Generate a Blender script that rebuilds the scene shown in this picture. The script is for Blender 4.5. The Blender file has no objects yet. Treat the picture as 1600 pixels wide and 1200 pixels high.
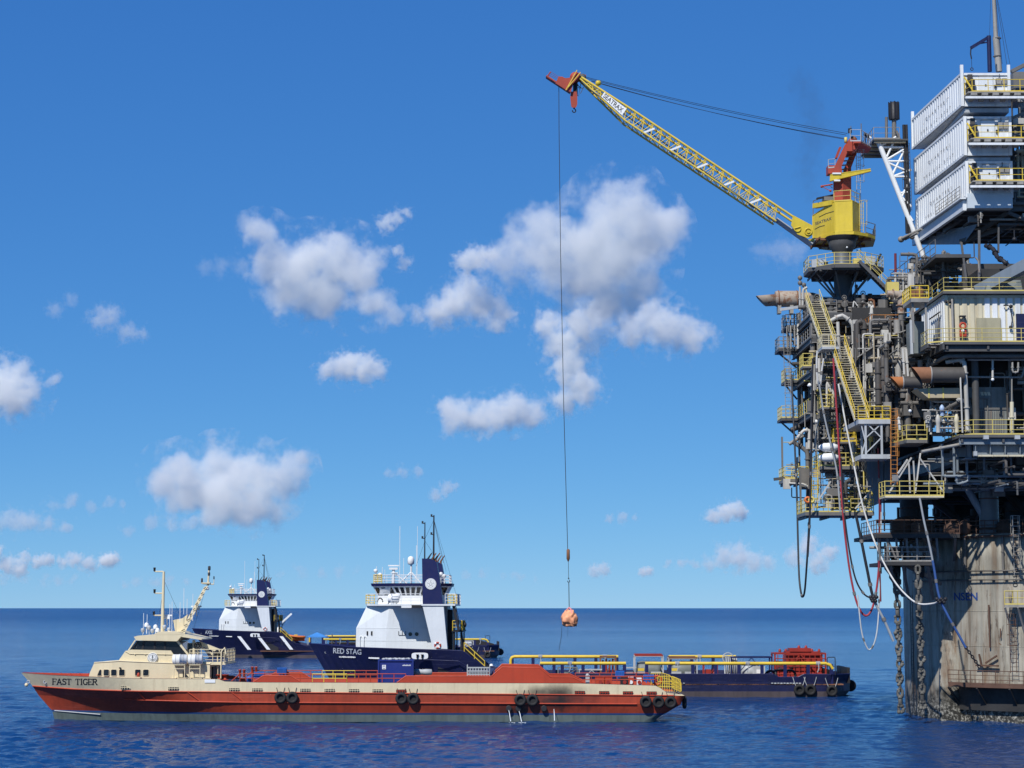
import bpy, math, random
from mathutils import Vector, Matrix, Euler, noise as mnoise
R = math.radians
random.seed(7)
scene = bpy.context.scene
COL = scene.collection

# ------------------------------------------------------------------ camera
FPX, CAMH = 3240.0, 9.0                     # focal length in photo pixels (1600 wide), eye height in metres
PITCH = math.atan(350.0 / FPX)
cam_d = bpy.data.cameras.new('camera')
cam = bpy.data.objects.new('camera', cam_d)
COL.objects.link(cam)
cam.location = (0, 0, CAMH)
cam.rotation_euler = (R(90) + PITCH, 0, 0)
cam_d.sensor_width = 36
cam_d.lens = FPX / 1600 * 36
cam_d.clip_start = 1
cam_d.clip_end = 150000
scene.camera = cam

# ------------------------------------------------------------------ sky and sun
SUN_EL, SUN_AZ = R(47), R(27)               # the sun stands behind the viewer, to the left
sun_dir = Vector((-math.sin(SUN_AZ) * math.cos(SUN_EL), -math.cos(SUN_AZ) * math.cos(SUN_EL), math.sin(SUN_EL)))
world = bpy.data.worlds.new('World')
scene.world = world
world.use_nodes = True
wn, wl = world.node_tree.nodes, world.node_tree.links
bg = wn['Background']
sky = wn.new('ShaderNodeTexSky')
sky.sky_type = 'NISHITA'
sky.sun_disc = False
sky.sun_elevation = SUN_EL
sky.sun_rotation = math.atan2(sun_dir.x, sun_dir.y)
sky.altitude = 0
sky.air_density = 0.5
sky.dust_density = 0.0
sky.ozone_density = 10.0
# tone curve fitted to the sky colours seen in the image, one gain and gamma per channel over the whole sky
sep = wn.new('ShaderNodeSeparateColor'); com = wn.new('ShaderNodeCombineColor')
wl.new(sky.outputs[0], sep.inputs[0])
for i_, (k_, e_) in enumerate(((0.60, 0.92), (0.69, 0.65), (0.83, 0.38))):
    m0 = wn.new('ShaderNodeMath'); m0.operation = 'MULTIPLY'; m0.inputs[1].default_value = 0.1
    m1 = wn.new('ShaderNodeMath'); m1.operation = 'POWER'; m1.inputs[1].default_value = e_
    m2 = wn.new('ShaderNodeMath'); m2.operation = 'MULTIPLY'; m2.inputs[1].default_value = k_ * 10
    wl.new(sep.outputs[i_], m0.inputs[0]); wl.new(m0.outputs[0], m1.inputs[0]); wl.new(m1.outputs[0], m2.inputs[0]); wl.new(m2.outputs[0], com.inputs[i_])
wl.new(com.outputs[0], bg.inputs[0])
bg.inputs[1].default_value = 0.1
sun_d = bpy.data.lights.new('sun', 'SUN')
sun_d.energy = 4.9
sun_d.angle = R(0.5)
sun_d.color = (1.0, 0.97, 0.92)
sun_o = bpy.data.objects.new('sun', sun_d)
COL.objects.link(sun_o)
sun_o.rotation_euler = (-sun_dir).to_track_quat('-Z', 'Y').to_euler()
vs = scene.view_settings
vs.view_transform = 'Standard'; vs.look = 'None'; vs.exposure = 0.0; vs.gamma = 1.0; vs.use_curve_mapping = False
scene.render.engine = 'CYCLES'
cy = scene.cycles
cy.use_denoising = True
cy.max_bounces = 9; cy.diffuse_bounces = 3; cy.glossy_bounces = 3; cy.transmission_bounces = 4; cy.volume_bounces = 6
cy.transparent_max_bounces = 8
cy.volume_step_rate = 0.5; cy.volume_max_steps = 96
cy.sample_clamp_indirect = 6

# ------------------------------------------------------------------ where a photo pixel lies at depth y (metres ahead of the viewer)
def P(px, py, y):
    u, v = (px - 800) / FPX, (600 - py) / FPX
    d = Vector((u, math.cos(PITCH) - v * math.sin(PITCH), math.sin(PITCH) + v * math.cos(PITCH)))
    d *= y / d.y
    return Vector((d.x, y, d.z + CAMH))
def waterdepth(py):
    v = (600 - py) / FPX
    return -CAMH * (math.cos(PITCH) - v * math.sin(PITCH)) / (math.sin(PITCH) + v * math.cos(PITCH))

# ------------------------------------------------------------------ mesh building
def tagged(o, label=None, cat=None, group=None, kind=None):
    if label: o['label'] = label
    if cat: o['category'] = cat
    if group: o['group'] = group
    if kind: o['kind'] = kind
    return o
ORG = {}
def thing(name, label, cat, loc=(0, 0, 0), group=None, rz=0.0):
    o = bpy.data.objects.new(name, None)
    COL.objects.link(o)
    o.location = loc
    o.rotation_euler = (0, 0, rz)
    o.empty_display_size = 0.5
    return tagged(o, label, cat, group)
def worldthing(name, label, cat, loc, group=None):
    """a thing whose parts are written in world coordinates"""
    o = thing(name, label, cat, loc, group)
    ORG[o.name] = Vector(loc)
    return o
def link_mesh(name, me, parent=None):
    o = bpy.data.objects.new(name, me)
    COL.objects.link(o)
    if parent is not None:
        o.parent = parent
    return o

class MB:
    def __init__(s):
        s.v = []; s.f = []; s.sm = []
    def add(s, vs_, fs, smooth=False):
        b = len(s.v)
        s.v += [tuple(q) for q in vs_]
        s.f += [tuple(i + b for i in q) for q in fs]
        s.sm += [smooth] * len(fs)
        return s
    def hexa(s, p):          # 8 corners: bottom ring 0-3, top ring 4-7
        return s.add(p, [(3, 2, 1, 0), (4, 5, 6, 7), (0, 1, 5, 4), (1, 2, 6, 5), (2, 3, 7, 6), (3, 0, 4, 7)])
    def box(s, c, size, rz=0.0):
        c = Vector(c); x, y, z = size[0] / 2, size[1] / 2, size[2] / 2
        m = Matrix.Rotation(rz, 3, 'Z') if rz else None
        p = [Vector(q) for q in ((-x, -y, -z), (x, -y, -z), (x, y, -z), (-x, y, -z), (-x, -y, z), (x, -y, z), (x, y, z), (-x, y, z))]
        return s.hexa([c + (m @ q if m else q) for q in p])
    def bb(s, a, b):         # box from corner to corner
        a, b = Vector(a), Vector(b)
        return s.box((a + b) / 2, (abs(a.x - b.x), abs(a.y - b.y), abs(a.z - b.z)))
    def beam(s, a, b, w, h=None, up=(0, 0, 1)):
        a, b = Vector(a), Vector(b); h = h or w
        d = (b - a)
        if d.length < 1e-6: return s
        d.normalize(); up = Vector(up)
        if abs(d.dot(up)) > 0.98: up = Vector((0, 1, 0))
        sx = d.cross(up).normalized() * w / 2
        sz = sx.cross(d).normalized() * h / 2
        return s.hexa([a - sx - sz, a + sx - sz, b + sx - sz, b - sx - sz, a - sx + sz, a + sx + sz, b + sx + sz, b - sx + sz])
    def ibeam(s, a, b, w, h, t=0.05):
        a, b = Vector(a), Vector(b)
        up = Vector((0, 0, 1))
        d = (b - a).normalized()
        if abs(d.z) > 0.98: up = Vector((0, 1, 0))
        sx = d.cross(up).normalized(); u = sx.cross(d).normalized()
        o = u * (h / 2 - t / 2)
        s.beam(a + o, b + o, w, t); s.beam(a - o, b - o, w, t)
        return s.beam(a, b, t, h - 2 * t)
    def tube(s, a, b, r, n=8, r2=None, caps=True):
        return s.path([a, b], r, n, caps, r2)
    def path(s, pts, r, n=8, caps=True, r2=None):
        pts = [Vector(q) for q in pts]
        if (pts[0] - pts[-1]).length < 1e-6 and len(pts) == 2: return s
        ref = Vector((0, 0, 1))
        vs_ = []; N = len(pts); prev = None
        for i, q in enumerate(pts):
            if i == 0: t = pts[1] - q
            elif i == N - 1: t = q - pts[i - 1]
            else: t = (q - pts[i - 1]).normalized() + (pts[i + 1] - q).normalized()
            if t.length < 1e-9: t = Vector((0, 0, 1))
            t.normalize()
            if prev is None:
                a = t.cross(ref)
                if a.length < 0.05: a = t.cross(Vector((0, 1, 0)))
                a.normalize()
            else:
                a = prev - t * prev.dot(t)
                if a.length < 1e-4: a = t.orthogonal()
                a.normalize()
            prev = a
            b = t.cross(a)
            rr = r if r2 is None else r + (r2 - r) * i / (N - 1)
            if callable(r): rr = r(i / (N - 1))
            vs_ += [q + (a * math.cos(k * 2 * math.pi / n) + b * math.sin(k * 2 * math.pi / n)) * rr for k in range(n)]
        fs = []
        for i in range(N - 1):
            for k in range(n):
                k2 = (k + 1) % n
                fs.append((i * n + k, i * n + k2, (i + 1) * n + k2, (i + 1) * n + k))
        s.add(vs_, fs, n > 5)
        if caps:
            s.add(vs_[:n], [tuple(range(n))[::-1]]); s.add(vs_[-n:], [tuple(range(n))])
        return s
    def lathe(s, prof, c, axis='Z', n=16, smooth=True):
        """prof: list of (radius, height)"""
        c = Vector(c); vs_ = []
        for r, h in prof:
            for k in range(n):
                a = 2 * math.pi * k / n
                q = (r * math.cos(a), r * math.sin(a), h)
                if axis == 'X': q = (q[2], q[0], q[1])
                elif axis == 'Y': q = (q[0], q[2], q[1])
                vs_.append(c + Vector(q))
        fs = []
        for i in range(len(prof) - 1):
            for k in range(n):
                k2 = (k + 1) % n
                fs.append((i * n + k, i * n + k2, (i + 1) * n + k2, (i + 1) * n + k))
        s.add(vs_, fs, smooth)
        if prof[0][0] > 0.001: s.add(vs_[:n], [tuple(range(n))[::-1]])
        if prof[-1][0] > 0.001: s.add(vs_[-n:], [tuple(range(n))])
        return s
    def torus(s, c, R_, r, axis='Y', n=16, m=8, arc=2 * math.pi, start=0.0):
        c = Vector(c); vs_ = []; full = abs(arc - 2 * math.pi) < 1e-6
        N = n if full else n + 1
        for i in range(N):
            a = start + arc * i / n
            for k in range(m):
                b = 2 * math.pi * k / m
                q = ((R_ + r * math.cos(b)) * math.cos(a), r * math.sin(b), (R_ + r * math.cos(b)) * math.sin(a))
                if axis == 'X': q = (q[1], q[0], q[2])
                elif axis == 'Z': q = (q[0], q[2], q[1])
                vs_.append(c + Vector(q))
        fs = []
        for i in range(n):
            i2 = (i + 1) % N
            for k in range(m):
                k2 = (k + 1) % m
                fs.append((i * m + k, i * m + k2, i2 * m + k2, i2 * m + k))
        return s.add(vs_, fs, True)
    def ball(s, c, r, n=10, m=6, sz=1.0):
        prof = [(max(1e-4, r * math.sin(math.pi * i / m)), -r * sz * math.cos(math.pi * i / m)) for i in range(m + 1)]
        return s.lathe(prof, c, n=n)
    def prism(s, poly, ext):
        """poly: ring of 3-D points, ext: vector"""
        n = len(poly); poly = [Vector(q) for q in poly]; ext = Vector(ext)
        vs_ = poly + [q + ext for q in poly]
        fs = [tuple(range(n))[::-1], tuple(range(n, 2 * n))] + [(i, (i + 1) % n, n + (i + 1) % n, n + i) for i in range(n)]
        return s.add(vs_, fs)
    def loft(s, rings, closed=False, caps=False, smooth=False):
        n = len(rings[0]); vs_ = [q for r_ in rings for q in r_]; fs = []
        for i in range(len(rings) - 1):
            for k in range(n if closed else n - 1):
                k2 = (k + 1) % n
                fs.append((i * n + k, i * n + k2, (i + 1) * n + k2, (i + 1) * n + k))
        s.add(vs_, fs, smooth)
        if caps:
            s.add(rings[0], [tuple(range(n))[::-1]]); s.add(rings[-1], [tuple(range(n))])
        return s
    def mesh(s, name, mat, org=None):
        me = bpy.data.meshes.new(name)
        v = s.v if org is None else [(a - org.x, b - org.y, c - org.z) for a, b, c in s.v]
        me.from_pydata(v, [], s.f)
        me.polygons.foreach_set('use_smooth', s.sm)
        me.materials.append(mat)
        me.update()
        return me
    def build(s, name, mat, parent=None, fix=False):
        org = None; q = parent
        while q is not None:
            if q.name in ORG: org = ORG[q.name]; break
            q = q.parent
        me = s.mesh(name, mat, org)
        if fix:
            import bmesh
            bm = bmesh.new(); bm.from_mesh(me)
            bmesh.ops.remove_doubles(bm, verts=bm.verts, dist=0.0005)
            bmesh.ops.recalc_face_normals(bm, faces=bm.faces)
            bm.to_mesh(me); bm.free()
        return link_mesh(name, me, parent)

# ------------------------------------------------------------------ materials
MATS = {}
def paint(name, col, rough=0.5, var=0.12, rust=0.0, streak=0.0, scale=1.0, metal=0.0, rustcol=(0.16, 0.06, 0.025), dirt=0.0, bump=0.02, spec=0.4, dent=0.0, scuff=0.0):
    """painted steel: large colour variation, fine grain, rust blotches and vertical run-off streaks"""
    if name in MATS: return MATS[name]
    m = bpy.data.materials.new(name); m.use_nodes = True
    n, l = m.node_tree.nodes, m.node_tree.links
    b = n['Principled BSDF']
    b.inputs['Roughness'].default_value = rough
    b.inputs['Metallic'].default_value = metal
    b.inputs['Specular IOR Level'].default_value = spec
    geo = n.new('ShaderNodeNewGeometry')
    def noise(sc, det, vec=None, rgh=0.6):
        t = n.new('ShaderNodeTexNoise'); t.inputs['Scale'].default_value = sc; t.inputs['Detail'].default_value = det
        t.inputs['Roughness'].default_value = rgh
        l.new(vec or geo.outputs['Position'], t.inputs['Vector']); return t.outputs[0]
    def ramp(src, a, b_, lo=0.0, hi=1.0):
        t = n.new('ShaderNodeMapRange'); t.inputs[1].default_value = a; t.inputs[2].default_value = b_
        t.inputs[3].default_value = lo; t.inputs[4].default_value = hi
        l.new(src, t.inputs[0]); return t.outputs[0]
    def mix(fac, a, b_):
        t = n.new('ShaderNodeMix'); t.data_type = 'RGBA'
        l.new(fac, t.inputs[0])
        for sock, val in ((t.inputs[6], a), (t.inputs[7], b_)):
            if isinstance(val, tuple): sock.default_value = (*val, 1)
            else: l.new(val, sock)
        return t.outputs[2]
    n1 = noise(0.35 * scale, 6)
    c = mix(ramp(n1, 0.3, 0.7), tuple(x * (1 - var) for x in col), tuple(min(1, x * (1 + var)) for x in col))
    n2 = noise(3.5 * scale, 5)
    c = mix(ramp(n2, 0.35, 0.75, 0, 0.5 * var + 0.04), c, tuple(x * 0.5 for x in col))
    mp = n.new('ShaderNodeMapping'); mp.inputs['Scale'].default_value = (2.2 * scale, 2.2 * scale, 0.13 * scale)
    l.new(geo.outputs['Position'], mp.inputs[0])
    if dirt:
        n4 = noise(1.0, 5, mp.outputs[0])
        c = mix(ramp(n4, 0.45, 0.72, 0, dirt), c, tuple(x * 0.35 + 0.01 for x in col))
    if streak:
        n3 = noise(1.3, 6, mp.outputs[0])
        c = mix(ramp(n3, 0.60 - 0.12 * streak, 0.75, 0, min(1, streak)), c, rustcol)
    if rust:
        n5 = noise(1.4 * scale, 9, None, 0.7)
        c = mix(ramp(n5, 0.66 - 0.2 * rust, 0.70 - 0.2 * rust + 0.03, 0, 0.9), c, rustcol)
    if scuff:                                   # lengthwise scrapes from fenders and quays
        ms = n.new('ShaderNodeMapping'); ms.inputs['Scale'].default_value = (0.25, 0.25, 5.0); l.new(geo.outputs['Position'], ms.inputs[0])
        n6 = noise(1.0, 7, ms.outputs[0], 0.7)
        c = mix(ramp(n6, 0.58, 0.72, 0, scuff), c, tuple(min(1, x * 1.6 + 0.07) for x in col))
    l.new(c, b.inputs['Base Color'])
    l.new(ramp(n2, 0.3, 0.7, max(0.05, rough - 0.08), min(1, rough + 0.12)), b.inputs['Roughness'])
    if bump:
        bp = n.new('ShaderNodeBump'); bp.inputs['Strength'].default_value = 0.35; bp.inputs['Distance'].default_value = bump
        l.new(n2, bp.inputs['Height']); l.new(bp.outputs[0], b.inputs['Normal'])
        if dent:
            b2 = n.new('ShaderNodeBump'); b2.inputs['Strength'].default_value = 1.0; b2.inputs['Distance'].default_value = dent
            md = n.new('ShaderNodeMapping'); md.inputs['Scale'].default_value = (1.5, 1.5, 0.8); l.new(geo.outputs['Position'], md.inputs[0])
            l.new(noise(1.0, 2, md.outputs[0]), b2.inputs['Height']); l.new(bp.outputs[0], b2.inputs['Normal']); l.new(b2.outputs[0], b.inputs['Normal'])
    MATS[name] = m
    return m
# ------------------------------------------------------------------ sea
def make_sea():
    m = bpy.data.materials.new('sea_water'); m.use_nodes = True
    n, l = m.node_tree.nodes, m.node_tree.links
    b = n['Principled BSDF']
    b.inputs['Base Color'].default_value = (0.003, 0.036, 0.135, 1)
    b.inputs['IOR'].default_value = 1.33
    b.inputs['Roughness'].default_value = 0.12
    geo = n.new('ShaderNodeNewGeometry')
    # waves too fine to model act as surface roughness, more so the farther out
    s0 = n.new('ShaderNodeSeparateXYZ'); l.new(geo.outputs['Position'], s0.inputs[0])
    rr = n.new('ShaderNodeMapRange'); rr.inputs[1].default_value = 200; rr.inputs[2].default_value = 1800; rr.inputs[3].default_value = 0.10; rr.inputs[4].default_value = 0.25
    l.new(s0.outputs[1], rr.inputs[0]); l.new(rr.outputs[0], b.inputs['Roughness'])
    def layer(sx, sy, rot, det, rgh=0.55, dist=0.3):
        mp = n.new('ShaderNodeMapping'); mp.inputs['Scale'].default_value = (sx, sy, 1); mp.inputs['Rotation'].default_value = (0, 0, R(rot))
        l.new(geo.outputs['Position'], mp.inputs[0])
        t = n.new('ShaderNodeTexNoise'); t.inputs['Scale'].default_value = 1; t.inputs['Detail'].default_value = det
        t.inputs['Roughness'].default_value = rgh; t.inputs['Distortion'].default_value = dist
        l.new(mp.outputs[0], t.inputs['Vector']); return t.outputs[0]
    def scaled(src, k):
        t = n.new('ShaderNodeMath'); t.operation = 'MULTIPLY'; l.new(src, t.inputs[0]); t.inputs[1].default_value = k; return t.outputs[0]
    def add(a, b_):
        t = n.new('ShaderNodeMath'); t.operation = 'ADD'; l.new(a, t.inputs[0]); l.new(b_, t.inputs[1]); return t.outputs[0]
    # wind patches: broad streaks where the small ripple is calmer or rougher
    slick = layer(0.0012, 0.009, 5, 5)
    mr = n.new('ShaderNodeMapRange'); mr.inputs[1].default_value = 0.36; mr.inputs[2].default_value = 0.64; mr.inputs[3].default_value = 0.35; mr.inputs[4].default_value = 1.35
    l.new(slick, mr.inputs[0])
    small = scaled(layer(1.1, 1.5, 14, 6, 0.65), 0.30)
    mm = n.new('ShaderNodeMath'); mm.operation = 'MULTIPLY'; l.new(small, mm.inputs[0]); l.new(mr.outputs[0], mm.inputs[1])
    # beyond the modelled waves the same swell is carried by the bump
    sp = n.new('ShaderNodeSeparateXYZ'); l.new(geo.outputs['Position'], sp.inputs[0])
    fr = n.new('ShaderNodeMapRange'); fr.inputs[1].default_value = 250; fr.inputs[2].default_value = 1500; fr.inputs[3].default_value = 0.35; fr.inputs[4].default_value = 1.3
    l.new(sp.outputs[1], fr.inputs[0])
    md = n.new('ShaderNodeMath'); md.operation = 'MULTIPLY'; l.new(layer(0.2, 0.3, -12, 4, 0.55), md.inputs[0]); l.new(fr.outputs[0], md.inputs[1])
    h = add(mm.outputs[0], md.outputs[0])
    bp = n.new('ShaderNodeBump'); bp.inputs['Strength'].default_value = 1.0; bp.inputs['Distance'].default_value = 1.0
    l.new(h, bp.inputs['Height']); l.new(bp.outputs[0], b.inputs['Normal'])
    # the surface itself: real waves, finer close by, coarser towards the horizon
    import numpy as np
    rng = np.random.default_rng(5)
    inv = np.linspace(1 / 96.0, 1 / 2600.0, 470)
    ys = np.concatenate([[-400, -100, 20, 70], 1 / inv, [4000, 7000, 14000, 40000, 90000]])
    nx = 640
    sx = np.linspace(-1, 1, nx)
    half = np.maximum(ys, 0) * 0.31 + 34
    half[:4] = 600
    half[-5:] *= 3
    X = sx[None, :] * half[:, None]; Y = np.repeat(ys[:, None], nx, 1)
    dx = np.maximum(2 * half / nx, np.gradient(ys) * 0.55)[:, None]
    Z = np.zeros_like(X)
    for k in range(110):
        lam = 0.7 * (17.0 / 0.7) ** (k / 109.0)
        th = rng.normal(R(62), R(34)); kk = 2 * np.pi / lam
        amp = 0.0050 * lam ** 0.62 / (1 + (lam / 6.0) ** 2) * rng.uniform(.6, 1.4)
        ph = (X * np.cos(th) + Y * np.sin(th)) * kk + rng.uniform(0, 6.28)
        fade = np.clip((lam / dx - 2.2) / 2.0, 0, 1)
        Z += amp * fade * (np.sin(ph) + 0.25 * np.cos(2 * ph))
    g = np.sin(X * .05 + 1.3 * np.sin(Y * .021)) * np.sin(Y * .037 + X * .013)      # gusty groups
    Z *= 1 + 0.5 * g
    Z[:5] = 0; Z[-6:] = 0
    ny = len(ys); me = bpy.data.meshes.new('sea')
    me.vertices.add(nx * ny); me.vertices.foreach_set('co', np.stack([X, Y, Z], -1).astype('f').ravel())
    i = (np.arange(ny - 1)[:, None] * nx + np.arange(nx - 1)[None, :]).ravel()
    quads = np.stack([i, i + 1, i + nx + 1, i + nx], -1).astype('i')
    me.loops.add(quads.size); me.loops.foreach_set('vertex_index', quads.ravel())
    me.polygons.add(len(quads)); me.polygons.foreach_set('loop_start', np.arange(0, quads.size, 4, dtype='i'))
    me.polygons.foreach_set('use_smooth', np.ones(len(quads), dtype=bool))
    me.update(calc_edges=True); me.materials.append(m)
    o = link_mesh('sea', me)
    tagged(o, kind='structure')
make_sea()
# ------------------------------------------------------------------ clouds: real volumes far out over the sea
def cloud(label, dist, px0, px1, py0, py1, blobs, dens=1.0, seed=0, soft=0.5, wisp=1.0):
    """blobs: (u, v, r) in the cloud's own frame, u and v in 0..1 over its box, r as a share of its width"""
    a, b = P(px0, py1, dist), P(px1, py0, dist)
    w, h = b.x - a.x, b.z - a.z
    S = w                                             # one unit of object space = cloud width
    root_loc = Vector(((a.x + b.x) / 2, dist, (a.z + b.z) / 2))
    sph = []
    rnd = random.Random(seed)
    for u, v, r in blobs:
        sph.append((Vector((u - 0.5, rnd.uniform(-0.12, 0.12), (v - 0.5) * h / w)), r * 1.42))
    # hull mesh that wraps the cloud: union of lumpy balls
    import bmesh
    bm = bmesh.new()
    for c, r in sph:
        res = bmesh.ops.create_icosphere(bm, subdivisions=3, radius=r * 1.08)
        for vtx in res['verts']:
            d = vtx.co.normalized()
            k = 1 + 0.22 * mnoise.fractal(d * 1.6 + c * 9 + Vector((seed, 0, 0)), 1.0, 2.0, 4)
            vtx.co = c + vtx.co * k
    me = bpy.data.meshes.new('cloud'); bm.to_mesh(me); bm.free()
    o = link_mesh('cloud', me)
    o.location = root_loc; o.scale = (S, S, S)
    rm = o.modifiers.new('wrap', 'REMESH'); rm.mode = 'VOXEL'; rm.voxel_size = 0.035
    dg = bpy.context.evaluated_depsgraph_get()
    me2 = bpy.data.meshes.new_from_object(o.evaluated_get(dg))
    o.modifiers.clear(); o.data = me2
    m = bpy.data.materials.new('cloud_vapour'); m.use_nodes = True
    n, l = m.node_tree.nodes, m.node_tree.links
    n.remove(n['Principled BSDF'])
    tc = n.new('ShaderNodeTexCoord')
    # warp the coordinates a little so that no ball keeps its outline
    wn_ = n.new('ShaderNodeTexNoise'); wn_.inputs['Scale'].default_value = 4.5; wn_.inputs['Detail'].default_value = 6; wn_.inputs['Roughness'].default_value = 0.58
    off = n.new('ShaderNodeVectorMath'); off.operation = 'ADD'; off.inputs[1].default_value = (seed * 3.1, seed * 1.7, 0)
    l.new(tc.outputs['Object'], off.inputs[0]); l.new(off.outputs[0], wn_.inputs['Vector'])
    sub = n.new('ShaderNodeVectorMath'); sub.operation = 'SUBTRACT'; l.new(wn_.outputs['Color'], sub.inputs[0]); sub.inputs[1].default_value = (.5, .5, .5)
    scl = n.new('ShaderNodeVectorMath'); scl.operation = 'SCALE'; l.new(sub.outputs[0], scl.inputs[0]); scl.inputs['Scale'].default_value = 0.22 * wisp
    wv = n.new('ShaderNodeVectorMath'); wv.operation = 'ADD'; l.new(tc.outputs['Object'], wv.inputs[0]); l.new(scl.outputs[0], wv.inputs[1])
    field = None
    for c, r in sph:
        d = n.new('ShaderNodeVectorMath'); d.operation = 'DISTANCE'; l.new(wv.outputs[0], d.inputs[0]); d.inputs[1].default_value = c
        mr = n.new('ShaderNodeMapRange'); mr.inputs[1].default_value = r; mr.inputs[2].default_value = r * (1 - soft) * .6; mr.inputs[3].default_value = 0; mr.inputs[4].default_value = 1
        l.new(d.outputs['Value'], mr.inputs[0])
        if field is None: field = mr.outputs[0]
        else:
            mx = n.new('ShaderNodeMath'); mx.operation = 'SMOOTH_MAX'; mx.inputs[2].default_value = 0.5
            l.new(field, mx.inputs[0]); l.new(mr.outputs[0], mx.inputs[1]); field = mx.outputs[0]
    nz = n.new('ShaderNodeTexNoise'); nz.inputs['Scale'].default_value = 7; nz.inputs['Detail'].default_value = 9; nz.inputs['Roughness'].default_value = 0.66
    l.new(off.outputs[0], nz.inputs['Vector'])
    er = n.new('ShaderNodeMapRange'); er.inputs[1].default_value = 0.32; er.inputs[2].default_value = 0.68; er.inputs[3].default_value = 0.78; er.inputs[4].default_value = 0.05
    l.new(nz.outputs[0], er.inputs[0])
    sb = n.new('ShaderNodeMath'); sb.operation = 'SUBTRACT'; sb.use_clamp = True
    l.new(field, sb.inputs[0]); l.new(er.outputs[0], sb.inputs[1])
    gn = n.new('ShaderNodeMath'); gn.operation = 'MULTIPLY'; gn.use_clamp = True; gn.inputs[1].default_value = 2.6
    l.new(sb.outputs[0], gn.inputs[0])
    mu = n.new('ShaderNodeMath'); mu.operation = 'MULTIPLY'; mu.inputs[1].default_value = dens * 8.0 / S
    l.new(gn.outputs[0], mu.inputs[0])
    pv = n.new('ShaderNodeVolumePrincipled')
    pv.inputs['Color'].default_value = (1.0, 1.0, 0.975, 1)
    pv.inputs['Anisotropy'].default_value = 0.0
    l.new(mu.outputs[0], pv.inputs['Density'])
    l.new(pv.outputs[0], n['Material Output'].inputs['Volume'])
    o.data.materials.clear(); o.data.materials.append(m)
    m.volume_intersection_method = 'FAST' if hasattr(m, 'volume_intersection_method') else None
    tagged(o, label, 'cloud', 'fair-weather clouds over the sea')
    return o
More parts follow.
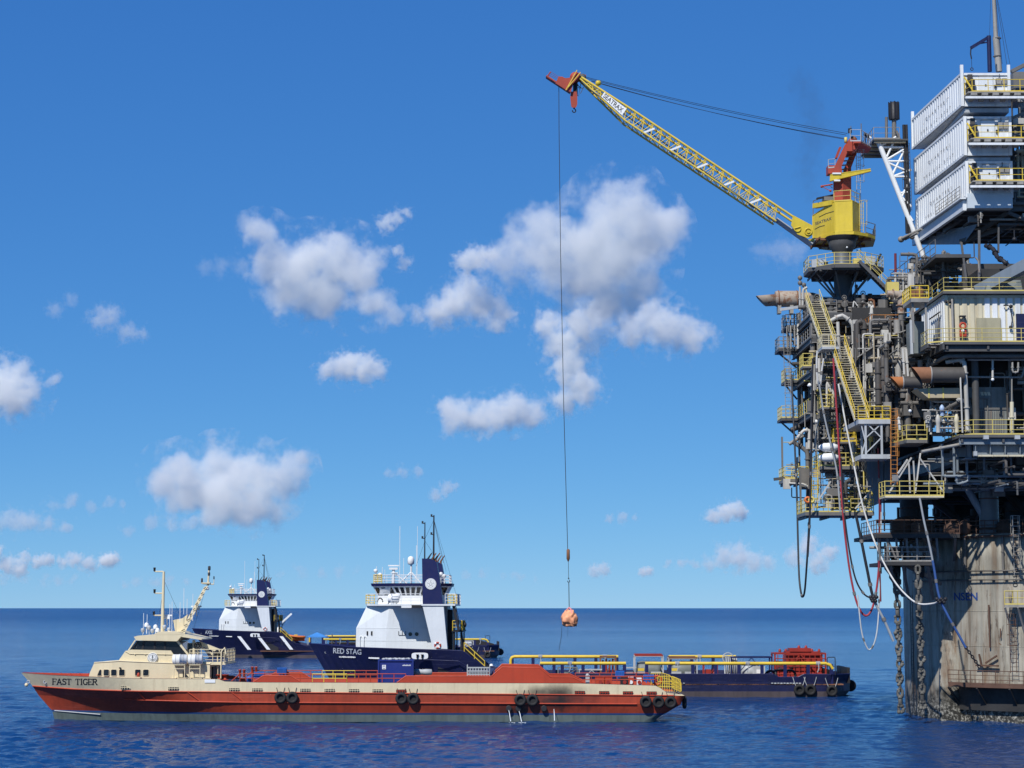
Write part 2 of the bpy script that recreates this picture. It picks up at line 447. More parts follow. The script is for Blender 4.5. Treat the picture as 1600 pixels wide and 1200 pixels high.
CLOUDS = [
 # label, distance, px0, px1, py0, py1, blobs, density, softness, wisp
 ('broad white cloud with a ragged base, upper left of the crane wire', 4200, 385, 625, 335, 500,
  [(.10, .80, .13), (.16, .55, .17), (.30, .45, .21), (.42, .55, .20), (.60, .55, .22), (.74, .45, .18), (.52, .25, .20), (.36, .22, .16), (.85, .10, .13), (.98, .05, .09), (.22, .30, .15)], 1.0, .75, 1.0),
 ('small wispy tuft above the right shoulder of the broad white cloud', 4250, 580, 650, 325, 420,
  [(.3, .75, .26), (.55, .85, .24), (.8, .9, .16), (.6, .3, .2), (.75, .1, .2)], .45, .9, 1.5),
 ('tall bright cloud crossed by the crane wire, largest in the sky', 4300, 765, 1075, 310, 500,
  [(.08, .45, .11), (.17, .55, .14), (.28, .72, .13), (.33, .48, .17), (.48, .62, .18), (.60, .80, .18), (.70, .85, .17), (.80, .78, .16), (.90, .72, .10), (.66, .5, .20), (.50, .38, .17), (.72, .28, .15), (.58, .15, .14), (.96, .82, .06)], 1.1, .7, 1.0),
 ('small low hump of cloud between the broad and the tall cloud', 4600, 668, 800, 425, 512,
  [(.15, .25, .22), (.35, .45, .26), (.5, .65, .24), (.65, .4, .26), (.85, .2, .22)], .7, .8, 1.1),
 ('little pale puff just left of the tall bright cloud', 4500, 708, 778, 378, 428,
  [(.25, .4, .3), (.5, .5, .34), (.8, .6, .26)], .55, .85, 1.2),
 ('lumpy cloud under the tall one with a grey trailing foot', 5200, 830, 960, 480, 640,
  [(.2, .85, .2), (.35, .65, .25), (.55, .8, .24), (.75, .95, .2), (.9, 1.0, .15), (.45, .4, .24), (.6, .2, .24), (.4, .08, .18)], .9, .75, 1.0),
 ('soft trailing veil joining the clouds along the crane wire', 5250, 880, 990, 470, 600,
  [(.2, .3, .24), (.4, .5, .28), (.6, .7, .26), (.85, .75, .22), (.3, .05, .2)], .3, .95, 1.2),
 ('thin link of vapour below the little pale puff', 4550, 640, 720, 440, 505, [(.15, .2, .24), (.5, .3, .26), (.8, .4, .26)], .3, .95, 1.3),
 ('puffy cloud at the end of the bank nearest the crane cab', 5300, 970, 1110, 465, 560,
  [(.15, .45, .24), (.35, .7, .24), (.5, .5, .3), (.7, .4, .24), (.9, .35, .18)], .75, .85, 1.1),
 ('flat-based cloud low beside the wire, its top in two bumps', 6400, 682, 848, 612, 674,
  [(.12, .55, .15), (.2, .35, .18), (.4, .35, .19), (.6, .4, .19), (.75, .55, .19), (.9, .4, .16)], 1.0, .7, 1.0),
 ('lone small cloud in the clear sky above the big stern funnel', 5800, 495, 602, 545, 600,
  [(.15, .4, .18), (.35, .5, .24), (.5, .65, .2), (.7, .45, .24), (.9, .4, .17)], .85, .75, 1.0),
 ('half cloud cut by the left edge of the picture', 6000, -70, 90, 565, 660,
  [(.1, .5, .25), (.35, .55, .28), (.52, .75, .22), (.6, .4, .26), (.8, .6, .13), (.97, .68, .08)], .9, .8, 1.1),
 ('faint thin wisp alone high in the sky at far left', 5000, 140, 235, 475, 535,
  [(.2, .6, .26), (.35, .75, .2), (.6, .3, .22), (.85, .25, .16)], .3, .95, 1.4),
 ('faint small streak of vapour left of the thin wisp', 5000, 68, 128, 450, 510,
  [(.3, .4, .3), (.7, .7, .26)], .12, .95, 1.5),
 ('wide layered cloud with grey bands above the wheelhouse', 9500, 225, 485, 695, 806,
  [(.08, .45, .10), (.2, .6, .15), (.3, .35, .16), (.22, .18, .11), (.45, .7, .17), (.5, .3, .18), (.62, .6, .17), (.7, .25, .17), (.82, .55, .14), (.9, .75, .11), (.45, .08, .12), (.65, .06, .12), (.8, .1, .1), (.97, .85, .05)], 1.1, .7, .8),
 ('thin dark scud band level with the foot of the layered cloud', 12000, -20, 120, 790, 835,
  [(.1, .4, .13), (.3, .5, .16), (.5, .5, .14), (.7, .35, .13), (.9, .3, .1)], .6, .9, 1.2),
 ('flat scud streak below the layered cloud', 12000, 185, 345, 800, 832,
  [(.1, .2, .08), (.3, .4, .1), (.5, .5, .1), (.7, .5, .1), (.92, .6, .07)], .55, .9, 1.2),
 ('thin scud tuft between the edge cloud and the layered cloud', 11000, 60, 200, 775, 800,
  [(.15, .4, .09), (.35, .6, .11), (.6, .3, .08), (.8, .5, .1), (.95, .4, .07)], .5, .9, 1.2),
 ('small grey shred of cloud right of the layered cloud', 9000, 590, 672, 725, 750,
  [(.2, .4, .14), (.45, .6, .17), (.75, .5, .15)], .3, .9, 1.2),
 ('grey shred of cloud over the wheelhouse masts', 9000, 665, 720, 748, 785,
  [(.3, .3, .25), (.6, .6, .26), (.85, .7, .16)], .3, .9, 1.2),
 ('tiny grey shred low between wire and platform', 12000, 940, 1000, 798, 818,
  [(.2, .4, .16), (.55, .5, .2), (.85, .4, .13)], .3, .9, 1.2),
 ('small white puff low beside the hanging hoses', 14000, 1100, 1172, 782, 820,
  [(.2, .35, .2), (.45, .5, .24), (.65, .6, .24), (.85, .45, .17)], .8, .8, 1.0),
 ('far heap of cloud near the horizon left of the hoses', 20000, 1100, 1210, 845, 900,
  [(.1, .35, .13), (.3, .6, .2), (.5, .55, .22), (.7, .4, .18), (.9, .35, .14)], .7, .85, 1.1),
 ('far white heap of cloud behind the looped hoses', 20000, 1225, 1310, 825, 900,
  [(.2, .4, .2), (.45, .65, .26), (.6, .3, .26), (.85, .5, .2)], .6, .85, 1.1),
 ('far ragged cloud heap at the left edge above the horizon', 22000, -20, 50, 850, 905,
  [(.2, .8, .2), (.4, .4, .26), (.7, .3, .26), (.85, .6, .2)], .7, .85, 1.1),
 ('small far puff, second from the left above the horizon', 22000, 45, 90, 866, 888,
  [(.3, .5, .3), (.7, .6, .28)], .6, .85, 1.0),
 ('flattish far puff, third from the left above the horizon', 22000, 88, 150, 864, 892,
  [(.15, .5, .2), (.45, .6, .26), (.8, .4, .26)], .6, .85, 1.0),
 ('round far puff just left of the thin wheelhouse mast', 22000, 152, 190, 862, 892,
  [(.35, .5, .36), (.65, .6, .36)], .8, .85, 1.0),
 ('little far cloud above the stern of the blue ship', 24000, 995, 1022, 884, 900,
  [(.35, .4, .34), (.7, .5, .34)], .5, .85, 1.0),
 ('pale far smear of cloud near the horizon right of the wire', 24000, 915, 955, 878, 902,
  [(.35, .4, .34), (.7, .5, .34)], .35, .9, 1.2),
 ('faint veil of cloud left of the crane platform', 5600, 1170, 1270, 360, 430,
  [(.2, .5, .2), (.5, .5, .3), (.75, .55, .26)], .14, .95, 1.3),
 ('long thin cloud bank just over the horizon at far left', 30000, -30, 130, 890, 916, [(.1, .4, .07), (.25, .5, .09), (.4, .4, .08), (.58, .5, .09), (.75, .4, .08), (.9, .4, .07)], .45, .95, 1.3),
 ('thin cloud bank over the horizon behind the radar mast', 30000, 180, 300, 896, 920, [(.1, .4, .08), (.3, .5, .1), (.5, .4, .1), (.7, .5, .1), (.9, .4, .08)], .4, .95, 1.3),
 ('thin cloud bank over the horizon left of the tall funnel', 30000, 425, 575, 880, 905, [(.1, .4, .07), (.3, .5, .09), (.5, .4, .08), (.7, .5, .09), (.9, .4, .07)], .35, .95, 1.3),
 ('thin cloud bank over the horizon right of the tall funnel', 30000, 715, 850, 885, 912, [(.1, .4, .07), (.3, .5, .09), (.5, .4, .08), (.7, .5, .09), (.9, .4, .07)], .35, .95, 1.3),
 ('low flat cloud streak between wire and hoses near the horizon', 30000, 1030, 1100, 868, 890, [(.2, .4, .14), (.5, .5, .17), (.8, .4, .14)], .5, .95, 1.2),
 ('faint wisp left of the broad white cloud', 4400, 300, 395, 395, 440, [(.2, .5, .2), (.5, .5, .22), (.8, .6, .2)], .12, .95, 1.5),
]
for i, (lab, d, a0, a1, b0, b1, bl, de, so, wi) in enumerate(CLOUDS):
    cloud(lab, d, a0, a1, b0, b1, bl, de, i + 1, so, wi)
# ------------------------------------------------------------------ palette
CREAM = paint('cream_paint', (0.70, 0.60, 0.39), 0.45, 0.05, dirt=0.10, streak=0.10)
REDHULL = paint('red_hull_paint', (0.25, 0.030, 0.014), 0.42, 0.16, dirt=0.35)
REDDECK = paint('red_orange_paint', (0.42, 0.050, 0.018), 0.5, 0.12, dirt=0.2)
ORANGE = paint('orange_plastic', (0.62, 0.16, 0.04), 0.5, 0.08)
BOOTGREY = paint('boot_grey', (0.10, 0.13, 0.12), 0.6, 0.2, dirt=0.6)
BOOTBLUE = paint('boot_blue', (0.02, 0.06, 0.17), 0.5, 0.15)
NAVY = paint('navy_hull_paint', (0.012, 0.015, 0.058), 0.38, 0.2, dirt=0.3, bump=0.01, dent=0.03, scuff=0.35)
NAVYFUNNEL = paint('navy_funnel_paint', (0.012, 0.016, 0.08), 0.4, 0.10)
BOOTBROWN = paint('boot_brown', (0.07, 0.055, 0.06), 0.6, 0.25, dirt=0.6)
PALE = paint('pale_superstructure_paint', (0.66, 0.69, 0.70), 0.45, 0.04, dirt=0.12, streak=0.10, dent=0.02)
WHITE = paint('white_paint', (0.76, 0.77, 0.76), 0.45, 0.04, dirt=0.10)
YELLOW = paint('yellow_paint', (0.70, 0.50, 0.05), 0.5, 0.12, rust=0.12, dirt=0.15)
BLACK = paint('black_steel', (0.018, 0.018, 0.022), 0.55, 0.3)
RUBBER = paint('tyre_rubber', (0.016, 0.016, 0.017), 0.75, 0.3)
STEEL = paint('grey_steel', (0.16, 0.152, 0.14), 0.5, 0.2, rust=0.15, dirt=0.3)
LIGHTSTEEL = paint('light_grey_steel', (0.42, 0.44, 0.45), 0.45, 0.12, dirt=0.3, streak=0.12)
BLUEBOX = paint('blue_container_paint', (0.012, 0.025, 0.17), 0.45, 0.10)
BLUEHOSE = paint('blue_hose', (0.02, 0.10, 0.36), 0.5, 0.2)
TARP = paint('blue_tarpaulin', (0.05, 0.22, 0.55), 0.6, 0.1)
RIGRED = paint('dark_red_skid_paint', (0.30, 0.028, 0.018), 0.5, 0.25, dirt=0.3)
GREYTANK = paint('dull_green_grey_paint', (0.16, 0.18, 0.17), 0.5, 0.2, dirt=0.2)
RUSTY = paint('rusty_steel', (0.20, 0.09, 0.045), 0.8, 0.35, rust=0.3)
def glass_mat():
    m = bpy.data.materials.new('dark_window_glass'); m.use_nodes = True
    b = m.node_tree.nodes['Principled BSDF']
    b.inputs['Base Color'].default_value = (0.012, 0.014, 0.018, 1); b.inputs['Roughness'].default_value = 0.06
    return m
GLASS = glass_mat()
def foam_mat():
    m = bpy.data.materials.new('white_water'); m.use_nodes = True
    b = m.node_tree.nodes['Principled BSDF']
    b.inputs['Base Color'].default_value = (0.75, 0.8, 0.83, 1); b.inputs['Roughness'].default_value = 0.35
    return m
FOAM = foam_mat()
def add_soot(mat, centre, radius, amount=0.9):
    """a soot stain round one exhaust outlet"""
    n, l = mat.node_tree.nodes, mat.node_tree.links
    b = n['Principled BSDF']
    src = b.inputs['Base Color'].links[0].from_socket
    geo = n.new('ShaderNodeNewGeometry')
    mp = n.new('ShaderNodeVectorMath'); mp.operation = 'SUBTRACT'; mp.inputs[1].default_value = centre
    l.new(geo.outputs['Position'], mp.inputs[0])
    sc = n.new('ShaderNodeVectorMath'); sc.operation = 'DIVIDE'; sc.inputs[1].default_value = radius
    l.new(mp.outputs[0], sc.inputs[0])
    ln = n.new('ShaderNodeVectorMath'); ln.operation = 'LENGTH'; l.new(sc.outputs[0], ln.inputs[0])
    nz = n.new('ShaderNodeTexNoise'); nz.inputs['Scale'].default_value = 0.9; nz.inputs['Detail'].default_value = 5
    l.new(geo.outputs['Position'], nz.inputs['Vector'])
    ad = n.new('ShaderNodeMath'); ad.operation = 'ADD'; l.new(ln.outputs['Value'], ad.inputs[0]); l.new(nz.outputs[0], ad.inputs[1])
    mr = n.new('ShaderNodeMapRange'); mr.interpolation_type = 'SMOOTHSTEP'
    mr.inputs[1].default_value = 1.55; mr.inputs[2].default_value = 0.45; mr.inputs[3].default_value = 0; mr.inputs[4].default_value = amount
    l.new(ad.outputs[0], mr.inputs[0])
    mx = n.new('ShaderNodeMix'); mx.data_type = 'RGBA'; l.new(mr.outputs[0], mx.inputs[0]); l.new(src, mx.inputs[6]); mx.inputs[7].default_value = (0.02, 0.017, 0.015, 1)
    l.new(mx.outputs[2], b.inputs['Base Color'])

def surf_hit(obj, o, d):
    """first point where a ray meets a part, in the part's own coordinates"""
    from mathutils.bvhtree import BVHTree
    if obj.name not in BVHS:
        me = obj.data
        BVHS[obj.name] = BVHTree.FromPolygons([v.co[:] for v in me.vertices], [tuple(p.vertices) for p in me.polygons])
    p, n, _, _ = BVHS[obj.name].ray_cast(o, d.normalized())
    return p, n
BVHS = {}
# ------------------------------------------------------------------ lettering
def text_mesh(s, height, bold=0.0, shear=0.0, space=1.0):
    """flat letters in the x-z plane, baseline at z=0, start at x=0, returned as triangles"""
    cu = bpy.data.curves.new('letters', 'FONT')
    cu.body = s; cu.size = height / 0.70; cu.offset = bold; cu.shear = shear; cu.space_character = space
    cu.resolution_u = 3
    o = bpy.data.objects.new('letters', cu); COL.objects.link(o)
    dg = bpy.context.evaluated_depsgraph_get()
    me = bpy.data.meshes.new_from_object(o.evaluated_get(dg))
    bpy.data.objects.remove(o); bpy.data.curves.remove(cu)
    vs_ = [(v.co.x, v.co.y) for v in me.vertices]; fs = [tuple(p.vertices) for p in me.polygons]
    bpy.data.meshes.remove(me)
    return vs_, fs
def lettering(s, height, width, fn, mat, parent, name='name_lettering', bold=0.0, thick=0.012, shear=0.0, space=1.0):
    """fn(a, b) maps letter coordinates (metres along, metres up) onto the carrying surface -> (point, outward normal)"""
    vs_, fs = text_mesh(s, height, bold, shear, space)
    x0 = min(v[0] for v in vs_); x1 = max(v[0] for v in vs_); k = width / (x1 - x0)
    mb = MB(); n = len(vs_); front = []; back = []
    for x, y in vs_:
        p, nn = fn((x - x0) * k, y)
        front.append(Vector(p) + Vector(nn) * thick); back.append(Vector(p) + Vector(nn) * 0.002)
    edges = {}
    for f in fs:
        for i in range(len(f)):
            a, b = f[i], f[(i + 1) % len(f)]
            edges[(a, b)] = edges.get((a, b), 0) + 1
    ff = list(fs) + [(a, b, b + n, a + n) for (a, b) in edges if (b, a) not in edges]
    mb.add(front + back, ff)
    return mb.build(name, mat, parent)

# stroke letters with slab serifs for the cream bow
SERIF = {
 'F': (.62, [((.12, 0), (.12, 1)), ((.12, .96), (.6, .96)), ((.12, .5), (.45, .5))], [(.12, 0), (.12, 1)], [(.6, .86), (.45, .5)]),
 'A': (.80, [((.10, 0), (.40, 1)), ((.40, 1), (.70, 0)), ((.22, .33), (.58, .33))], [(.10, 0), (.70, 0)], []),
 'S': (.62, [((.54, .82), (.44, .95)), ((.44, .95), (.22, .96)), ((.22, .96), (.09, .82)), ((.09, .82), (.12, .64)), ((.12, .64), (.48, .44)), ((.48, .44), (.55, .26)), ((.55, .26), (.44, .06)), ((.44, .06), (.2, .04)), ((.2, .04), (.08, .18))], [], [(.54, .85), (.08, .15)]),
 'T': (.70, [((.35, 0), (.35, 1)), ((.05, .96), (.65, .96))], [(.35, 0)], [(.05, .86), (.65, .86)]),
 'I': (.36, [((.18, 0), (.18, 1))], [(.18, 0), (.18, 1)], []),
 'G': (.74, [((.64, .82), (.5, .95)), ((.5, .95), (.26, .95)), ((.26, .95), (.1, .7)), ((.1, .7), (.1, .3)), ((.1, .3), (.26, .05)), ((.26, .05), (.5, .05)), ((.5, .05), (.62, .18)), ((.62, .18), (.62, .42))], [(.62, .42)], [(.64, .85)]),
 'E': (.64, [((.12, 0), (.12, 1)), ((.12, .96), (.58, .96)), ((.12, .04), (.6, .04)), ((.12, .5), (.44, .5))], [(.12, 0), (.12, 1)], [(.58, .86), (.6, .14), (.44, .5)]),
 'R': (.74, [((.12, 0), (.12, 1)), ((.12, .96), (.46, .96)), ((.46, .96), (.58, .84)), ((.58, .84), (.58, .66)), ((.58, .66), (.46, .52)), ((.46, .52), (.12, .5)), ((.36, .5), (.64, 0))], [(.12, 0), (.12, 1), (.66, 0)], []),
 ' ': (.55, [], [], []),
}
def serif_lettering(s, height, width, fn, mat, parent, name='name_lettering'):
    tot = sum(SERIF[c][0] for c in s); k = width / tot; mb = MB(); cur = 0
    def quad(a, b, w0, w1=None):
        ax, ay = a; bx, by = b; dx, dy = (bx - ax) * k, (by - ay) * height
        L = math.hypot(dx, dy) or 1; nx, ny = -dy / L * w0, dx / L * w0
        e = 0.25 * w0; ex, ey = dx / L * e, dy / L * e
        ring = [(ax * k - ex + nx, ay * height - ey + ny), (ax * k - ex - nx, ay * height - ey - ny), (bx * k + ex - nx, by * height + ey - ny), (bx * k + ex + nx, by * height + ey + ny)]
        pts = [fn(cur * k + x, y) for x, y in ring]
        fr = [Vector(p) + Vector(n_) * .012 for p, n_ in pts]; bk = [Vector(p) + Vector(n_) * .001 for p, n_ in pts]
        mb.add(bk + fr, [(4, 5, 6, 7), (0, 1, 5, 4), (1, 2, 6, 5), (2, 3, 7, 6), (3, 0, 4, 7)])
    for ch in s:
        w, strokes, hs, vsr = SERIF[ch]
        for a, b in strokes:
            vert = abs(a[0] - b[0]) < 0.12
            quad(a, b, (0.085 if vert or ch in 'ASGR' else 0.05) * height)
        for x, y in hs: quad((x - .13, y), (x + .13, y), 0.045 * height)
        for x, y in vsr: quad((x, y - .1), (x, y + .1), 0.045 * height)
        cur += w
    return mb.build(name, mat, parent)

# ------------------------------------------------------------------ rails, ladders, stairs
def railing(pts, parent, mat, h=1.07, rails=2, step=1.6, r=0.026, name='railing', toe=True, closed=False):
    """guard rail along a run of floor points: posts, top rail, mid rails and a toe plate"""
    mb = MB(); pts = [Vector(p) for p in pts]
    segs = list(zip(pts, pts[1:] + ([pts[0]] if closed else [])))
    if not closed: segs = segs[:len(pts) - 1]
    up = Vector((0, 0, h))
    for i, (a, b) in enumerate(segs):
        n = max(1, round((b - a).length / step))
        for k in range(n + (1 if (i == len(segs) - 1 and not closed) else 0)):
            q = a.lerp(b, k / n)
            mb.tube(q, q + up, r, 5)
        for j in range(1, rails + 1):
            o = Vector((0, 0, h * j / rails))
            mb.tube(a + o, b + o, r * (1.0 if j == rails else 0.8), 5)
        if toe: mb.beam(a + Vector((0, 0, .06)), b + Vector((0, 0, .06)), 0.015, 0.11)
    return mb.build(name, mat, parent)
def ladder(a, b, parent, mat, w=0.45, cage=False, out=(0, -1, 0), name='ladder', r=0.03):
    mb = MB(); a, b = Vector(a), Vector(b); out = Vector(out).normalized()
    side = (b - a).normalized().cross(out).normalized() * w / 2
    mb.tube(a - side, b - side, r, 5); mb.tube(a + side, b + side, r, 5)
    n = max(2, int((b - a).length / 0.33))
    for k in range(n):
        q = a.lerp(b, (k + .5) / n); mb.tube(q - side, q + side, r * .6, 4)
    o = mb.build(name, mat, parent)
    if cage:
        cb = MB(); L = (b - a).length; m = max(2, int(L / 0.95)); d = (b - a).normalized()
        sd = side.normalized()
        def arc(q): return [q + sd * 0.36 * math.cos(t) + out * (0.72 * math.sin(t)) for t in [math.pi * j / 6 for j in range(7)]]
        for k in range(m):
            q = a + d * (2.2 if L > 4 else 0.6) + d * (L - (2.2 if L > 4 else .6)) * k / (m - 1)
            cb.path(arc(q), 0.022, 4)
        for j in (1, 3, 5):
            cb.tube(arc(a + d * (2.2 if L > 4 else .6))[j], arc(b)[j], 0.018, 4)
        cb.build('cage', mat, o)
    return o
def stairs(a, b, parent, mat, side, w=0.9, rail_mat=None, name='stairway', h=1.0):
    """flight from a (low) to b (high); side = horizontal unit vector across the flight. Returns the stringer mesh; treads and rails are its pieces"""
    a, b = Vector(a), Vector(b); side = Vector(side).normalized() * w / 2
    mb = MB(); up = Vector((0, 0, 1))
    mb.beam(a - side, b - side, 0.05, 0.26); mb.beam(a + side, b + side, 0.05, 0.26)
    o = mb.build(name, mat, parent)
    tb = MB(); n = max(3, int(abs(b.z - a.z) / 0.21)); run = Vector((b.x - a.x, b.y - a.y, 0)).normalized()
    for k in range(n):
        q = a.lerp(b, (k + .5) / n)
        tb.hexa([q - side * .96 - run * .12 + up * z for z in (0,)] + [q + side * .96 - run * .12, q + side * .96 + run * .12, q - side * .96 + run * .12] +
                [q - side * .96 - run * .12 + up * .03, q + side * .96 - run * .12 + up * .03, q + side * .96 + run * .12 + up * .03, q - side * .96 + run * .12 + up * .03])
    tb.build('treads', mat, o)
    for s in (-1, 1):
        rb = MB(); m = max(2, int((b - a).length / 1.3))
        for k in range(m + 1):
            q = a.lerp(b, k / m) + side * s; rb.tube(q, q + up * h, 0.026, 5)
        for f in (0.5, 1.0): rb.tube(a + side * s + up * h * f, b + side * s + up * h * f, 0.028, 5)
        rb.build('handrail', rail_mat or mat, o)
    return o
def tyre(c, parent, R_=0.34, r=0.145, axis='Y', name='tyre'):
    mb = MB(); mb.torus(c, R_, r, axis, 18, 8)
    return mb.build(name, RUBBER, parent)
# ------------------------------------------------------------------ the red and cream crew boat in front
def interp(tab, x):
    if x <= tab[0][0]: return tab[0][1]
    for (a, b), (c, d) in zip(tab, tab[1:]):
        if x <= c: return b + (d - b) * (x - a) / (c - a)
    return tab[-1][1]
FT_Y, FT_HB = 170.6, 4.3
FT_XB = (33 - 800) / FPX * FT_Y * 1.0
FT_L = 54.3
def crew_boat():
    root = worldthing('crew_boat', 'red and cream crew boat with a long low work deck, nearest the viewer', 'boat', (FT_XB + 27, FT_Y, 0))
    nearY = FT_Y - FT_HB
    def X(px, Y=nearY): return P(px, 1000, Y).x
    def Z(py, Y=nearY): return P(800, py, Y).z
    def hb(line, x):
        x0, run, full, e = {'top': (0, 11, 4.3, 2.0), 'cb': (.9, 12, 4.25, 1.9), 'k2': (1.6, 15, 4.25, 1.8), 'bt': (2.4, 18, 4.0, 1.7), 'gt': (2.5, 18, 3.95, 1.7), 'wl': (2.75, 19, 3.9, 1.7), 'keel': (5.5, 30, 2.6, 1.6)}[line]
        return full * (1 - (1 - min(max((x - x0) / run, 0), 1)) ** e)
    tabs = {
     'top': [(33, 1051), (80, 1054.5), (137, 1057), (207, 1060), (342, 1061), (351, 1064.5), (400, 1066), (900, 1067.5), (1024, 1071), (1032, 1075), (1041, 1081.5), (1064, 1084.5)],
     'cb': [(51, 1072), (120, 1077), (216, 1080), (380, 1081.5), (700, 1084), (1070, 1087)],
     'k2': [(60, 1086), (227, 1094), (380, 1097.5), (1000, 1100), (1063, 1101)],
     'bt': [(80, 1109), (380, 1113.5), (1040, 1114.5)],
     'gt': [(82, 1112), (380, 1116.5), (1034, 1117.5)],
     'wl': [(85, 1120), (1020, 1124)], 'keel': [(120, 1120), (1000, 1124)]}
    lines = {}
    for k, t in tabs.items():
        out = []
        for px, py in t:
            x = P(px, py, nearY).x - FT_XB
            for _ in range(6): x = P(px, py, FT_Y - hb(k, x)).x - FT_XB
            z = P(px, py, FT_Y - hb(k, x)).z
            out.append((x, 0.0 if k == 'wl' else (-1.3 if k == 'keel' else z)))
        lines[k] = out
    def pt(k, t, s=-1):
        x0, x1 = lines[k][0][0], lines[k][-1][0]
        x = x0 + (x1 - x0) * t
        return Vector((FT_XB + x, FT_Y + s * max(hb(k, x), 0.02), interp(lines[k], x)))
    brk = [(a - lines['top'][0][0]) / (lines['top'][-1][0] - lines['top'][0][0]) for a, _ in lines['top']]
    ts = sorted(set([round(q, 4) for q in brk] + [i / 60 for i in range(61)] + [i / 200 for i in range(40)]))
    def band(k0, k1, name, mat, parent=root):
        mb = MB()
        mb.loft([[pt(k0, t, -1), pt(k1, t, -1)] for t in ts], smooth=True)
        mb.loft([[pt(k1, t, 1), pt(k0, t, 1)] for t in ts], smooth=True)
        mb.add([pt(k0, 1, -1), pt(k1, 1, -1), pt(k1, 1, 1), pt(k0, 1, 1)], [(0, 1, 2, 3)])
        return mb.build(name, mat, parent, fix=True)
    band('keel', 'wl', 'hull_bottom', BOOTGREY)
    band('wl', 'gt', 'boot_top', BOOTGREY)
    band('gt', 'bt', 'boot_stripe', BOOTBLUE)
    red = paint('red_hull_soot', (0.33, 0.050, 0.020), 0.42, 0.22, dirt=0.45, dent=0.03, scuff=0.35)  # darker than the deck red: shade of the flared side is in this colour
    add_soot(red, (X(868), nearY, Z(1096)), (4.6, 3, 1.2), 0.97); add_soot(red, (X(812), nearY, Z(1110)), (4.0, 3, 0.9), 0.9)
    cream = paint('cream_soot', (0.70, 0.60, 0.39), 0.45, 0.05, dirt=0.15, streak=0.22, dent=0.025)
    add_soot(cream, (X(862), nearY, Z(1084)), (3.8, 3, 1.0), 0.93)
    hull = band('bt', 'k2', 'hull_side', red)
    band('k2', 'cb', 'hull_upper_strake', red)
    bul = band('cb', 'top', 'bulwark', cream)
    inner = MB()
    for s in (-1, 1):
        inner.loft([[pt('top', t, s) + Vector((0.0, -s * .09, .0)), Vector((pt('cb', t, s).x, s * max(abs(pt('cb', t, s).y - FT_Y) - .14, 0.02) + FT_Y, pt('cb', t, s).z + .02))] for t in ts])
        inner.loft([[pt('top', t, s) + Vector((0, s * .03, .015)), pt('top', t, s) + Vector((0, -s * .1, .015))] for t in ts])
    inner.build('bulwark_inner', REDDECK, bul)
    dk = MB(); dk.loft([[pt('cb', t, -1) + Vector((0, .03, .02)), pt('cb', t, 1) + Vector((0, -.03, .02))] for t in ts])
    dk.build('work_deck', STEEL, root)
    st = MB()
    for k in range(1, 9):
        for s in (-1, 1):
            t = k / 9 * 0.115
            a = pt('top', t, s) + Vector((0, -s * .12, -.02)); b_ = Vector((pt('cb', t, s).x, s * max(abs(pt('cb', t, s).y - FT_Y) - .2, .02) + FT_Y, pt('cb', t, s).z)); st.beam(a, b_, .05, .16)
    st.build('bulwark_stays', REDDECK, bul)
    # rubbing strakes
    for k, rr, t0 in (('cb', .055, .0), ('k2', .06, .145)):
        for s in (-1, 1):
            mb = MB(); mb.path([pt(k, t, s) + Vector((0, s * .03, 0)) for t in ts if t0 <= t <= (.995 if k == 'cb' else .94)], rr, 6)
            mb.build('rubbing_strake', REDDECK, hull)
    mb = MB()
    for p0 in (214, 287, 360):
        xa, xb = X(p0), X(p0 + 12.5)
        for a_, b_, k0, k1 in ((xa, xb, 'cb', 'k2'),):
            pa = [q for q in ts if pt('cb', q).x >= xa][0]; pb = [q for q in ts if pt('k2', q).x >= xb][0]
            mb.tube(pt('cb', pa) + Vector((0, -.02, 0)), pt('k2', pb) + Vector((0, -.02, 0)), .05, 6)
    mb.build('strake_brace', REDDECK, hull)
    # spray rail at the stem foot
    mb = MB(); mb.path([pt('gt', t) + Vector((0, -.04, .10 - t * 2.8)) for t in (0.004, .02, .04, .06, .085)], .05, 6); mb.build('spray_rail', LIGHTSTEEL, hull)
    # fairlead roller at the stem
    mb = MB(); mb.ball((FT_XB + .85, FT_Y - .1, Z(1070, FT_Y)), .16); mb.build('stem_fairlead', CREAM, bul)
    # lettering on the bow, laid on the flared plate
    org = ORG[root.name]; eye = Vector((0, 0, CAMH))
    def side(px, py):
        p, _ = surf_hit(bul, eye - org, P(px, py, nearY) - eye)
        return p + org if p else P(px, py, nearY)
    def on_bow(a, b):
        q = side(81.5 + a * 19.4, 1069.6 + a * 0.12 - b * 19.4)
        return q, (-.25, -.95, .15)
    serif_lettering('FAST TIGER', .47, 3.66, on_bow, BLACK, bul)
    for px in (71, 45):
        mb = MB(); q = side(px, 1065.5); mb.torus(q + Vector((-.02, -.02, 0)), .12, .04, 'Y', 10, 6); mb.build('fairlead', LIGHTSTEEL, bul)
    # freeing ports
    for px in (197, 271, 366, 402, 477, 515, 553, 590, 627, 906, 944, 981, 1018):
        z = Z(interp([(197, 1075), (366, 1078), (627, 1080), (1018, 1083)], px)); x = X(px)
        pz = interp([(197, 1075), (366, 1078), (627, 1080), (1018, 1083)], px); y = side(px, pz).y - .03; x = side(px, pz).x
        mb = MB(); mb.bb((x - .4, y - .012, z - .13), (x + .4, y + .1, z + .13)); o = mb.build('freeing_port', BLACK, bul)
        mb = MB()
        for k in range(4): mb.beam((x - .3 + .2 * k, y - .035, z - .12), (x - .3 + .2 * k, y - .035, z + .15), .03)
        mb.beam((x - .42, y - .035, z + .03), (x + .42, y - .035, z + .03), .035)
        mb.build('port_bars', REDDECK if px > 600 else CREAM, o)
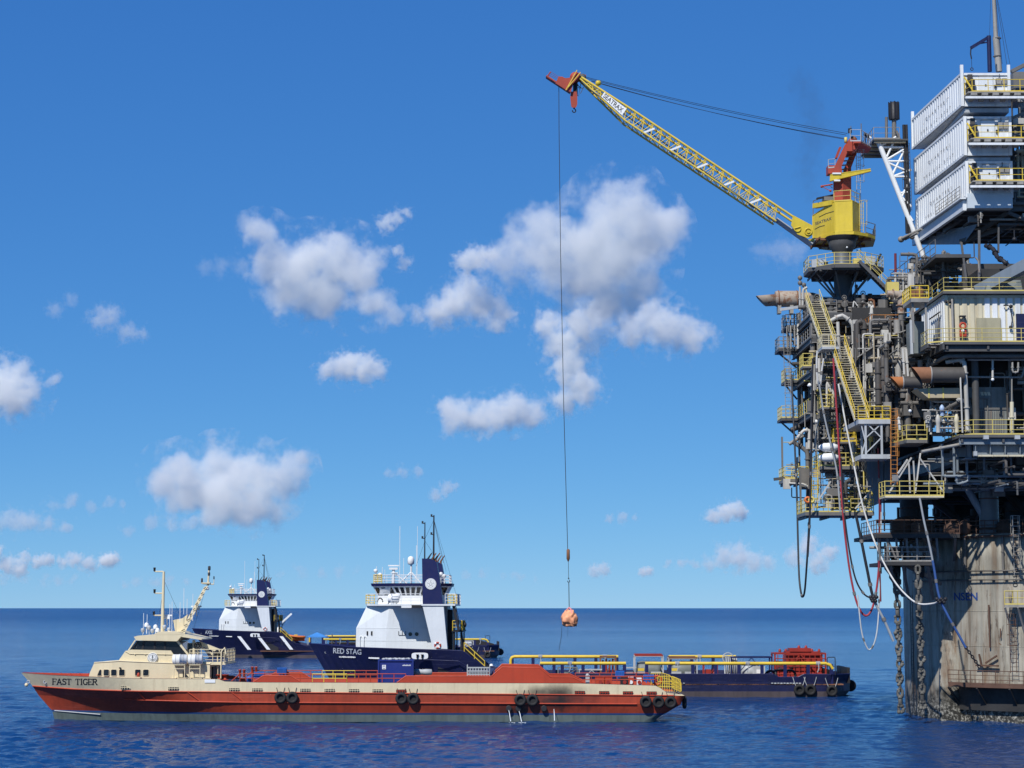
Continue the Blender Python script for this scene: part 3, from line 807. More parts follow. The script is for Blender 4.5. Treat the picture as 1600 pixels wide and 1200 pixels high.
    # drain plate
    mb = MB(); x, z = X(329), Z(1064.2); mb.bb((x - .42, nearY - .03, z - .13), (x + .42, nearY, z + .13)); mb.build('vent_plate', WHITE, bul)
    # tyres hung along the side
    for px, py in ((438, 1090), (456.5, 1090), (627, 1091.3), (645.5, 1091.7), (813, 1093.8), (832, 1094), (1009, 1096.6), (1029, 1097), (1048, 1097.4)):
        c = P(px, py, nearY - .17)
        t_ = tyre(c, root, .35, .135)
        mb = MB(); mb.lathe([(.31, -.05), (.31, .05)], c + Vector((0, .10, 0)), 'Y', 14); mb.build('backing', RUBBER, t_)
        mb = MB()
        for dx in (-.33, .33): mb.tube(c + Vector((dx * .6, .1, .3)), c + Vector((dx, .16, .78)), .022, 4)
        mb.build('hanger', BLACK, t_)
    c = P(1066.5, 1097.5, nearY + .9); tyre(c + Vector((.15, 0, 0)), root, .36, .16, 'X')
    # red raised side screens, near and far
    prof = [(396, 1066), (411, 1056), (454, 1056), (470, 1066)]
    prof2 = [(620, 1067), (634, 1056.6), (768, 1057), (784, 1042.5), (843, 1043.4), (861, 1058.5), (895, 1058.5), (915, 1068)]
    for s in (-1, 1):
        yy = FT_Y + s * (FT_HB - .06)
        for pr in (prof, prof2):
            mb = MB(); pts = [P(a, b, nearY) for a, b in pr]
            mb.prism([(q.x, yy - .04, q.z) for q in pts], (0, .08, 0)); o = mb.build('side_screen', REDDECK, root, fix=True)
            mb = MB(); mb.path([(q.x, yy, q.z) for q in pts], .065, 6); mb.build('screen_cap_rail', REDDECK, o)
        def run(p0, p1, y0, mat, n=3, hts=(0, .5, 1), r_=.035, h0=None):
            a, b = P(p0, y0, nearY), P(p1, y0, nearY); mb = MB(); H = a.z - Z(1067)
            m_ = max(1, round((b.x - a.x) / .95))
            for k in range(m_ + 1):
                x = a.x + (b.x - a.x) * k / m_; mb.tube((x, yy, a.z - H), (x, yy, a.z), r_, 5)
            for f in hts[1:]: mb.tube((a.x, yy, a.z - H + H * f), (b.x, yy, a.z - H + H * f), r_, 5)
            return mb.build('side_railing', mat, root)
        run(375, 488, 1052.6, REDDECK); run(488, 542, 1053, YELLOW); run(542, 634, 1053, REDDECK)
        run(904, 1024, 1056.8, REDDECK)
        mb = MB(); mb.path([(P(361, 1065, nearY).x, yy, Z(1065)), (P(375, 1052.6, nearY).x, yy, Z(1052.6))], .05, 6); mb.build('rail_brace', REDDECK, root)
        for px in (374, 380.5):
            mb = MB(); a = P(px, 1053, nearY); mb.lathe([(.10, 0), (.10, .5), (.13, .52), (.13, .58), (.02, .6)], (a.x, yy + s * -.3, a.z - .25), n=10); mb.build('bitt', REDDECK, root)
    # yellow stern guard
    pts = [(1026, 1071), (1045, 1081), (1060, 1083)]
    for k, off in enumerate((0, 8.2)):
        base = [P(a, b, nearY + .1) + Vector((0, off, 0)) for a, b in ((1031, 1073), (1040, 1081), (1062, 1083.5))]
        mb = MB()
        tops = [P(a, b, nearY + .1) + Vector((0, off, 0)) for a, b in ((1028, 1057), (1046, 1056.5), (1058, 1060), (1064, 1067), (1064.5, 1080))]
        mb.path(tops, .035, 6)
        for f in (.33, .66): mb.path([t.lerp(Vector((t.x, t.y, base[-1].z + .1)), f) for t in tops[:4]], .03, 5)
        for j in range(9):
            q = tops[0].lerp(tops[1], j / 8 * 1.6) if j < 6 else tops[1].lerp(tops[2], (j - 5) / 3.3)
            q.z = min(q.z, tops[0].z + .02); mb.tube((q.x, q.y, Z(1081)), q, .022, 5)
        mb.build('stern_guard', YELLOW, root)
    mb = MB(); a, b = P(1063, 1062, nearY + .1), P(1063, 1081, nearY + .1)
    for k in range(4): mb.tube((a.x, a.y, b.z + (a.z - b.z) * k / 3), (a.x, a.y + 8.2, b.z + (a.z - b.z) * k / 3), .03, 5)
    for k in range(9): mb.tube((a.x, a.y + 8.2 * k / 8, b.z), (a.x, a.y + 8.2 * k / 8, a.z), .024, 5)
    mb.build('stern_guard', YELLOW, root)

    # ---------------- deckhouse
    hw = 3.25; hy0, hy1 = FT_Y - hw, FT_Y + hw
    def H(px, py, y=None): return P(px, py, hy0 if y is None else y)
    low = [(136, 1059), (147, 1036.5), (186, 1033), (186, 1038), (328, 1039), (328, 1062), (136, 1062)]
    deckz = Z(1080)
    def hwid(x): return min(hw, hb('cb', x - FT_XB) - .22)
    prof_t = [(136.5, 1058), (139, 1050), (142.5, 1043), (146, 1035.5), (160, 1034.5), (175, 1033.5), (187, 1032.7), (215, 1034), (250, 1035.5), (290, 1037), (328, 1037.5)]
    f = []
    for q in prof_t:
        v = H(*q); f.append(Vector((v.x, FT_Y - max(.3, hwid(v.x)), v.z)))
    # foot of the wall: a straight run of points along the deck edge
    foot = [Vector((max(v.x, f[0].x), FT_Y - max(.3, hwid(v.x)), deckz)) for v in f]
    mb = MB()
    for sgn in (1, -1):
        A_ = [Vector((v.x, FT_Y + sgn * (FT_Y - v.y), v.z)) for v in f]; B0_ = [Vector((v.x, FT_Y + sgn * (FT_Y - v.y), v.z)) for v in foot]
        mb.loft([[a_, b_] for a_, b_ in zip(A_, B0_)])
    mb.loft([[v, Vector((v.x, 2 * FT_Y - v.y, v.z))] for v in f])
    mb.add([f[-1], Vector((f[-1].x, 2 * FT_Y - f[-1].y, f[-1].z)), Vector((f[-1].x, 2 * FT_Y - f[-1].y, deckz)), foot[-1]], [(0, 1, 2, 3)])
    house = mb.build('deckhouse', CREAM, root, fix=True)
    def hyat(x): return FT_Y - hwid(x)
    mb = MB(); mb.path(f[3:], .05, 6); mb.build('roof_edge', CREAM, house)
    for i, px in enumerate((154.5, 166, 178, 190.5, 215.5, 228)):
        w = 9.3 if i else 8.2; a, b = H(px - w / 2, 1056.3), H(px + w / 2, 1046)
        cxz = [(a.x, a.z), (b.x, a.z), (b.x, b.z), (a.x + (.22 if i == 0 else 0), b.z)]
        ctr = Vector(((a.x + b.x) / 2, 0, (a.z + b.z) / 2)); poly = []
        for j in range(4):
            p0, p1, p2 = cxz[j - 1], cxz[j], cxz[(j + 1) % 4]
            v0 = Vector((p0[0] - p1[0], 0, p0[1] - p1[1])).normalized() * .09; v1 = Vector((p2[0] - p1[0], 0, p2[1] - p1[1])).normalized() * .09
            c = Vector((p1[0], 0, p1[1])); poly += [c + v0, c + v0 * .3 + v1 * .3, c + v1]
        mb = MB(); mb.prism([(q.x, hyat(q.x) - .015, q.z) for q in poly], (0, .06, 0)); wnd = mb.build('window', GLASS, house, fix=True)
        mb = MB(); mb.path([Vector((q.x, hyat(q.x) - .02, q.z)) for q in poly + poly[:1]], .022, 4, caps=False); mb.build('window_frame', CREAM, wnd)
    mb = MB(); a = H(188, 1044); mb.box(a + Vector((0, -.12, .02)), (.12, .2, .1)); mb.tube(a, a + Vector((.05, -.1, -.16)), .025, 5); mb.build('wall_lamp', BLACK, house)
    mb = MB(); a = H(217.5, 1054.5); mb.lathe([(.1, -.14), (.13, .0), (.09, .12), (.02, .2)], a + Vector((0, -.35, 0)), n=8); mb.build('fire_monitor', REDDECK, house)
    # upper house with sloped front
    uw = 2.75; uy0 = FT_Y - uw
    def U(px, py): q = P(px, py, uy0); return Vector((q.x, uy0, q.z))
    up = [U(184, 1034), (U(196, 1017)), U(205, 1015), U(267, 1016.5), U(272, 1024), U(296, 1024), U(296, 1039), U(184, 1039)]
    mb = MB(); mb.prism(up, (0, 2 * uw, 0)); upper = mb.build('upper_house', CREAM, root, fix=True)
    mb = MB(); mb.path([U(196, 1017.5) + Vector((0, -.04, 0)), U(203, 1021.5) + Vector((0, -.05, 0)), U(268, 1022.5) + Vector((0, -.05, 0))], .03, 5)
    for px in (211, 227, 258): mb.ball(U(px, 1022.2) + Vector((0, -.06, 0)), .06, 6, 4)
    mb.build('grab_rail', CREAM, upper)
    # medallion with anchor
    c = U(238.7, 1028.2) + Vector((0, -.06, 0))
    mb = MB(); mb.lathe([(.43, .05), (.43, -.02), (.38, -.05), (.001, -.05)], c, 'Y', 20); med = mb.build('medallion', WHITE, upper)
    mb = MB(); mb.torus(c + Vector((0, -.055, 0)), .37, .018, 'Y', 20, 5); mb.torus(c + Vector((0, -.055, 0)), .26, .012, 'Y', 20, 5)
    mb.tube(c + Vector((0, -.06, -.17)), c + Vector((0, -.06, .15)), .022, 5); mb.tube(c + Vector((-.08, -.06, .08)), c + Vector((.08, -.06, .08)), .018, 5)
    mb.torus(c + Vector((0, -.06, .17)), .04, .014, 'Y', 8, 4); mb.torus(c + Vector((0, -.06, -.03)), .14, .022, 'Y', 12, 4, math.pi, math.pi)
    mb.build('anchor_emblem', BLACK, med)
    # wheelhouse glass band, roof
    ww = 2.6; wy0 = FT_Y - ww
    def W(px, py): q = P(px, py, wy0); return Vector((q.x, wy0, q.z))
    band_ = [W(203, 1015), W(213.5, 1001), W(277, 1002.5), W(294, 1024), W(272.5, 1024), W(267, 1016)]
    mb = MB(); mb.prism(band_, (0, 2 * ww, 0)); glass = mb.build('wheelhouse_window_band', GLASS, root, fix=True)
    for a, b in (((206, 1015), (215.5, 1001.5)), ((222.5, 1015.5), (225, 1001.5)), ((241.5, 1015.5), (242, 1001.5)), ((257.5, 1016), (258, 1002))):
        mb = MB(); mb.beam(W(*a) + Vector((0, -.015, 0)), W(*b) + Vector((0, -.015, 0)), .16, .05); mb.build('mullion', BLACK, glass)
    for a, b in (((228, 1008), (236, 1003.5)), ((244, 1011), (246.5, 1004.5)), ((249, 1011), (254, 1004.5))):
        A, B_ = W(*a), W(*b); mb = MB(); mb.bb((A.x, A.y - .012, A.z), (B_.x, A.y, B_.z)); mb.build('pane', LIGHTSTEEL if False else GLASS, glass)
    mb = MB(); mb.beam(W(277.5, 1002) + Vector((0, -.03, 0)), W(295.5, 1024.5) + Vector((0, -.03, 0)), .10, .16); mb.build('aft_pillar', CREAM, glass)
    mb = MB(); mb.beam(W(201, 1016) + Vector((0, -.02, 0)), W(211.5, 1000) + Vector((0, -.02, 0)), .08, .10); mb.build('front_pillar', CREAM, glass)
    rw = 3.0; ry0 = FT_Y - rw
    def RF(px, py): q = P(px, py, ry0); return Vector((q.x, ry0, q.z))
    rf = [RF(209, 995), RF(212.5, 1000.5), RF(276.5, 1002), RF(286, 991), RF(240, 991.2), RF(216, 993.2)]
    mb = MB(); mb.prism(rf, (0, 2 * rw, 0)); roof = mb.build('wheelhouse_roof', CREAM, root, fix=True)
    mb = MB(); mb.prism([RF(286, 991.2), RF(315, 998.2), RF(315, 1000), RF(283, 995)], (0, 2 * rw, 0)); mb.build('aft_canopy', CREAM, roof, fix=True)
    mb = MB(); mb.prism([RF(240, 991.3), RF(248, 987), RF(277, 987), RF(284, 991.3)], (0, 2 * rw, 0)); mb.build('roof_plinth', CREAM, roof, fix=True)
    mid = FT_Y - .6
    def M(px, py, y=mid): return P(px, py, y)
    # front signal mast
    mb = MB(); mb.tube(M(253.5, 988), M(256, 893), .15, 8, r2=.10); mast = mb.build('signal_mast', CREAM, root)
    for y, x0 in ((893, 239.5), (927, 239.5), (961.5, 238.5)):
        mb = MB(); mb.tube(M(255.5, y), M(x0 + 3, y), .06, 6); mb.tube(M(x0 + 3, y), M(x0 + 1, y - 1), .05, 6); arm = mb.build('mast_arm', CREAM, mast)
        mb = MB(); q = M(x0 + 2, y - 3); mb.lathe([(.09, -.12), (.09, .1), (.11, .1), (.11, .16), (.02, .18)], q, n=8); mb.build('navigation_lamp', BLACK, arm)
    # raked radar mast
    mb = MB(); mb.hexa([M(280, 991, mid - .5), M(288, 991, mid - .5), M(288, 991, mid + .7), M(280, 991, mid + .7), M(319, 917, mid - .16), M(325, 915, mid - .16), M(325, 915, mid + .3), M(319, 917, mid + .3)]); rk = mb.build('raked_mast', CREAM, root)
    mb = MB(); mb.prism([M(270, 969, mid - .3), M(285, 966, mid - .3), M(293, 960, mid - .3), M(287, 988, mid - .3), M(274, 989, mid - .3), M(272, 977, mid - .3)], (0, .3, 0)); mb.build('mast_gusset', CREAM, rk, fix=True)
    mb = MB()
    for k in range(9):
        f_ = (k + .5) / 9; a = M(281.5 + 39 * f_, 990 - 74 * f_, mid - .52 + .33 * f_); mb.tube(a + Vector((0, -.08, 0)), a + Vector((.28 - .1 * f_, -.08, .14)), .03, 4)
    mb.build('rungs', BLACK, rk)
    mb = MB(); mb.tube(M(325, 915), M(326.5, 890), .08, 6); mb.tube(M(316, 912), M(334, 913), .05, 6); mb.tube(M(334, 913), M(334.5, 903), .03, 5); mb.box(M(322, 911), (.7, .5, .1)); mb.build('mast_head', CREAM, rk)
    for q, sz in ((M(327, 888), (.22, .2, .3)), (M(326.5, 897), (.2, .2, .25)), (M(315.5, 908), (.16, .16, .4)), (M(334.3, 903), (.1, .1, .2))):
        mb = MB(); mb.lathe([(sz[0] / 2, -sz[2] / 2), (sz[0] / 2, sz[2] / 2), (.02, sz[2] / 2 + .05)], q, n=8); mb.build('mast_lamp', BLACK, rk)
    mb = MB(); mb.lathe([(.05, .1), (.16, 0), (.12, -.12), (.02, -.16)], M(324, 919), n=10); mb.build('horn', WHITE, rk)
    # roof aerials, radars and searchlights
    for px, y0, y1 in ((224, 958, 990), (229.5, 960, 988), (265, 944, 988), (268.5, 940, 988), (281, 941, 972), (287, 919, 960), (292, 936, 960), (301, 928, 970)):
        mb = MB(); mb.tube(M(px, y1, mid - .8), M(px + .5, y0, mid - .8), .022, 5); mb.build('whip_aerial', WHITE, roof)
    for px, py, w in ((261, 965, 1.7), (307, 951, 1.6)):
        mb = MB(); mb.tube(M(px, py + 12, mid + .5), M(px, py, mid + .5), .05, 6); mb.box(M(px, py, mid + .5), (w * .3, .3, .22)); mb.box(M(px, py - 3.5, mid + .5), (w * .52, .18, .12)); mb.build('radar_scanner', WHITE, roof)
    for px, py in ((229, 976), (243, 979), (246, 984)):
        mb = MB(); mb.lathe([(.17, -.18), (.19, 0), (.13, .12), (.02, .18)], M(px, py, mid - 1), n=10); mb.tube(M(px, py + 14, mid - 1), M(px, py, mid - 1), .04, 5); mb.build('radome', WHITE, roof)
    for px, py in ((223, 986), (233, 982), (238, 987), (257, 981), (264, 985)):
        mb = MB(); mb.lathe([(.10, -.1), (.16, .06), (.15, .2), (.02, .25)], M(px, py, mid - 1.6), n=8); mb.tube(M(px, 992, mid - 1.6), M(px, py, mid - 1.6), .03, 5); mb.build('deck_lamp', LIGHTSTEEL, roof)
    mb = MB(); mb.lathe([(.001, -.3), (.2, -.28), (.1, .1), (.05, .3)], M(268, 989, mid - 2), 'X', 10); mb.build('searchlight', CREAM, roof)
    mb = MB(); a = M(254.5, 925)
    mb.path([a, M(246, 978)], .012, 3); mb.path([M(255.5, 905), M(284, 968)], .012, 3); mb.path([M(326, 905), M(300, 990)], .012, 3); mb.build('stay_wire', BLACK, mast)
    # life rafts in canisters on cradles
    for px in (281.3, 305.3):
        r_ = worldthing('life_raft', 'white life raft canister on the cream boat, %s' % ('next to the wheelhouse' if px < 300 else 'the one further aft'), 'life raft', P(px, 1031, hy0 - .3), 'life rafts on the cream boat')
        c = P(px, 1030.2, hy0 - .35)
        mb = MB(); mb.lathe([(.30, -.58), (.40, -.54), (.40, -.03), (.43, -.03), (.43, .03), (.40, .03), (.40, .54), (.30, .58)], c, 'X', 14); mb.build('canister', WHITE, r_)
        mb = MB()
        for dx in (-.3, .3): mb.torus(c + Vector((dx, 0, 0)), .405, .02, 'X', 14, 4)
        mb.build('strap', LIGHTSTEEL, r_)
        mb = MB(); mb.box(c + Vector((0, 0, -.43)), (.9, .5, .06))
        for dx in (-.42, .42): mb.path([c + Vector((dx, -.25, -1.75)), c + Vector((dx, -.25, -.55)), c + Vector((dx * .9, 0, -.42))], .035, 5)
        mb.tube(c + Vector((-.42, -.25, -.75)), c + Vector((.42, -.25, -.75)), .03, 5); mb.build('cradle', CREAM, r_)
    mb = MB(); mb.bb(H(268, 1060.5) + Vector((0, -.3, 0)), H(330, 1059.2)); mb.build('side_step', CREAM, house)
    mb = MB(); q = [H(285, 1058), H(295, 1058), H(286, 1048)]; mb.prism([v + Vector((0, -.015, 0)) for v in q], (0, .02, 0)); mb.build('louvre', BLACK, house)
    for a, b in (((275, 1048), (285.5, 1058.5)), ((297, 1048), (310, 1058.5))):
        A, B_ = H(*a), H(*b); mb = MB(); mb.bb((A.x, hy0 - .02, B_.z), (B_.x, hy0, A.z)); mb.build('door', CREAM, house)
    # after bridge deck
    fl = Z(1036.5, hy0); A, B_ = H(294, 1036.5), H(352, 1036.5)
    mb = MB(); mb.bb((A.x, hy0 + .05, fl - .12), (B_.x, FT_Y + hw, fl + .0)); adk = mb.build('after_deck', CREAM, root)
    railing([(H(296, 1036).x, hy0 + .1, fl), (H(350, 1036).x, hy0 + .1, fl), (H(350, 1036).x, FT_Y + hw - .1, fl)], adk, CREAM, 1.1, 4, .9, .03)
    mb = MB(); mb.bb(P(292, 1036, FT_Y - 1.8), P(313, 1004, FT_Y + 1.8)); mb.build('control_cabin', CREAM, root)
    mb = MB(); mb.bb(P(294, 1015, FT_Y - 1.83), P(306, 1005.5, FT_Y - 1.81)); mb.build('control_cabin_window', GLASS, root)
    mb = MB(); mb.tube(P(303, 1034, FT_Y - 2.2), P(303, 1000, FT_Y - 2.2), .12, 8); mb.tube(P(309, 1024, FT_Y - 2.2), P(310, 1003, FT_Y - 2.2), .06, 6); mb.build('canopy_post', CREAM, root)
    mb = MB(); mb.torus(P(309, 1009, FT_Y - 2.5), .28, .05, 'Y', 12, 6); mb.torus(P(309, 1009, FT_Y - 2.5), .14, .06, 'Y', 10, 5); mb.build('fire_hose_reel', BLACK, root)
    mb = MB(); mb.beam(P(312, 1005, FT_Y - 1), P(345, 1018, FT_Y - 1), .5, .3); mb.beam(P(312, 1010, FT_Y - 1.2), P(335, 1024, FT_Y - 1.2), .2, .15); mb.build('davit_arm', CREAM, root)
    mb = MB(); mb.path([P(317, 1062, hy0 + .1), P(322, 1042, hy0 + .1), P(330, 1035, hy0 + .1)], .08, 6); mb.path([P(345, 1060, hy0), P(346, 1018, hy0), P(351, 1012, hy0), P(353, 1022, hy0)], .06, 6); mb.path([P(340, 1060, hy0 + 1), P(340, 1014, hy0 + 1)], .05, 6)
    mb.build('boarding_frame', CREAM, root)
    ladder(P(341, 1062, hy0 + .6), P(341, 1037, hy0 + .6), root, CREAM, .5, out=(1, 0, 0))
    mb = MB()
    for k in range(7): q = P(334 + k * 2.6, 1024 - (k % 3) * 3, hy0 + .8 + .4 * (k % 2)); mb.ball(q, .16 + .05 * (k % 2), 7, 5)
    mb.build('coiled_gear', BLACK, root)
    mb = MB(); mb.bb(P(331, 1062, FT_Y - 2.2), P(345, 1040, FT_Y + 2.2)); mb.build('engine_casing', BLACK, root)
    # ---------------- deck gear
    for px in (343, 352):
        mb = MB(); a = P(px, 1062, FT_Y - 3); mb.lathe([(.30, 0), (.12, .05), (.12, .3), (.3, .34), (.3, .42)], (a.x, a.y, a.z), n=12); mb.build('capstan', REDDECK, root)
    for px, y0, yc in ((358, 1068, -1), (364, 1068, 1.5)):
        mb = MB(); a = P(px, y0, FT_Y + yc); mb.bb((a.x - .5, a.y - .4, Z(1080)), (a.x + .5, a.y + .4, a.z + .35)); mb.build('deck_locker', LIGHTSTEEL, root)
    def gear(name, label, cat, px, py, y): return worldthing(name, label, cat, (P(px, py, y).x, y, Z(1080)))
    g = gear('hose_drum', 'blue plastic drum standing by the wheelhouse end of the long deck', 'drum', 390, 1066, FT_Y - 3)
    mb = MB(); mb.lathe([(.24, 0), (.27, .04), (.27, .4), (.25, .42), (.27, .44), (.27, .8), (.23, .84), (.01, .84)], (P(390, 1066, FT_Y - 3).x, FT_Y - 3, Z(1080) + .3), n=12); mb.build('drum_body', BLUEHOSE, g)
    for i, (px, w, y, lab) in enumerate(((405, 16, FT_Y - 3.9, 'blue hose draped over the near rail ahead of the yellow rails'), (440, 15, FT_Y + 3.9, 'blue hose coiled on the far rail ahead of the yellow rails'), (1013, 17, FT_Y - 3.6, 'blue hose bundle hung on the rail beside the yellow stern guard'), (968, 14, FT_Y + 3.2, 'blue roll on the far rail near the stern'))):
        py = {0: 1052, 1: 1045, 2: 1056, 3: 1050}[i]
        g = gear('hose_bundle', lab, 'hose', px, py, y); mb = MB()
        for k in range(8):
            x = P(px - w / 2 + w * (k + .5) / 8, py, y).x; zt = P(px, py, y).z; dp = .35 + .25 * ((k * 7) % 5) / 5
            mb.path([(x, y - .1, zt - dp), (x + .02, y - .09, zt), (x + .04, y, zt + .07), (x + .05, y + .09, zt), (x + .03, y + .1, zt - dp * .8)], .05, 5)
        mb.build('hose_loop', BLUEHOSE, g)
    # blue container
    y0 = FT_Y - 1.9; A, B_ = P(591.5, 1066, y0), P(645, 1032, y0)
    g = worldthing('cargo_container', 'dark blue cargo container with a small white logo amidships on the red deck', 'container', ((A.x + B_.x) / 2, y0 + 1.2, Z(1080)))
    mb = MB(); mb.bb((A.x + .05, y0 + .03, Z(1080) + .02), (B_.x - .05, y0 + 2.35, B_.z)); bx = mb.build('box_shell', BLUEBOX, g)
    mb = MB()
    for x in (A.x, B_.x):
        for yy in (y0, y0 + 2.4): mb.beam((x, yy, Z(1080)), (x, yy, B_.z + .06), .13, .13)
    for z in (B_.z, Z(1080) + .1):
        for yy in (y0, y0 + 2.4): mb.beam((A.x, yy, z), (B_.x, yy, z), .12, .12)
        for x in (A.x, B_.x): mb.beam((x, y0, z), (x, y0 + 2.4, z), .12, .12)
    mb.build('corner_frame', BLUEBOX, g)
    mb = MB()
    for k in range(12):
        x = A.x + .4 + (B_.x - A.x - .8) * k / 11; mb.ball((x, y0 + .3 + .2 * (k % 3), B_.z + .10), .2 + .04 * (k % 2), 7, 4, .5)
    mb.build('roof_net', LIGHTSTEEL, g)
    q = P(600, 1042.5, y0); mb = MB(); mb.bb((q.x - .15, y0 - .01, q.z - .16), (q.x + .15, y0 + .028, q.z + .18)); lg = mb.build('logo_plate', WHITE, g)
    mb = MB(); mb.torus((q.x, y0 - .015, q.z + .04), .07, .02, 'Y', 10, 4, math.pi, 0); mb.beam((q.x - .1, y0 - .014, q.z - .08), (q.x + .1, y0 - .014, q.z - .08), .01, .04); mb.build('logo_mark', BLUEBOX, lg)
    q = P(629, 1040.5, y0)
    mb = MB()
    for k in range(9): mb.bb((q.x + k * .075, y0 + .01, q.z), (q.x + k * .075 + .05, y0 + .028, q.z + (.10 if k % 3 else .075)))
    mb.build('lettering', WHITE, g)
    g = gear('hose_roll', 'pale rolled hose on the deck just aft of the blue container', 'hose', 660, 1050, FT_Y + .5); mb = MB(); a = P(660, 1050, FT_Y + .5)
    mb.lathe([(.1, -.8), (.24, -.78), (.26, -.3), (.22, -.05), (.26, .3), (.24, .75), (.1, .8)], a, 'X', 10); mb.build('roll', LIGHTSTEEL, g)
    g = gear('cargo_basket', 'grey metal pipe basket on the far side of the deck amidships', 'basket', 747, 1048, FT_Y + 2); mb = MB(); A, B_ = P(730, 1054, FT_Y + 2), P(765, 1043.5, FT_Y + 2)
    for z in (A.z, (A.z + B_.z) / 2, B_.z):
        for yy in (0, 1.2): mb.beam((A.x, A.y + yy, z), (B_.x, A.y + yy, z), .1, .07)
    for k in range(9):
        for yy in (0, 1.2): mb.beam((A.x + (B_.x - A.x) * k / 8, A.y + yy, A.z - .9), (A.x + (B_.x - A.x) * k / 8, A.y + yy, B_.z + (.25 if k in (0, 8) else 0)), .06, .06)
    mb.build('basket_frame', LIGHTSTEEL, g)
    mb = MB()
    for k in range(6): mb.tube((A.x + .1, A.y + .1 + .18 * k, A.z + .15 + .1 * (k % 2)), (B_.x - .1, A.y + .1 + .18 * k, A.z + .15 + .1 * (k % 2)), .09, 6)
    mb.build('pipe', LIGHTSTEEL, g)
    g = gear('deck_post', 'pale square post at the start of the open stern rail', 'post', 918, 1060, FT_Y - 3.7); a = P(918, 1055, FT_Y - 3.7); mb = MB(); mb.bb((a.x - .16, a.y - .1, Z(1080)), (a.x + .16, a.y + .1, a.z)); mb.ball((a.x, a.y, a.z), .15, 8, 5); mb.build('post_body', LIGHTSTEEL, g)
    for px, w, mt, lab in ((938, 15, REDDECK, 'red pump box by the open stern rail, nearest the wheelhouse'), (950, 12, REDDECK, 'red valve box in the middle of the open stern rail'), (976, 12, BLACK, 'black winch box behind the open stern rail'), (986, 9, REDDECK, 'narrow red locker behind the stern rail'), (999, 7, WHITE, 'white cabinet behind the rail close to the yellow stern guard')):
        g = gear('deck_machine', lab, 'deck gear', px, 1066, FT_Y - 2.6); A = P(px - w / 2, 1068, FT_Y - 2.6); B_ = P(px + w / 2, 1059, FT_Y - 2.6)
        mb = MB(); mb.bb((A.x, A.y, Z(1080)), (B_.x, A.y + 1.0, B_.z)); o = mb.build('casing', mt, g)
        mb = MB(); mb.lathe([(.15, -.05), (.15, .05)], ((A.x + B_.x) / 2, A.y - .05, B_.z - .35), 'Y', 10); mb.tube((A.x, A.y + .5, B_.z + .05), (B_.x, A.y + .5, B_.z + .05), .06, 6); mb.build('fitting', WHITE if px in (986,) else RIGRED, o)
    g = gear('hose_reel', 'red hose reel ring beside the yellow stern guard', 'hose reel', 1027, 1062, FT_Y - 3.3); c = P(1027, 1063, FT_Y - 3.3); mb = MB(); mb.torus(c, .34, .1, 'Y', 16, 6); mb.torus(c + Vector((0, .18, 0)), .34, .1, 'Y', 16, 6); mb.build('reel', REDDECK, g)
    mb = MB(); mb.tube(c + Vector((0, -.1, 0)), c + Vector((0, .4, 0)), .08, 8); mb.tube(c, (c.x, c.y + .1, Z(1080)), .05, 6); mb.build('stand', REDDECK, g)
    # cooling water discharge
    for px, y0, y1, bend in ((795, 1110, 1127, 3), (811, 1111, 1127.5, 4), (865.5, 1108, 1126, 1)):
        mb = MB(); a, b = P(px, y0, nearY - .02), P(px + bend, y1, nearY - .5); mb.path([a, a.lerp(b, .35) + Vector((0, -.12, .08)), a.lerp(b, .7) + Vector((0, -.1, .02)), b], .018, 6, r2=.04)
        for k in range(6): mb.ball((b.x - .2 + .1 * k, b.y - .15 * (k % 3), .0), .05 + .02 * (k % 2), 6, 4, .35)
        mb.build('discharge_stream', FOAM, root)
    for px in (795, 810, 850):
        mb = MB(); c = P(px, 1107, nearY + .02); mb.lathe([(.2, -.04), (.24, -.04), (.24, .1)], c, 'Y', 10); mb.lathe([(.2, -.03), (.001, -.03)], c, 'Y', 10); mb.build('exhaust_outlet', BLACK, hull)
    return root
crew_boat()
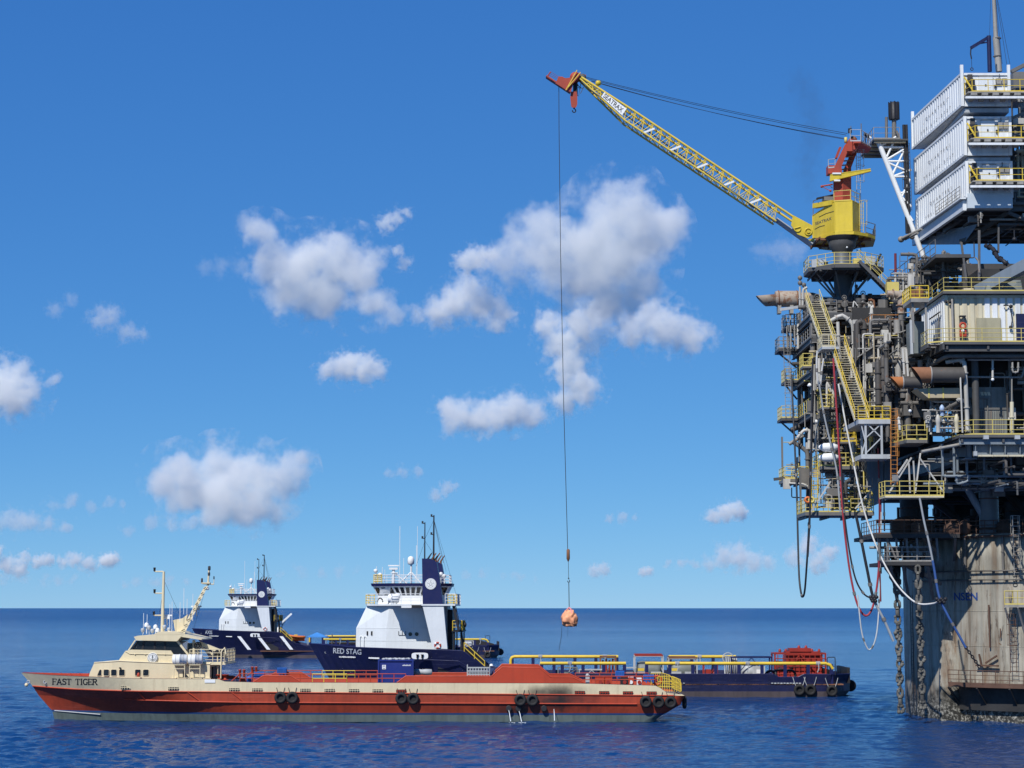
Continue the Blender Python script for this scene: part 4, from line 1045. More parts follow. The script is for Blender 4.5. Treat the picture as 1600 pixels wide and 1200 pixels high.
# ------------------------------------------------------------------ navy supply ships (sisters)
class ShipFrame:
    def __init__(s, loc, yaw):
        s.loc = Vector(loc); s.yaw = yaw
        s.ex = Vector((math.cos(yaw), math.sin(yaw), 0)); s.ey = Vector((-math.sin(yaw), math.cos(yaw), 0))
    def at(s, px, py, yl):
        """local point seen at the pixel, on the ship's lengthwise plane y = yl"""
        d = P(px, py, 100.0) - Vector((0, 0, CAMH)); o = Vector((0, 0, CAMH)) - s.loc
        t = (yl - o.dot(s.ey)) / d.dot(s.ey)
        q = o + d * t
        return Vector((q.dot(s.ex), yl, q.z))
RS_LOC, RS_YAW = (P(483, 1004, 220.5).x, 220.5, 0), R(-1)
RS = ShipFrame(RS_LOC, RS_YAW)
PSV_HB, PSV_L = 6.4, 56.3
def supply_ship(title, label, loc, yaw, stripes):
    root = thing('supply_ship', label, 'ship', loc, 'navy supply ships', yaw)
    A = RS.at
    near = -PSV_HB
    topt = [(0, 5.28), (A(556, 1010, -4.5).x, 4.95), (A(699, 1014.5, near).x, 4.72), (A(723, 1016, near).x, 4.62), (A(763, 1044, near).x, 2.75), (A(790, 1051.5, near).x, 2.3), (PSV_L - 8.2, 2.3), (PSV_L - 7.6, 2.0), (PSV_L - 5.6, 2.0), (PSV_L - 5.0, 2.3), (PSV_L, 2.25)]
    def hbt(x):
        b = PSV_HB * (1 - (1 - min(max(x / 16, 0), 1)) ** 2.2)
        if x > PSV_L - 2.2: b -= (x - PSV_L + 2.2) * 1.1
        return b
    def hbw(x, x0):
        b = (PSV_HB - .1) * (1 - (1 - min(max((x - x0) / 22, 0), 1)) ** 1.8)
        if x > PSV_L - 2.4: b -= (x - PSV_L + 2.4) * 1.1
        return b
    xk = A(506, 1044.6, 0).x
    slope = xk / (5.28 - A(506, 1044.6, 0).z)
    stem = lambda z: slope * (5.28 - z)
    ts = sorted(set([i / 70 for i in range(71)] + [a / PSV_L for a, _ in topt] + [(PSV_L - 2.3) / PSV_L]))
    levels = [('keel', -1.5), ('wl', 0.0), ('boot', 0.55), ('mid', 1.5)]
    def pt(k, t, s):
        if k == 'top':
            x = t * PSV_L; return Vector((x, s * max(hbt(x), .02), interp(topt, x)))
        z = dict(levels)[k]; x0 = stem(z); x = x0 + t * (PSV_L - .6 * (k in ('keel', 'wl')) - x0)
        w0 = hbw(x, x0)
        if k == 'mid': w0 = w0 * .6 + min(hbt(x), hbw(x, x0 - 2)) * .4
        return Vector((x, s * max(w0, .02), z))
    def band(k0, k1, name, mat):
        mb = MB()
        for s in (-1, 1):
            mb.loft([[pt(k0, t, s), pt(k1, t, s)] for t in ts], smooth=(k1 != 'top'))
        mb.add([pt(k0, 1, -1), pt(k1, 1, -1), pt(k1, 1, 1), pt(k0, 1, 1)], [(0, 1, 2, 3)])
        return mb.build(name, mat, root, fix=True)
    band('keel', 'wl', 'hull_bottom', BOOTBROWN); band('wl', 'boot', 'boot_top', BOOTBROWN)
    band('boot', 'mid', 'hull_lower', NAVY); hull = band('mid', 'top', 'hull_side', NAVY)
    xs = A(762, 1044, near).x
    mb = MB(); mb.bb((xs - 6, -PSV_HB + .1, 1.2), (PSV_L - 1, PSV_HB - .1, 1.3)); mb.build('cargo_deck', RUSTY, root)
    def inside(t, s, drop, gap):
        a, b = pt('top', t, s), pt('mid', t, s); f = min(1, drop / max(a.z - b.z, .05)); q = a.lerp(b, f)
        return Vector((q.x, s * max(abs(q.y) - gap, .02), a.z - drop))
    inn = MB()
    for s in (-1, 1):
        inn.loft([[inside(t, s, 0, .1), inside(t, s, 1.0, .14)] for t in ts])
    inn.build('bulwark_inner', NAVY, hull)
    mb = MB(); mb.loft([[inside(t, -1, .95, .1), inside(t, 1, .95, .1)] for t in ts if t * PSV_L < xs - 2.5]); mb.build('foredeck', STEEL, root)
    mb = MB()
    for s in (-1, 1): mb.path([pt('top', t, s) + Vector((0, -s * .04, .0)) for t in ts], .05, 5)
    mb.build('cap_rail', NAVYFUNNEL, hull)
    mb = MB(); q0, q1 = A(655, 1030.5, near), A(716, 1033, near); mb.tube(q0 + Vector((0, -.04, 0)), q1 + Vector((0, -.04, 0)), .06, 5); mb.tube(q1 + Vector((0, -.04, 0)), A(738, 1046, near) + Vector((0, -.04, 0)), .05, 5); mb.build('hull_fender_bar', NAVY, hull)
    # transom fender roller, stern gate
    mb = MB(); mb.lathe([(.5, -2.6), (.62, -2.4), (.62, 2.4), (.5, 2.6)], (PSV_L + .25, 0, 1.0), 'Y', 12); mb.build('stern_fender', RUBBER, root)
    mb = MB(); mb.bb((PSV_L - .3, -4.0, 1.3), (PSV_L, 4.0, 2.9)); mb.build('stern_gate', BLACK, root)
    mb = MB(); mb.prism([(PSV_L - 7, 3.6, 1.3), (PSV_L - .8, 3.6, 1.3), (PSV_L - .8, 3.6, 2.4), (PSV_L - 4, 3.6, 3.2), (PSV_L - 7, 3.6, 3.4)], (0, .5, 0)); mb.build('stern_bulwark', BLACK, root, fix=True)
    eye = Vector(((Vector((0, 0, CAMH)) - RS.loc).dot(RS.ex), (Vector((0, 0, CAMH)) - RS.loc).dot(RS.ey), CAMH))
    def onhull(px, py):
        q, _ = surf_hit(hull, eye, A(px, py, near) - eye)
        return q or A(px, py, near)
    def writer(px0, py0, sc):
        def f(a, b): return onhull(px0 + a * sc, py0 + a * sc * .055 - b * sc), (-.3, -.93, .1)
        return f
    if title == 'RED STAG': lettering(title, .56, 3.05, writer(521, 1020.5, 14.4), WHITE, hull, bold=.012, thick=.07)
    else: lettering(title, .66, 1.35, writer(519, 1020.5, 14.4), WHITE, hull, bold=.012, thick=.07)
    for px0, n, w in ((531, 13, 1.9), (577, 11, 1.45)):          # port of registry, too small to read
        mb = MB()
        for k in range(n):
            q = onhull(px0 + k * w * 1.05, (1026.2 if px0 < 550 else 1028) + k * .05); mb.box(q + Vector((-.02, -.06, 0)), (.10, .04, .13 + .03 * (k % 2)))
        mb.build('registry_marks', WHITE, hull)
    q = onhull(509, 1019.5); mb = MB(); mb.torus(q + Vector((0, -.04, 0)), .09, .03, 'Y', 8, 5); mb.build('fairlead', LIGHTSTEEL, hull)
    # white mooring recess with bitts
    q = A(656, 1024.8, near - .03); w_, h_ = .85, .33; mb = MB(); ring = []
    for k in range(20):
        a = 2 * math.pi * k / 20; ring.append((q.x + math.copysign(abs(math.cos(a)) ** .5, math.cos(a)) * w_, near - .04, q.z + math.copysign(abs(math.sin(a)) ** .5, math.sin(a)) * h_))
    mb.prism(ring, (0, .12, 0)); mr = mb.build('mooring_recess', WHITE, hull, fix=True)
    mb = MB()
    for dx in (-.25, .25): mb.lathe([(.10, -.2), (.10, .12), (.15, .14), (.15, .2), (.01, .2)], q + Vector((dx, -.1, -.05)), n=10)
    mb.build('mooring_bitt', BLACK, mr)
    if stripes:
        for px0, px1 in ((612, 641), (665, 694), (728, 757)):
            a, b = A(px0, 1028, near), A(px1, 1065, near); dx = .32
            mb = MB(); mb.prism([(a.x - dx, near - .025, a.z), (a.x + dx, near - .025, a.z), (b.x + dx, near - .025, b.z), (b.x - dx, near - .025, b.z)], (0, .03, 0)); mb.build('hull_stripe', WHITE, hull, fix=True)
    # ---------------- deckhouse
    hw = 3.3; hy0 = -hw
    zb, zm, zt = 3.9, A(556, 981, 0).z, A(600, 946.5, 0).z
    rings = []
    for z, pf, pc in ((zb, 556, 603), (zm, 556.5, 604), (zt, 573, 608.5)):
        xf, xc, xa = A(pf, 1000, -1.6).x, A(pc, 1000, hy0).x, A(699, 1000, hy0).x
        rings.append([Vector((xf, -1.6, z)), Vector((xc, hy0, z)), Vector((xa, hy0, z)), Vector((xa, hw, z)), Vector((xc, hw, z)), Vector((xf, 1.6, z))])
    mb = MB(); mb.loft(rings, closed=True, caps=True); house = mb.build('deckhouse', PALE, root, fix=True)
    mb = MB()
    for z_, r0, r1 in ((zm, rings[1], None), (zb + 1.0 + (zm - zb - 1) * .35, rings[0], None)):
        ps = [Vector((v.x, v.y * 1.002, z_)) for v in r0]; mb.path(ps[:3], .02, 4)
    mb.build('plate_seam', PALE, house)
    for px_, z_ in ((641, zb + 2.4), (651, zb + 2.4)):
        x_ = A(px_, 1000, hy0).x; mb = MB(); mb.lathe([(.2, -.03), (.2, .02), (.15, .02)], (x_, hy0 - .02, z_), 'Y', 14); mb.lathe([(.15, 0), (.001, 0)], (x_, hy0 - .03, z_), 'Y', 14); mb.build('porthole', GLASS, house)
    xf, xa = A(573, 1000, -2).x, A(712, 1000, -5).x; xc = A(608, 1000, -6).x; xw = A(700, 1000, -6).x
    mb = MB()
    dk = [(xf - .1, -1.9), (xc - 1.4, -3.5), (xc, -3.6), (xc + .2, -6.2), (xa, -6.2), (xa, 6.2), (xc + .2, 6.2), (xc, 3.6), (xc - 1.4, 3.5), (xf - .1, 1.9)]
    mb.prism([(x, y, zt) for x, y in dk], (0, 0, .16)); bdk = mb.build('bridge_deck', PALE, root, fix=True)
    xg0, xg1 = A(659, 1000, -6.1).x - .1, A(694, 1000, -6.1).x + .1
    railing([(x, y, zt + .16) for x, y in [(xg0, -6.2)] + dk[3::-1] + dk[:5:-1][::1] + [(xg0, 6.2)]], bdk, WHITE, 1.05, 3, 1.1, .03, toe=False)
    railing([(x, y, zt + .16) for x, y in ((xg1, -6.2), (xa, -6.2), (xa, 6.2), (xg1, 6.2))], bdk, WHITE, 1.05, 3, 1.1, .03, toe=False)
    for x, y in ((xf + .35, -2.0), (xa - .3, -6.1)):
        mb = MB()
        for k in range(4): mb.tube((x - .45, y - .06, zt + .3 + .26 * k), (x + .45, y - .06, zt + .3 + .26 * k), .045, 5)
        for dx in (-.45, -.15, .15, .45): mb.tube((x + dx, y - .06, zt + .16), (x + dx, y - .06, zt + 1.15), .04, 5)
        mb.build('yellow_gate', YELLOW, bdk)
    # funnel casings and funnels, both sides
    for s in (-1, 1):
        y0, y1 = s * 6.1, s * 4.3
        pr = [(676, 1013), (660.5, 947.5), (693, 947.5), (699, 1014)]
        mb = MB(); mb.prism([(A(a, b, -6.1).x, y0, A(a, b, -6.1).z) for a, b in pr], (0, y1 - y0, 0)); mb.build('funnel_casing', PALE, root, fix=True)
        pr = [(660.5, 946.3), (659.3, 872.5), (673, 873), (682, 878), (686, 900), (692.5, 946.3)]
        mb = MB(); mb.prism([(A(a, b, -6.1).x, y0, A(a, b, -6.1).z) for a, b in pr], (0, y1 - y0, 0)); fn = mb.build('funnel', NAVYFUNNEL, root, fix=True)
        q = A(673, 912.4, -6.1); mb = MB(); mb.lathe([(.57, .03), (.57, -.03), (.001, -.03)], Vector((q.x, y0 + s * .02, q.z)), 'Y', 24, False); em = mb.build('emblem_disc', WHITE, fn)
        mb = MB(); c = Vector((q.x, y0 + s * .05, q.z))
        for rr in (.5, .36): mb.torus(c, rr, .018, 'Y', 24, 4)
        for k in range(5):
            a = math.pi / 2 + k * 2 * math.pi / 5; b = a + 4 * math.pi / 5
            mb.tube(c + Vector((math.cos(a) * .34, 0, math.sin(a) * .34)), c + Vector((math.cos(b) * .34, 0, math.sin(b) * .34)), .02, 4)
        mb.build('star_emblem', LIGHTSTEEL, em)
        for k, px in enumerate((668, 674.5, 680)):
            a = A(px, 875, -6.1); mb = MB(); yy = y0 - s * (.5 + .3 * k)
            mb.path([(a.x, yy, a.z - .5), (a.x, yy, a.z + .1), (a.x + .15, yy, a.z + .35), (a.x + .42, yy, a.z + .75)], .14, 8, r2=.05); mb.build('exhaust_pipe', RUSTY if k else BLACK, fn)
    # wheelhouse
    z0, z1, z2, z3 = zt + .16, A(600, 931.5, 0).z, A(600, 916.5, 0).z, A(600, 912, 0).z
    def wring(z, g):
        x0, x1 = A(582, 1000, -2).x - g, A(702, 1000, -4).x + g
        return [Vector(q) for q in ((x0, -2 - g * .4, z), (x0 + 2.2, -4.0 - g, z), (x1 - 2.2, -4.0 - g, z), (x1, -2.4 - g * .4, z), (x1, 2.4 + g * .4, z), (x1 - 2.2, 4 + g, z), (x0 + 2.2, 4 + g, z), (x0, 2 + g * .4, z))]
    mb = MB(); mb.loft([wring(z0, -.5), wring(z1, -.5), wring(z2, 0)], closed=True, caps=True); wh = mb.build('wheelhouse', WHITE, root, fix=True)
    mb = MB(); mb.loft([wring(z2, .12), wring(z3, .22)], closed=True, caps=True); rf = mb.build('wheelhouse_roof', NAVYFUNNEL, root, fix=True)
    b0, b1 = wring(z1, -.5), wring(z2, 0)
    for (i, j, n) in ((0, 1, 3), (1, 2, 6), (2, 3, 2), (7, 0, 4), (4, 5, 2)):
        for k in range(n):
            f0, f1 = (k + .17) / n, (k + .83) / n
            q = [b0[i].lerp(b0[j], f0), b0[i].lerp(b0[j], f1), b1[i].lerp(b1[j], f1), b1[i].lerp(b1[j], f0)]
            lo = [q[0].lerp(q[3], .1), q[1].lerp(q[2], .1), q[1].lerp(q[2], .88), q[0].lerp(q[3], .88)]
            nn = (lo[1] - lo[0]).cross(lo[3] - lo[0]).normalized() * .02
            mb = MB(); mb.prism([v - nn for v in lo], nn * 2); mb.build('window', GLASS, wh)
    rr = wring(z3, -.1); railing(rr, rf, WHITE, A(600, 899, 0).z - z3, 3, 1.0, .028, closed=True, toe=False)
    mb = MB()
    for k in range(4): mb.tube((rr[0].x, rr[0].y, z3 + .22 * (k + 1)), (rr[0].x + .9, rr[0].y - .85, z3 + .22 * (k + 1)), .045, 5)
    for k in range(3): mb.tube((rr[0].x + .45 * k, rr[0].y - .42 * k, z3), (rr[0].x + .45 * k, rr[0].y - .42 * k, z3 + .95), .045, 5)
    mb.build('yellow_gate', YELLOW, rf)
    # masts and aerials
    for px, yb, yt, yl, r_ in ((663.5, 872, 816, -4.0, .09), (677.5, 872, 805, -2.5, .12)):
        a, b = A(px, yb, yl), A(px + .5, yt, yl); mb = MB(); mb.tube(a - Vector((0, 0, 2.5)), b, r_, 7, r2=r_ * .6); m_ = mb.build('signal_mast', BLACK, root)
        mb = MB()
        for k, f_ in enumerate((.55, .97)): q = a.lerp(b, f_); mb.tube(q, q + Vector((-.25, 0, 0)), .05, 5); mb.box(q + Vector((-.25, 0, .1)), (.18, .18, .26))
        mb.build('mast_lamp', BLACK, m_)
    mb = MB(); a = A(678, 812, -2.5); c = A(664, 845, -4)
    mb.path([a, A(664, 842, -4)], .014, 3); mb.path([c, A(650, 885, -3)], .014, 3); mb.path([c, A(679, 868, -2.5)], .014, 3)
    for px, py in ((688, 866), (693, 880), (697, 893), (713, 930)): mb.path([a, A(px, py, -3.5)], .013, 3)
    mb.build('stay_wires', BLACK, root)
    for px, yt, r_ in ((624.5, 822, .03), (630.5, 872, .025), (652, 822, .022), (650.5, 852, .035), (588, 885, .03), (597, 886, .025), (601, 890, .02)):
        mb = MB(); mb.tube(A(px, 912, -1.5), A(px + .4, yt, -1.5), r_, 5); mb.build('whip_aerial', WHITE, rf)
    mb = MB(); q = A(642, 876, 0); mb.lathe([(.22, -.42), (.36, -.3), (.36, .15), (.28, .36), (.12, .46), (.01, .48)], q, n=14); mb.build('radome', WHITE, rf)
    mb = MB(); a = A(642.5, 880, 0); mb.tube((a.x, 0, z3), a, .1, 6)
    for dx in (-1.2, 1.1): mb.tube((a.x + dx, -.3, z3), (a.x, 0, a.z - .9), .06, 5)
    mb.build('tripod_mast', WHITE, rf)
    mb = MB(); a = A(615, 890, -.6); mb.tube((a.x, -.6, z3), a, .16, 7); mb.tube((a.x + 1.4, -.6, z3), a + Vector((.1, 0, -.3)), .08, 5); mb.box(a + Vector((0, 0, .1)), (.9, .5, .22)); mb.box(a + Vector((0, 0, .42)), (1.15, .16, .13)); mb.box(a + Vector((.1, 0, -.35)), (.8, .4, .1)); mb.build('radar_mast', WHITE, rf)
    for px, py in ((587, 892), (594, 898), (689, 897), (694, 900)):
        mb = MB(); q = A(px, py, -2.0); mb.lathe([(.12, -.2), (.22, -.05), (.22, .12), (.02, .22)], q, n=8); mb.tube((q.x, q.y, z3), q, .04, 5); mb.build('deck_lamp', WHITE, rf)
    # boat platform things on the bridge deck
    for px, py, w, h in ((615, 935, 1.15, .9), (621.5, 931, .5, .6)):
        q = A(px, py, -5.6); mb = MB(); mb.lathe([(h * .36, -w / 2), (h * .5, -w / 2 + .1), (h * .5, w / 2 - .1), (h * .36, w / 2)], q, 'X', 12); mb.build('raft_canister', WHITE, bdk)
    mb = MB(); q = A(614, 942, -5.6)
    for dx in (-.45, .4): mb.tube(q + Vector((dx, 0, -.1)), q + Vector((dx, 0, .35)), .05, 5)
    mb.build('raft_cradle', BLACK, bdk)
    mb = MB(); q = A(594, 941, -3.4); mb.path([q + Vector((math.cos(t) * .28, -.05, math.sin(t) * .42)) for t in [math.pi * k / 8 for k in range(9)]], .07, 6); mb.build('hose_loop', BLACK, bdk)
    mb = MB(); mb.bb(A(627, 949.8, -6.2), A(646, 946.5, -5.2)); mb.build('deck_box', WHITE, bdk)
    mb = MB(); mb.bb(A(643, 949.8, -6.3), A(659, 945.3, -5.3)); mb.build('deck_winch', BLACK, bdk)
    mb = MB(); q = A(683.8, 1008.4, -6.15); mb.torus(q, .28, .09, 'Y', 16, 7); lr = mb.build('life_ring', REDDECK, root)
    for k in range(4): a = math.pi / 4 + k * math.pi / 2; mb = MB(); mb.torus(q, .28, .098, 'Y', 3, 7, .5, a - .25); mb.build('ring_band', WHITE, lr)
    for px, py in ((577, 989), (584, 989)):
        q = A(px, py, 0); f_ = (q.x - rings[0][0].x) / (rings[0][1].x - rings[0][0].x); mb = MB(); mb.box((q.x, -1.6 + (hy0 + 1.6) * f_ - .02, q.z), (.16, .08, .42), R(-27)); mb.build('porthole', BLACK, house)
    for px in (562, 568.5):
        q = A(px, 1001, -2.0); mb = MB(); x0 = rings[0][0].x; f_ = (q.x - x0) / (rings[0][1].x - x0); yy = -1.6 + (hy0 + 1.6) * f_ - .12
        mb.path([(q.x, yy, 4.3), (q.x, yy, q.z + .35), (q.x + .15, yy, q.z + .5), (q.x + .3, yy, q.z + .3)], .05, 6); mb.build('vent_pipe', WHITE, house)
    q0, q1 = A(623, 986, hy0 - .02), A(634, 992.5, hy0 - .02); mb = MB()
    for x in (q0.x, (q0.x + q1.x) / 2, q1.x): mb.tube((x, hy0 - .05, q0.z), (x, hy0 - .05, q1.z), .025, 4)
    mb.tube((q0.x, hy0 - .05, q1.z), (q1.x, hy0 - .05, q1.z), .025, 4); mb.build('wall_fitting', BLACK, house)
    mb = MB(); mb.tube((rings[0][0].x, 0, zm), (rings[0][0].x + .1, 0, zm), .01, 4)
    # after stair tower
    xa0 = A(699, 1000, -4).x; tow = MB()
    mb = MB(); x0, x1 = A(699, 1000, -4).x, A(706.5, 1000, -4).x
    mb.bb((x0 + .03, -3.6, 3.8), (x1, 3.6, zt - .4)); aft = mb.build('after_casing', BLACK, root)
    zp = A(715, 985, -4).z; xq = A(724, 1000, -4).x
    mb = MB(); mb.bb((x1, -5.2, zp - .15), (xq, 3, zp)); pf = mb.build('after_platform', BLACK, root)
    railing([(x1 + .1, -5.1, zp), (xq - .1, -5.1, zp), (xq - .1, 2.9, zp)], pf, YELLOW, 1.0, 3, .9, .04, toe=False)
    mb = MB()
    for x in (x1 + .2, xq - .2):
        for y in (-5, 2.7): mb.beam((x, y, 1.3), (x, y, zp - .1), .14)
    mb.build('platform_leg', BLACK, pf)
    stairs((xq + .1, -4.6, zp - 2.9), (x1 + .9, -4.6, zp), pf, BLACK, (0, 1, 0), .7)
    stairs((xq - .4, -5.6, zp), (x1 + .2, -5.6, zt), pf, BLACK, (0, 1, 0), .7)
    for px, py in ((716, 972), (722, 973), (726.5, 976)):
        q = A(px, py, -4.5); mb = MB(); mb.lathe([(.02, -.15), (.22, -.1), (.24, .1), (.1, .16)], q, 'X', 8); mb.tube((q.x, q.y, zp), q, .04, 5); mb.build('floodlight', BLACK, pf)
    # forecastle break: sloping side plate with yellow ladder
    a, b = A(725, 1016, near + .2), A(757, 1044, near + .2); stairs((b.x, near + .8, b.z - .3), (a.x, near + .8, a.z - .2), root, BLACK, (0, 1, 0), .8, YELLOW, 'break_stairs')
    mb = MB(); A0, B0 = A(719, 1017, near), A(764, 1046, near); mb.prism([(A0.x, near + 1.5, A0.z + .3), (A0.x + 1.2, near + 1.5, A0.z + .3), (B0.x + 1.4, near + 1.5, 1.3), (A0.x, near + 1.5, 1.3)], (0, .12, 0)); mb.build('break_screen', BLACK, root, fix=True)
    mb = MB(); mb.bb((A(699, 1000, near).x - 1, -5.6, 1.3), (A(720, 1000, near).x, 5.6, 4.55)); mb.build('forecastle_end', BLACK, root)
    # crash rails along the cargo deck: yellow pipe on navy posts
    zr1, zr2 = A(1100, 1036.6, near + .35).z, A(1100, 1026, PSV_HB - .35).z
    for yl, runs, zr in ((near + .35, ((844, 978), (1008, 1301)), zr1), (PSV_HB - .35, ((798, 966), (1045, 1150)), zr2)):
        for p0, p1 in runs:
            x0, x1 = A(p0, 1036, yl).x, A(p1, 1036, yl).x
            pts = [(x0, yl, zr), (x1, yl, zr)]
            if p0 == 798: pts = [(x0, yl, zr - 1.1), (x0, yl, zr - .35), (x0 + .12, yl, zr - .1), (x0 + .4, yl, zr), (x1, yl, zr)]
            if p1 == 1301: pts = [(x0, yl, zr), (x1 - .7, yl, zr), (x1 - .25, yl, zr - .15), (x1, yl, zr - .55)]
            mb = MB(); mb.path(pts, .17, 8); rl = mb.build('crash_rail', YELLOW, root)
            n = max(2, round((x1 - x0) / 2.3))
            for k in range(n + 1):
                x = x0 + .15 + (x1 - x0 - .3) * k / n; mb = MB(); mb.beam((x, yl, 1.25), (x, yl, zr - .08), .34, .22); mb.build('rail_post', NAVYFUNNEL, rl)
            mb = MB()
            for k in range(1, n, 3):
                x = x0 + (x1 - x0) * (k + .3) / n
                for j in range(5): mb.torus((x + .09 * j, yl, zr), .2, .04, 'X', 8, 4)
                mb.path([(x + .2, yl - .18, zr), (x + .25, yl - .2, zr - .5), (x + .1, yl - .15, zr - .9)], .05, 5)
            mb.build('rope_lashing', LIGHTSTEEL, rl)
    # stern pipe hoop and tyres
    mb = MB(); x = PSV_L - 2.6
    mb.path([(x, near + .3, 2.2), (x, near + .3, 3.9), (x + .1, near + .3, 4.0), (x + .7, near + .3, 4.0), (x + .8, near + .3, 3.9), (x + .8, near + .3, 2.2)], .05, 5); mb.tube((x, near + .3, 3.1), (x + .8, near + .3, 3.1), .04, 5); mb.build('stern_hoop', BLACK, root)
    for px, py in ((1249, 1078), (1266.5, 1078), (1300, 1079.5)):
        q = A(px, py, near - .16); t_ = tyre(q, root, .42, .17)
        mb = MB(); mb.lathe([(.36, -.05), (.36, .05)], q + Vector((0, .1, 0)), 'Y', 14); mb.build('backing', RUBBER, t_)
        mb = MB()
        for dx in (-.4, .4): mb.path([q + Vector((dx * .8, .05, .35)), q + Vector((dx * 1.25, .1, .8)), q + Vector((dx * 1.6, .14, 1.3))], .035, 5)
        mb.build('hanger_chain', LIGHTSTEEL, t_)
    for px0, px1 in ((1205, 1253), (1067, 1070)):
        mb = MB(); a, b = A(px0, 1067.5, near - .02), A(px1, 1067.5, near - .02)
        for k in range(10):
            f_ = k / 10; mb.bb((a.x + (b.x - a.x) * f_, near - .02, a.z - .04 - .03 * (k % 2)), (a.x + (b.x - a.x) * (f_ + .07), near + .02, a.z + .05)); 
        mb.build('scuffed_marks', LIGHTSTEEL, hull)
    return root
ship1 = supply_ship('RED STAG', 'navy supply ship directly behind the red boat, its name in white on a plain bow', RS_LOC, RS_YAW, False)
AX_LOC = (P(300, 979.5, 383).x, 383, 0)
ship2 = supply_ship('AXIS', 'farther navy supply ship with three slanted white hull stripes', AX_LOC, R(2), True)
AXF = ShipFrame(AX_LOC, R(2))

# ---------------- deck cargo of the near supply ship (placed in its frame)
def cargo(frame, yaw, name, label, cat, x, y, z=1.3):
    q = frame.loc + frame.ex * x + frame.ey * y
    return thing(name, label, cat, (q.x, q.y, z), None, yaw)
def crate_frame(root, L_, W_, H_, mat, t=.12, braces=True):
    mb = MB()
    for x in (0, L_):
        for y in (0, W_): mb.beam((x, y, 0), (x, y, H_), t)
    for z in (t / 2, H_):
        for y in (0, W_): mb.beam((0, y, z), (L_, y, z), t)
        for x in (0, L_): mb.beam((x, 0, z), (x, W_, z), t)
    o = mb.build('lifting_frame', mat, root)
    if braces:
        mb = MB(); n = max(1, round(L_ / H_))
        for k in range(n):
            a, b = L_ * k / n, L_ * (k + 1) / n
            mb.beam((a, -.01, .1), (b, -.01, H_ - .05), t * .6) if k % 2 == 0 else mb.beam((a, -.01, H_ - .05), (b, -.01, .1), t * .6)
        mb.build('brace', mat, o)
    return o
def near_cargo():
    A = RS.at
    for i, (p0, p1, H_, lab) in enumerate(((992, 1036, 2.75, 'grey tank skid with a red top rail, foremost on the supply ship'), (1045, 1089, 2.5, 'second grey tank skid behind the yellow pipe rail of the supply ship'))):
        x0, x1 = A(p0, 1040, -3).x, A(p1, 1040, -3).x
        g = cargo(RS, RS_YAW, 'tank_skid', lab, 'tank', x0, -3.0); L_ = x1 - x0
        crate_frame(g, L_, 2.4, H_, LIGHTSTEEL, .13, False)
        mb = MB(); mb.lathe([(.3, .15), (.85, .3), (.95, .6), (.95, L_ - .6), (.85, L_ - .3), (.3, L_ - .15)], (0, 1.2, 1.25), 'X', 16); mb.build('tank', GREYTANK, g)
        mb = MB(); mb.beam((0, 0, H_ + .07), (L_, 0, H_ + .07), .16, .14); mb.beam((0, 2.4, H_ + .1), (L_, 2.4, H_ + .1), .2, .2)
        for k in range(5): mb.box((L_ * (k + .5) / 5, 1.2, H_ + .0), (L_ / 7, .8, .2))
        mb.build('top_rail', RIGRED if i == 0 else RUSTY, g)
        mb = MB()
        for k in range(2): mb.bb((.25 + k * L_ * .48, -.09, .35), (L_ * .44 + k * L_ * .48, -.05, 1.15))
        mb.build('side_panel', LIGHTSTEEL, g)
        mb = MB(); mb.bb((.3, -.12, 1.22), (.95, -.08, 1.5)); mb.build('warning_sign', YELLOW, g)
    x0 = A(940, 1040, -3).x; g = cargo(RS, RS_YAW, 'rusty_manifold', 'small red rusty manifold near the end of the fore yellow rail', 'manifold', x0, 1.0)
    crate_frame(g, 1.6, 1.6, 2.6, RUSTY, .13)
    mb = MB()
    for k in range(4): mb.tube((.25 + .35 * k, .4, 0), (.25 + .35 * k, .4, 2.2 + .15 * (k % 2)), .1, 7)
    mb.build('pipe', RIGRED, g)
    x0 = A(860, 1040, -3).x
    for k, (px, w, h, mt, lab) in enumerate(((872, 2.0, 1.5, GREYTANK, 'low grey pump behind the fore yellow rail, foremost'), (905, 2.6, 1.3, LIGHTSTEEL, 'pale pump skid in the middle of the fore yellow rail'), (1100, 1.4, 1.9, RIGRED, 'red valve skid between the grey tank skids and the winch'), (975, 1.8, 1.5, LIGHTSTEEL, 'pale box under the end of the fore yellow rail'))):
        x = A(px, 1040, -2).x; g = cargo(RS, RS_YAW, 'pump_skid', lab, 'pump', x, -2.0)
        crate_frame(g, w, 1.5, h, mt, .1)
        mb = MB(); mb.bb((.2, .3, .1), (w * .55, 1.2, h * .7)); mb.build('motor_block', mt, g)
        mb = MB(); mb.lathe([(.1, 0), (.38, .05), (.38, .5), (.1, .55)], (w * .62, .7, h * .45), 'X', 12); mb.build('pump_head', BLUEHOSE if k < 2 else mt, g)
        mb = MB(); mb.path([(w * .5, .2, .3), (w * .6, .1, h * .9), (w * .8, .1, h), (w * .9, .2, .4)], .06, 6); mb.build('hose', BLACK, g)
    x0 = A(1115, 1040, -3).x
    g = cargo(RS, RS_YAW, 'hose_winch', 'drum winch with pale hose coiled over it before the red skid', 'winch', x0 + 1.9, -2.2)
    crate_frame(g, 4.2, 2.2, 2.6, NAVYFUNNEL, .14)
    mb = MB(); mb.lathe([(.3, .2), (.8, .25), (.8, 1.9), (.3, 1.95)], (.9, 1.1, 1.1), 'X', 14); mb.build('drum', LIGHTSTEEL, g)
    mb = MB()
    for k in range(6): mb.torus((-.5 + .22 * k, 1.1, 1.6), 1.15 - .04 * k, .07, 'X', 18, 5)
    mb.torus((-.3, .4, 2.5), .55, .06, 'Y', 16, 5); mb.build('hose_coil', LIGHTSTEEL, g)
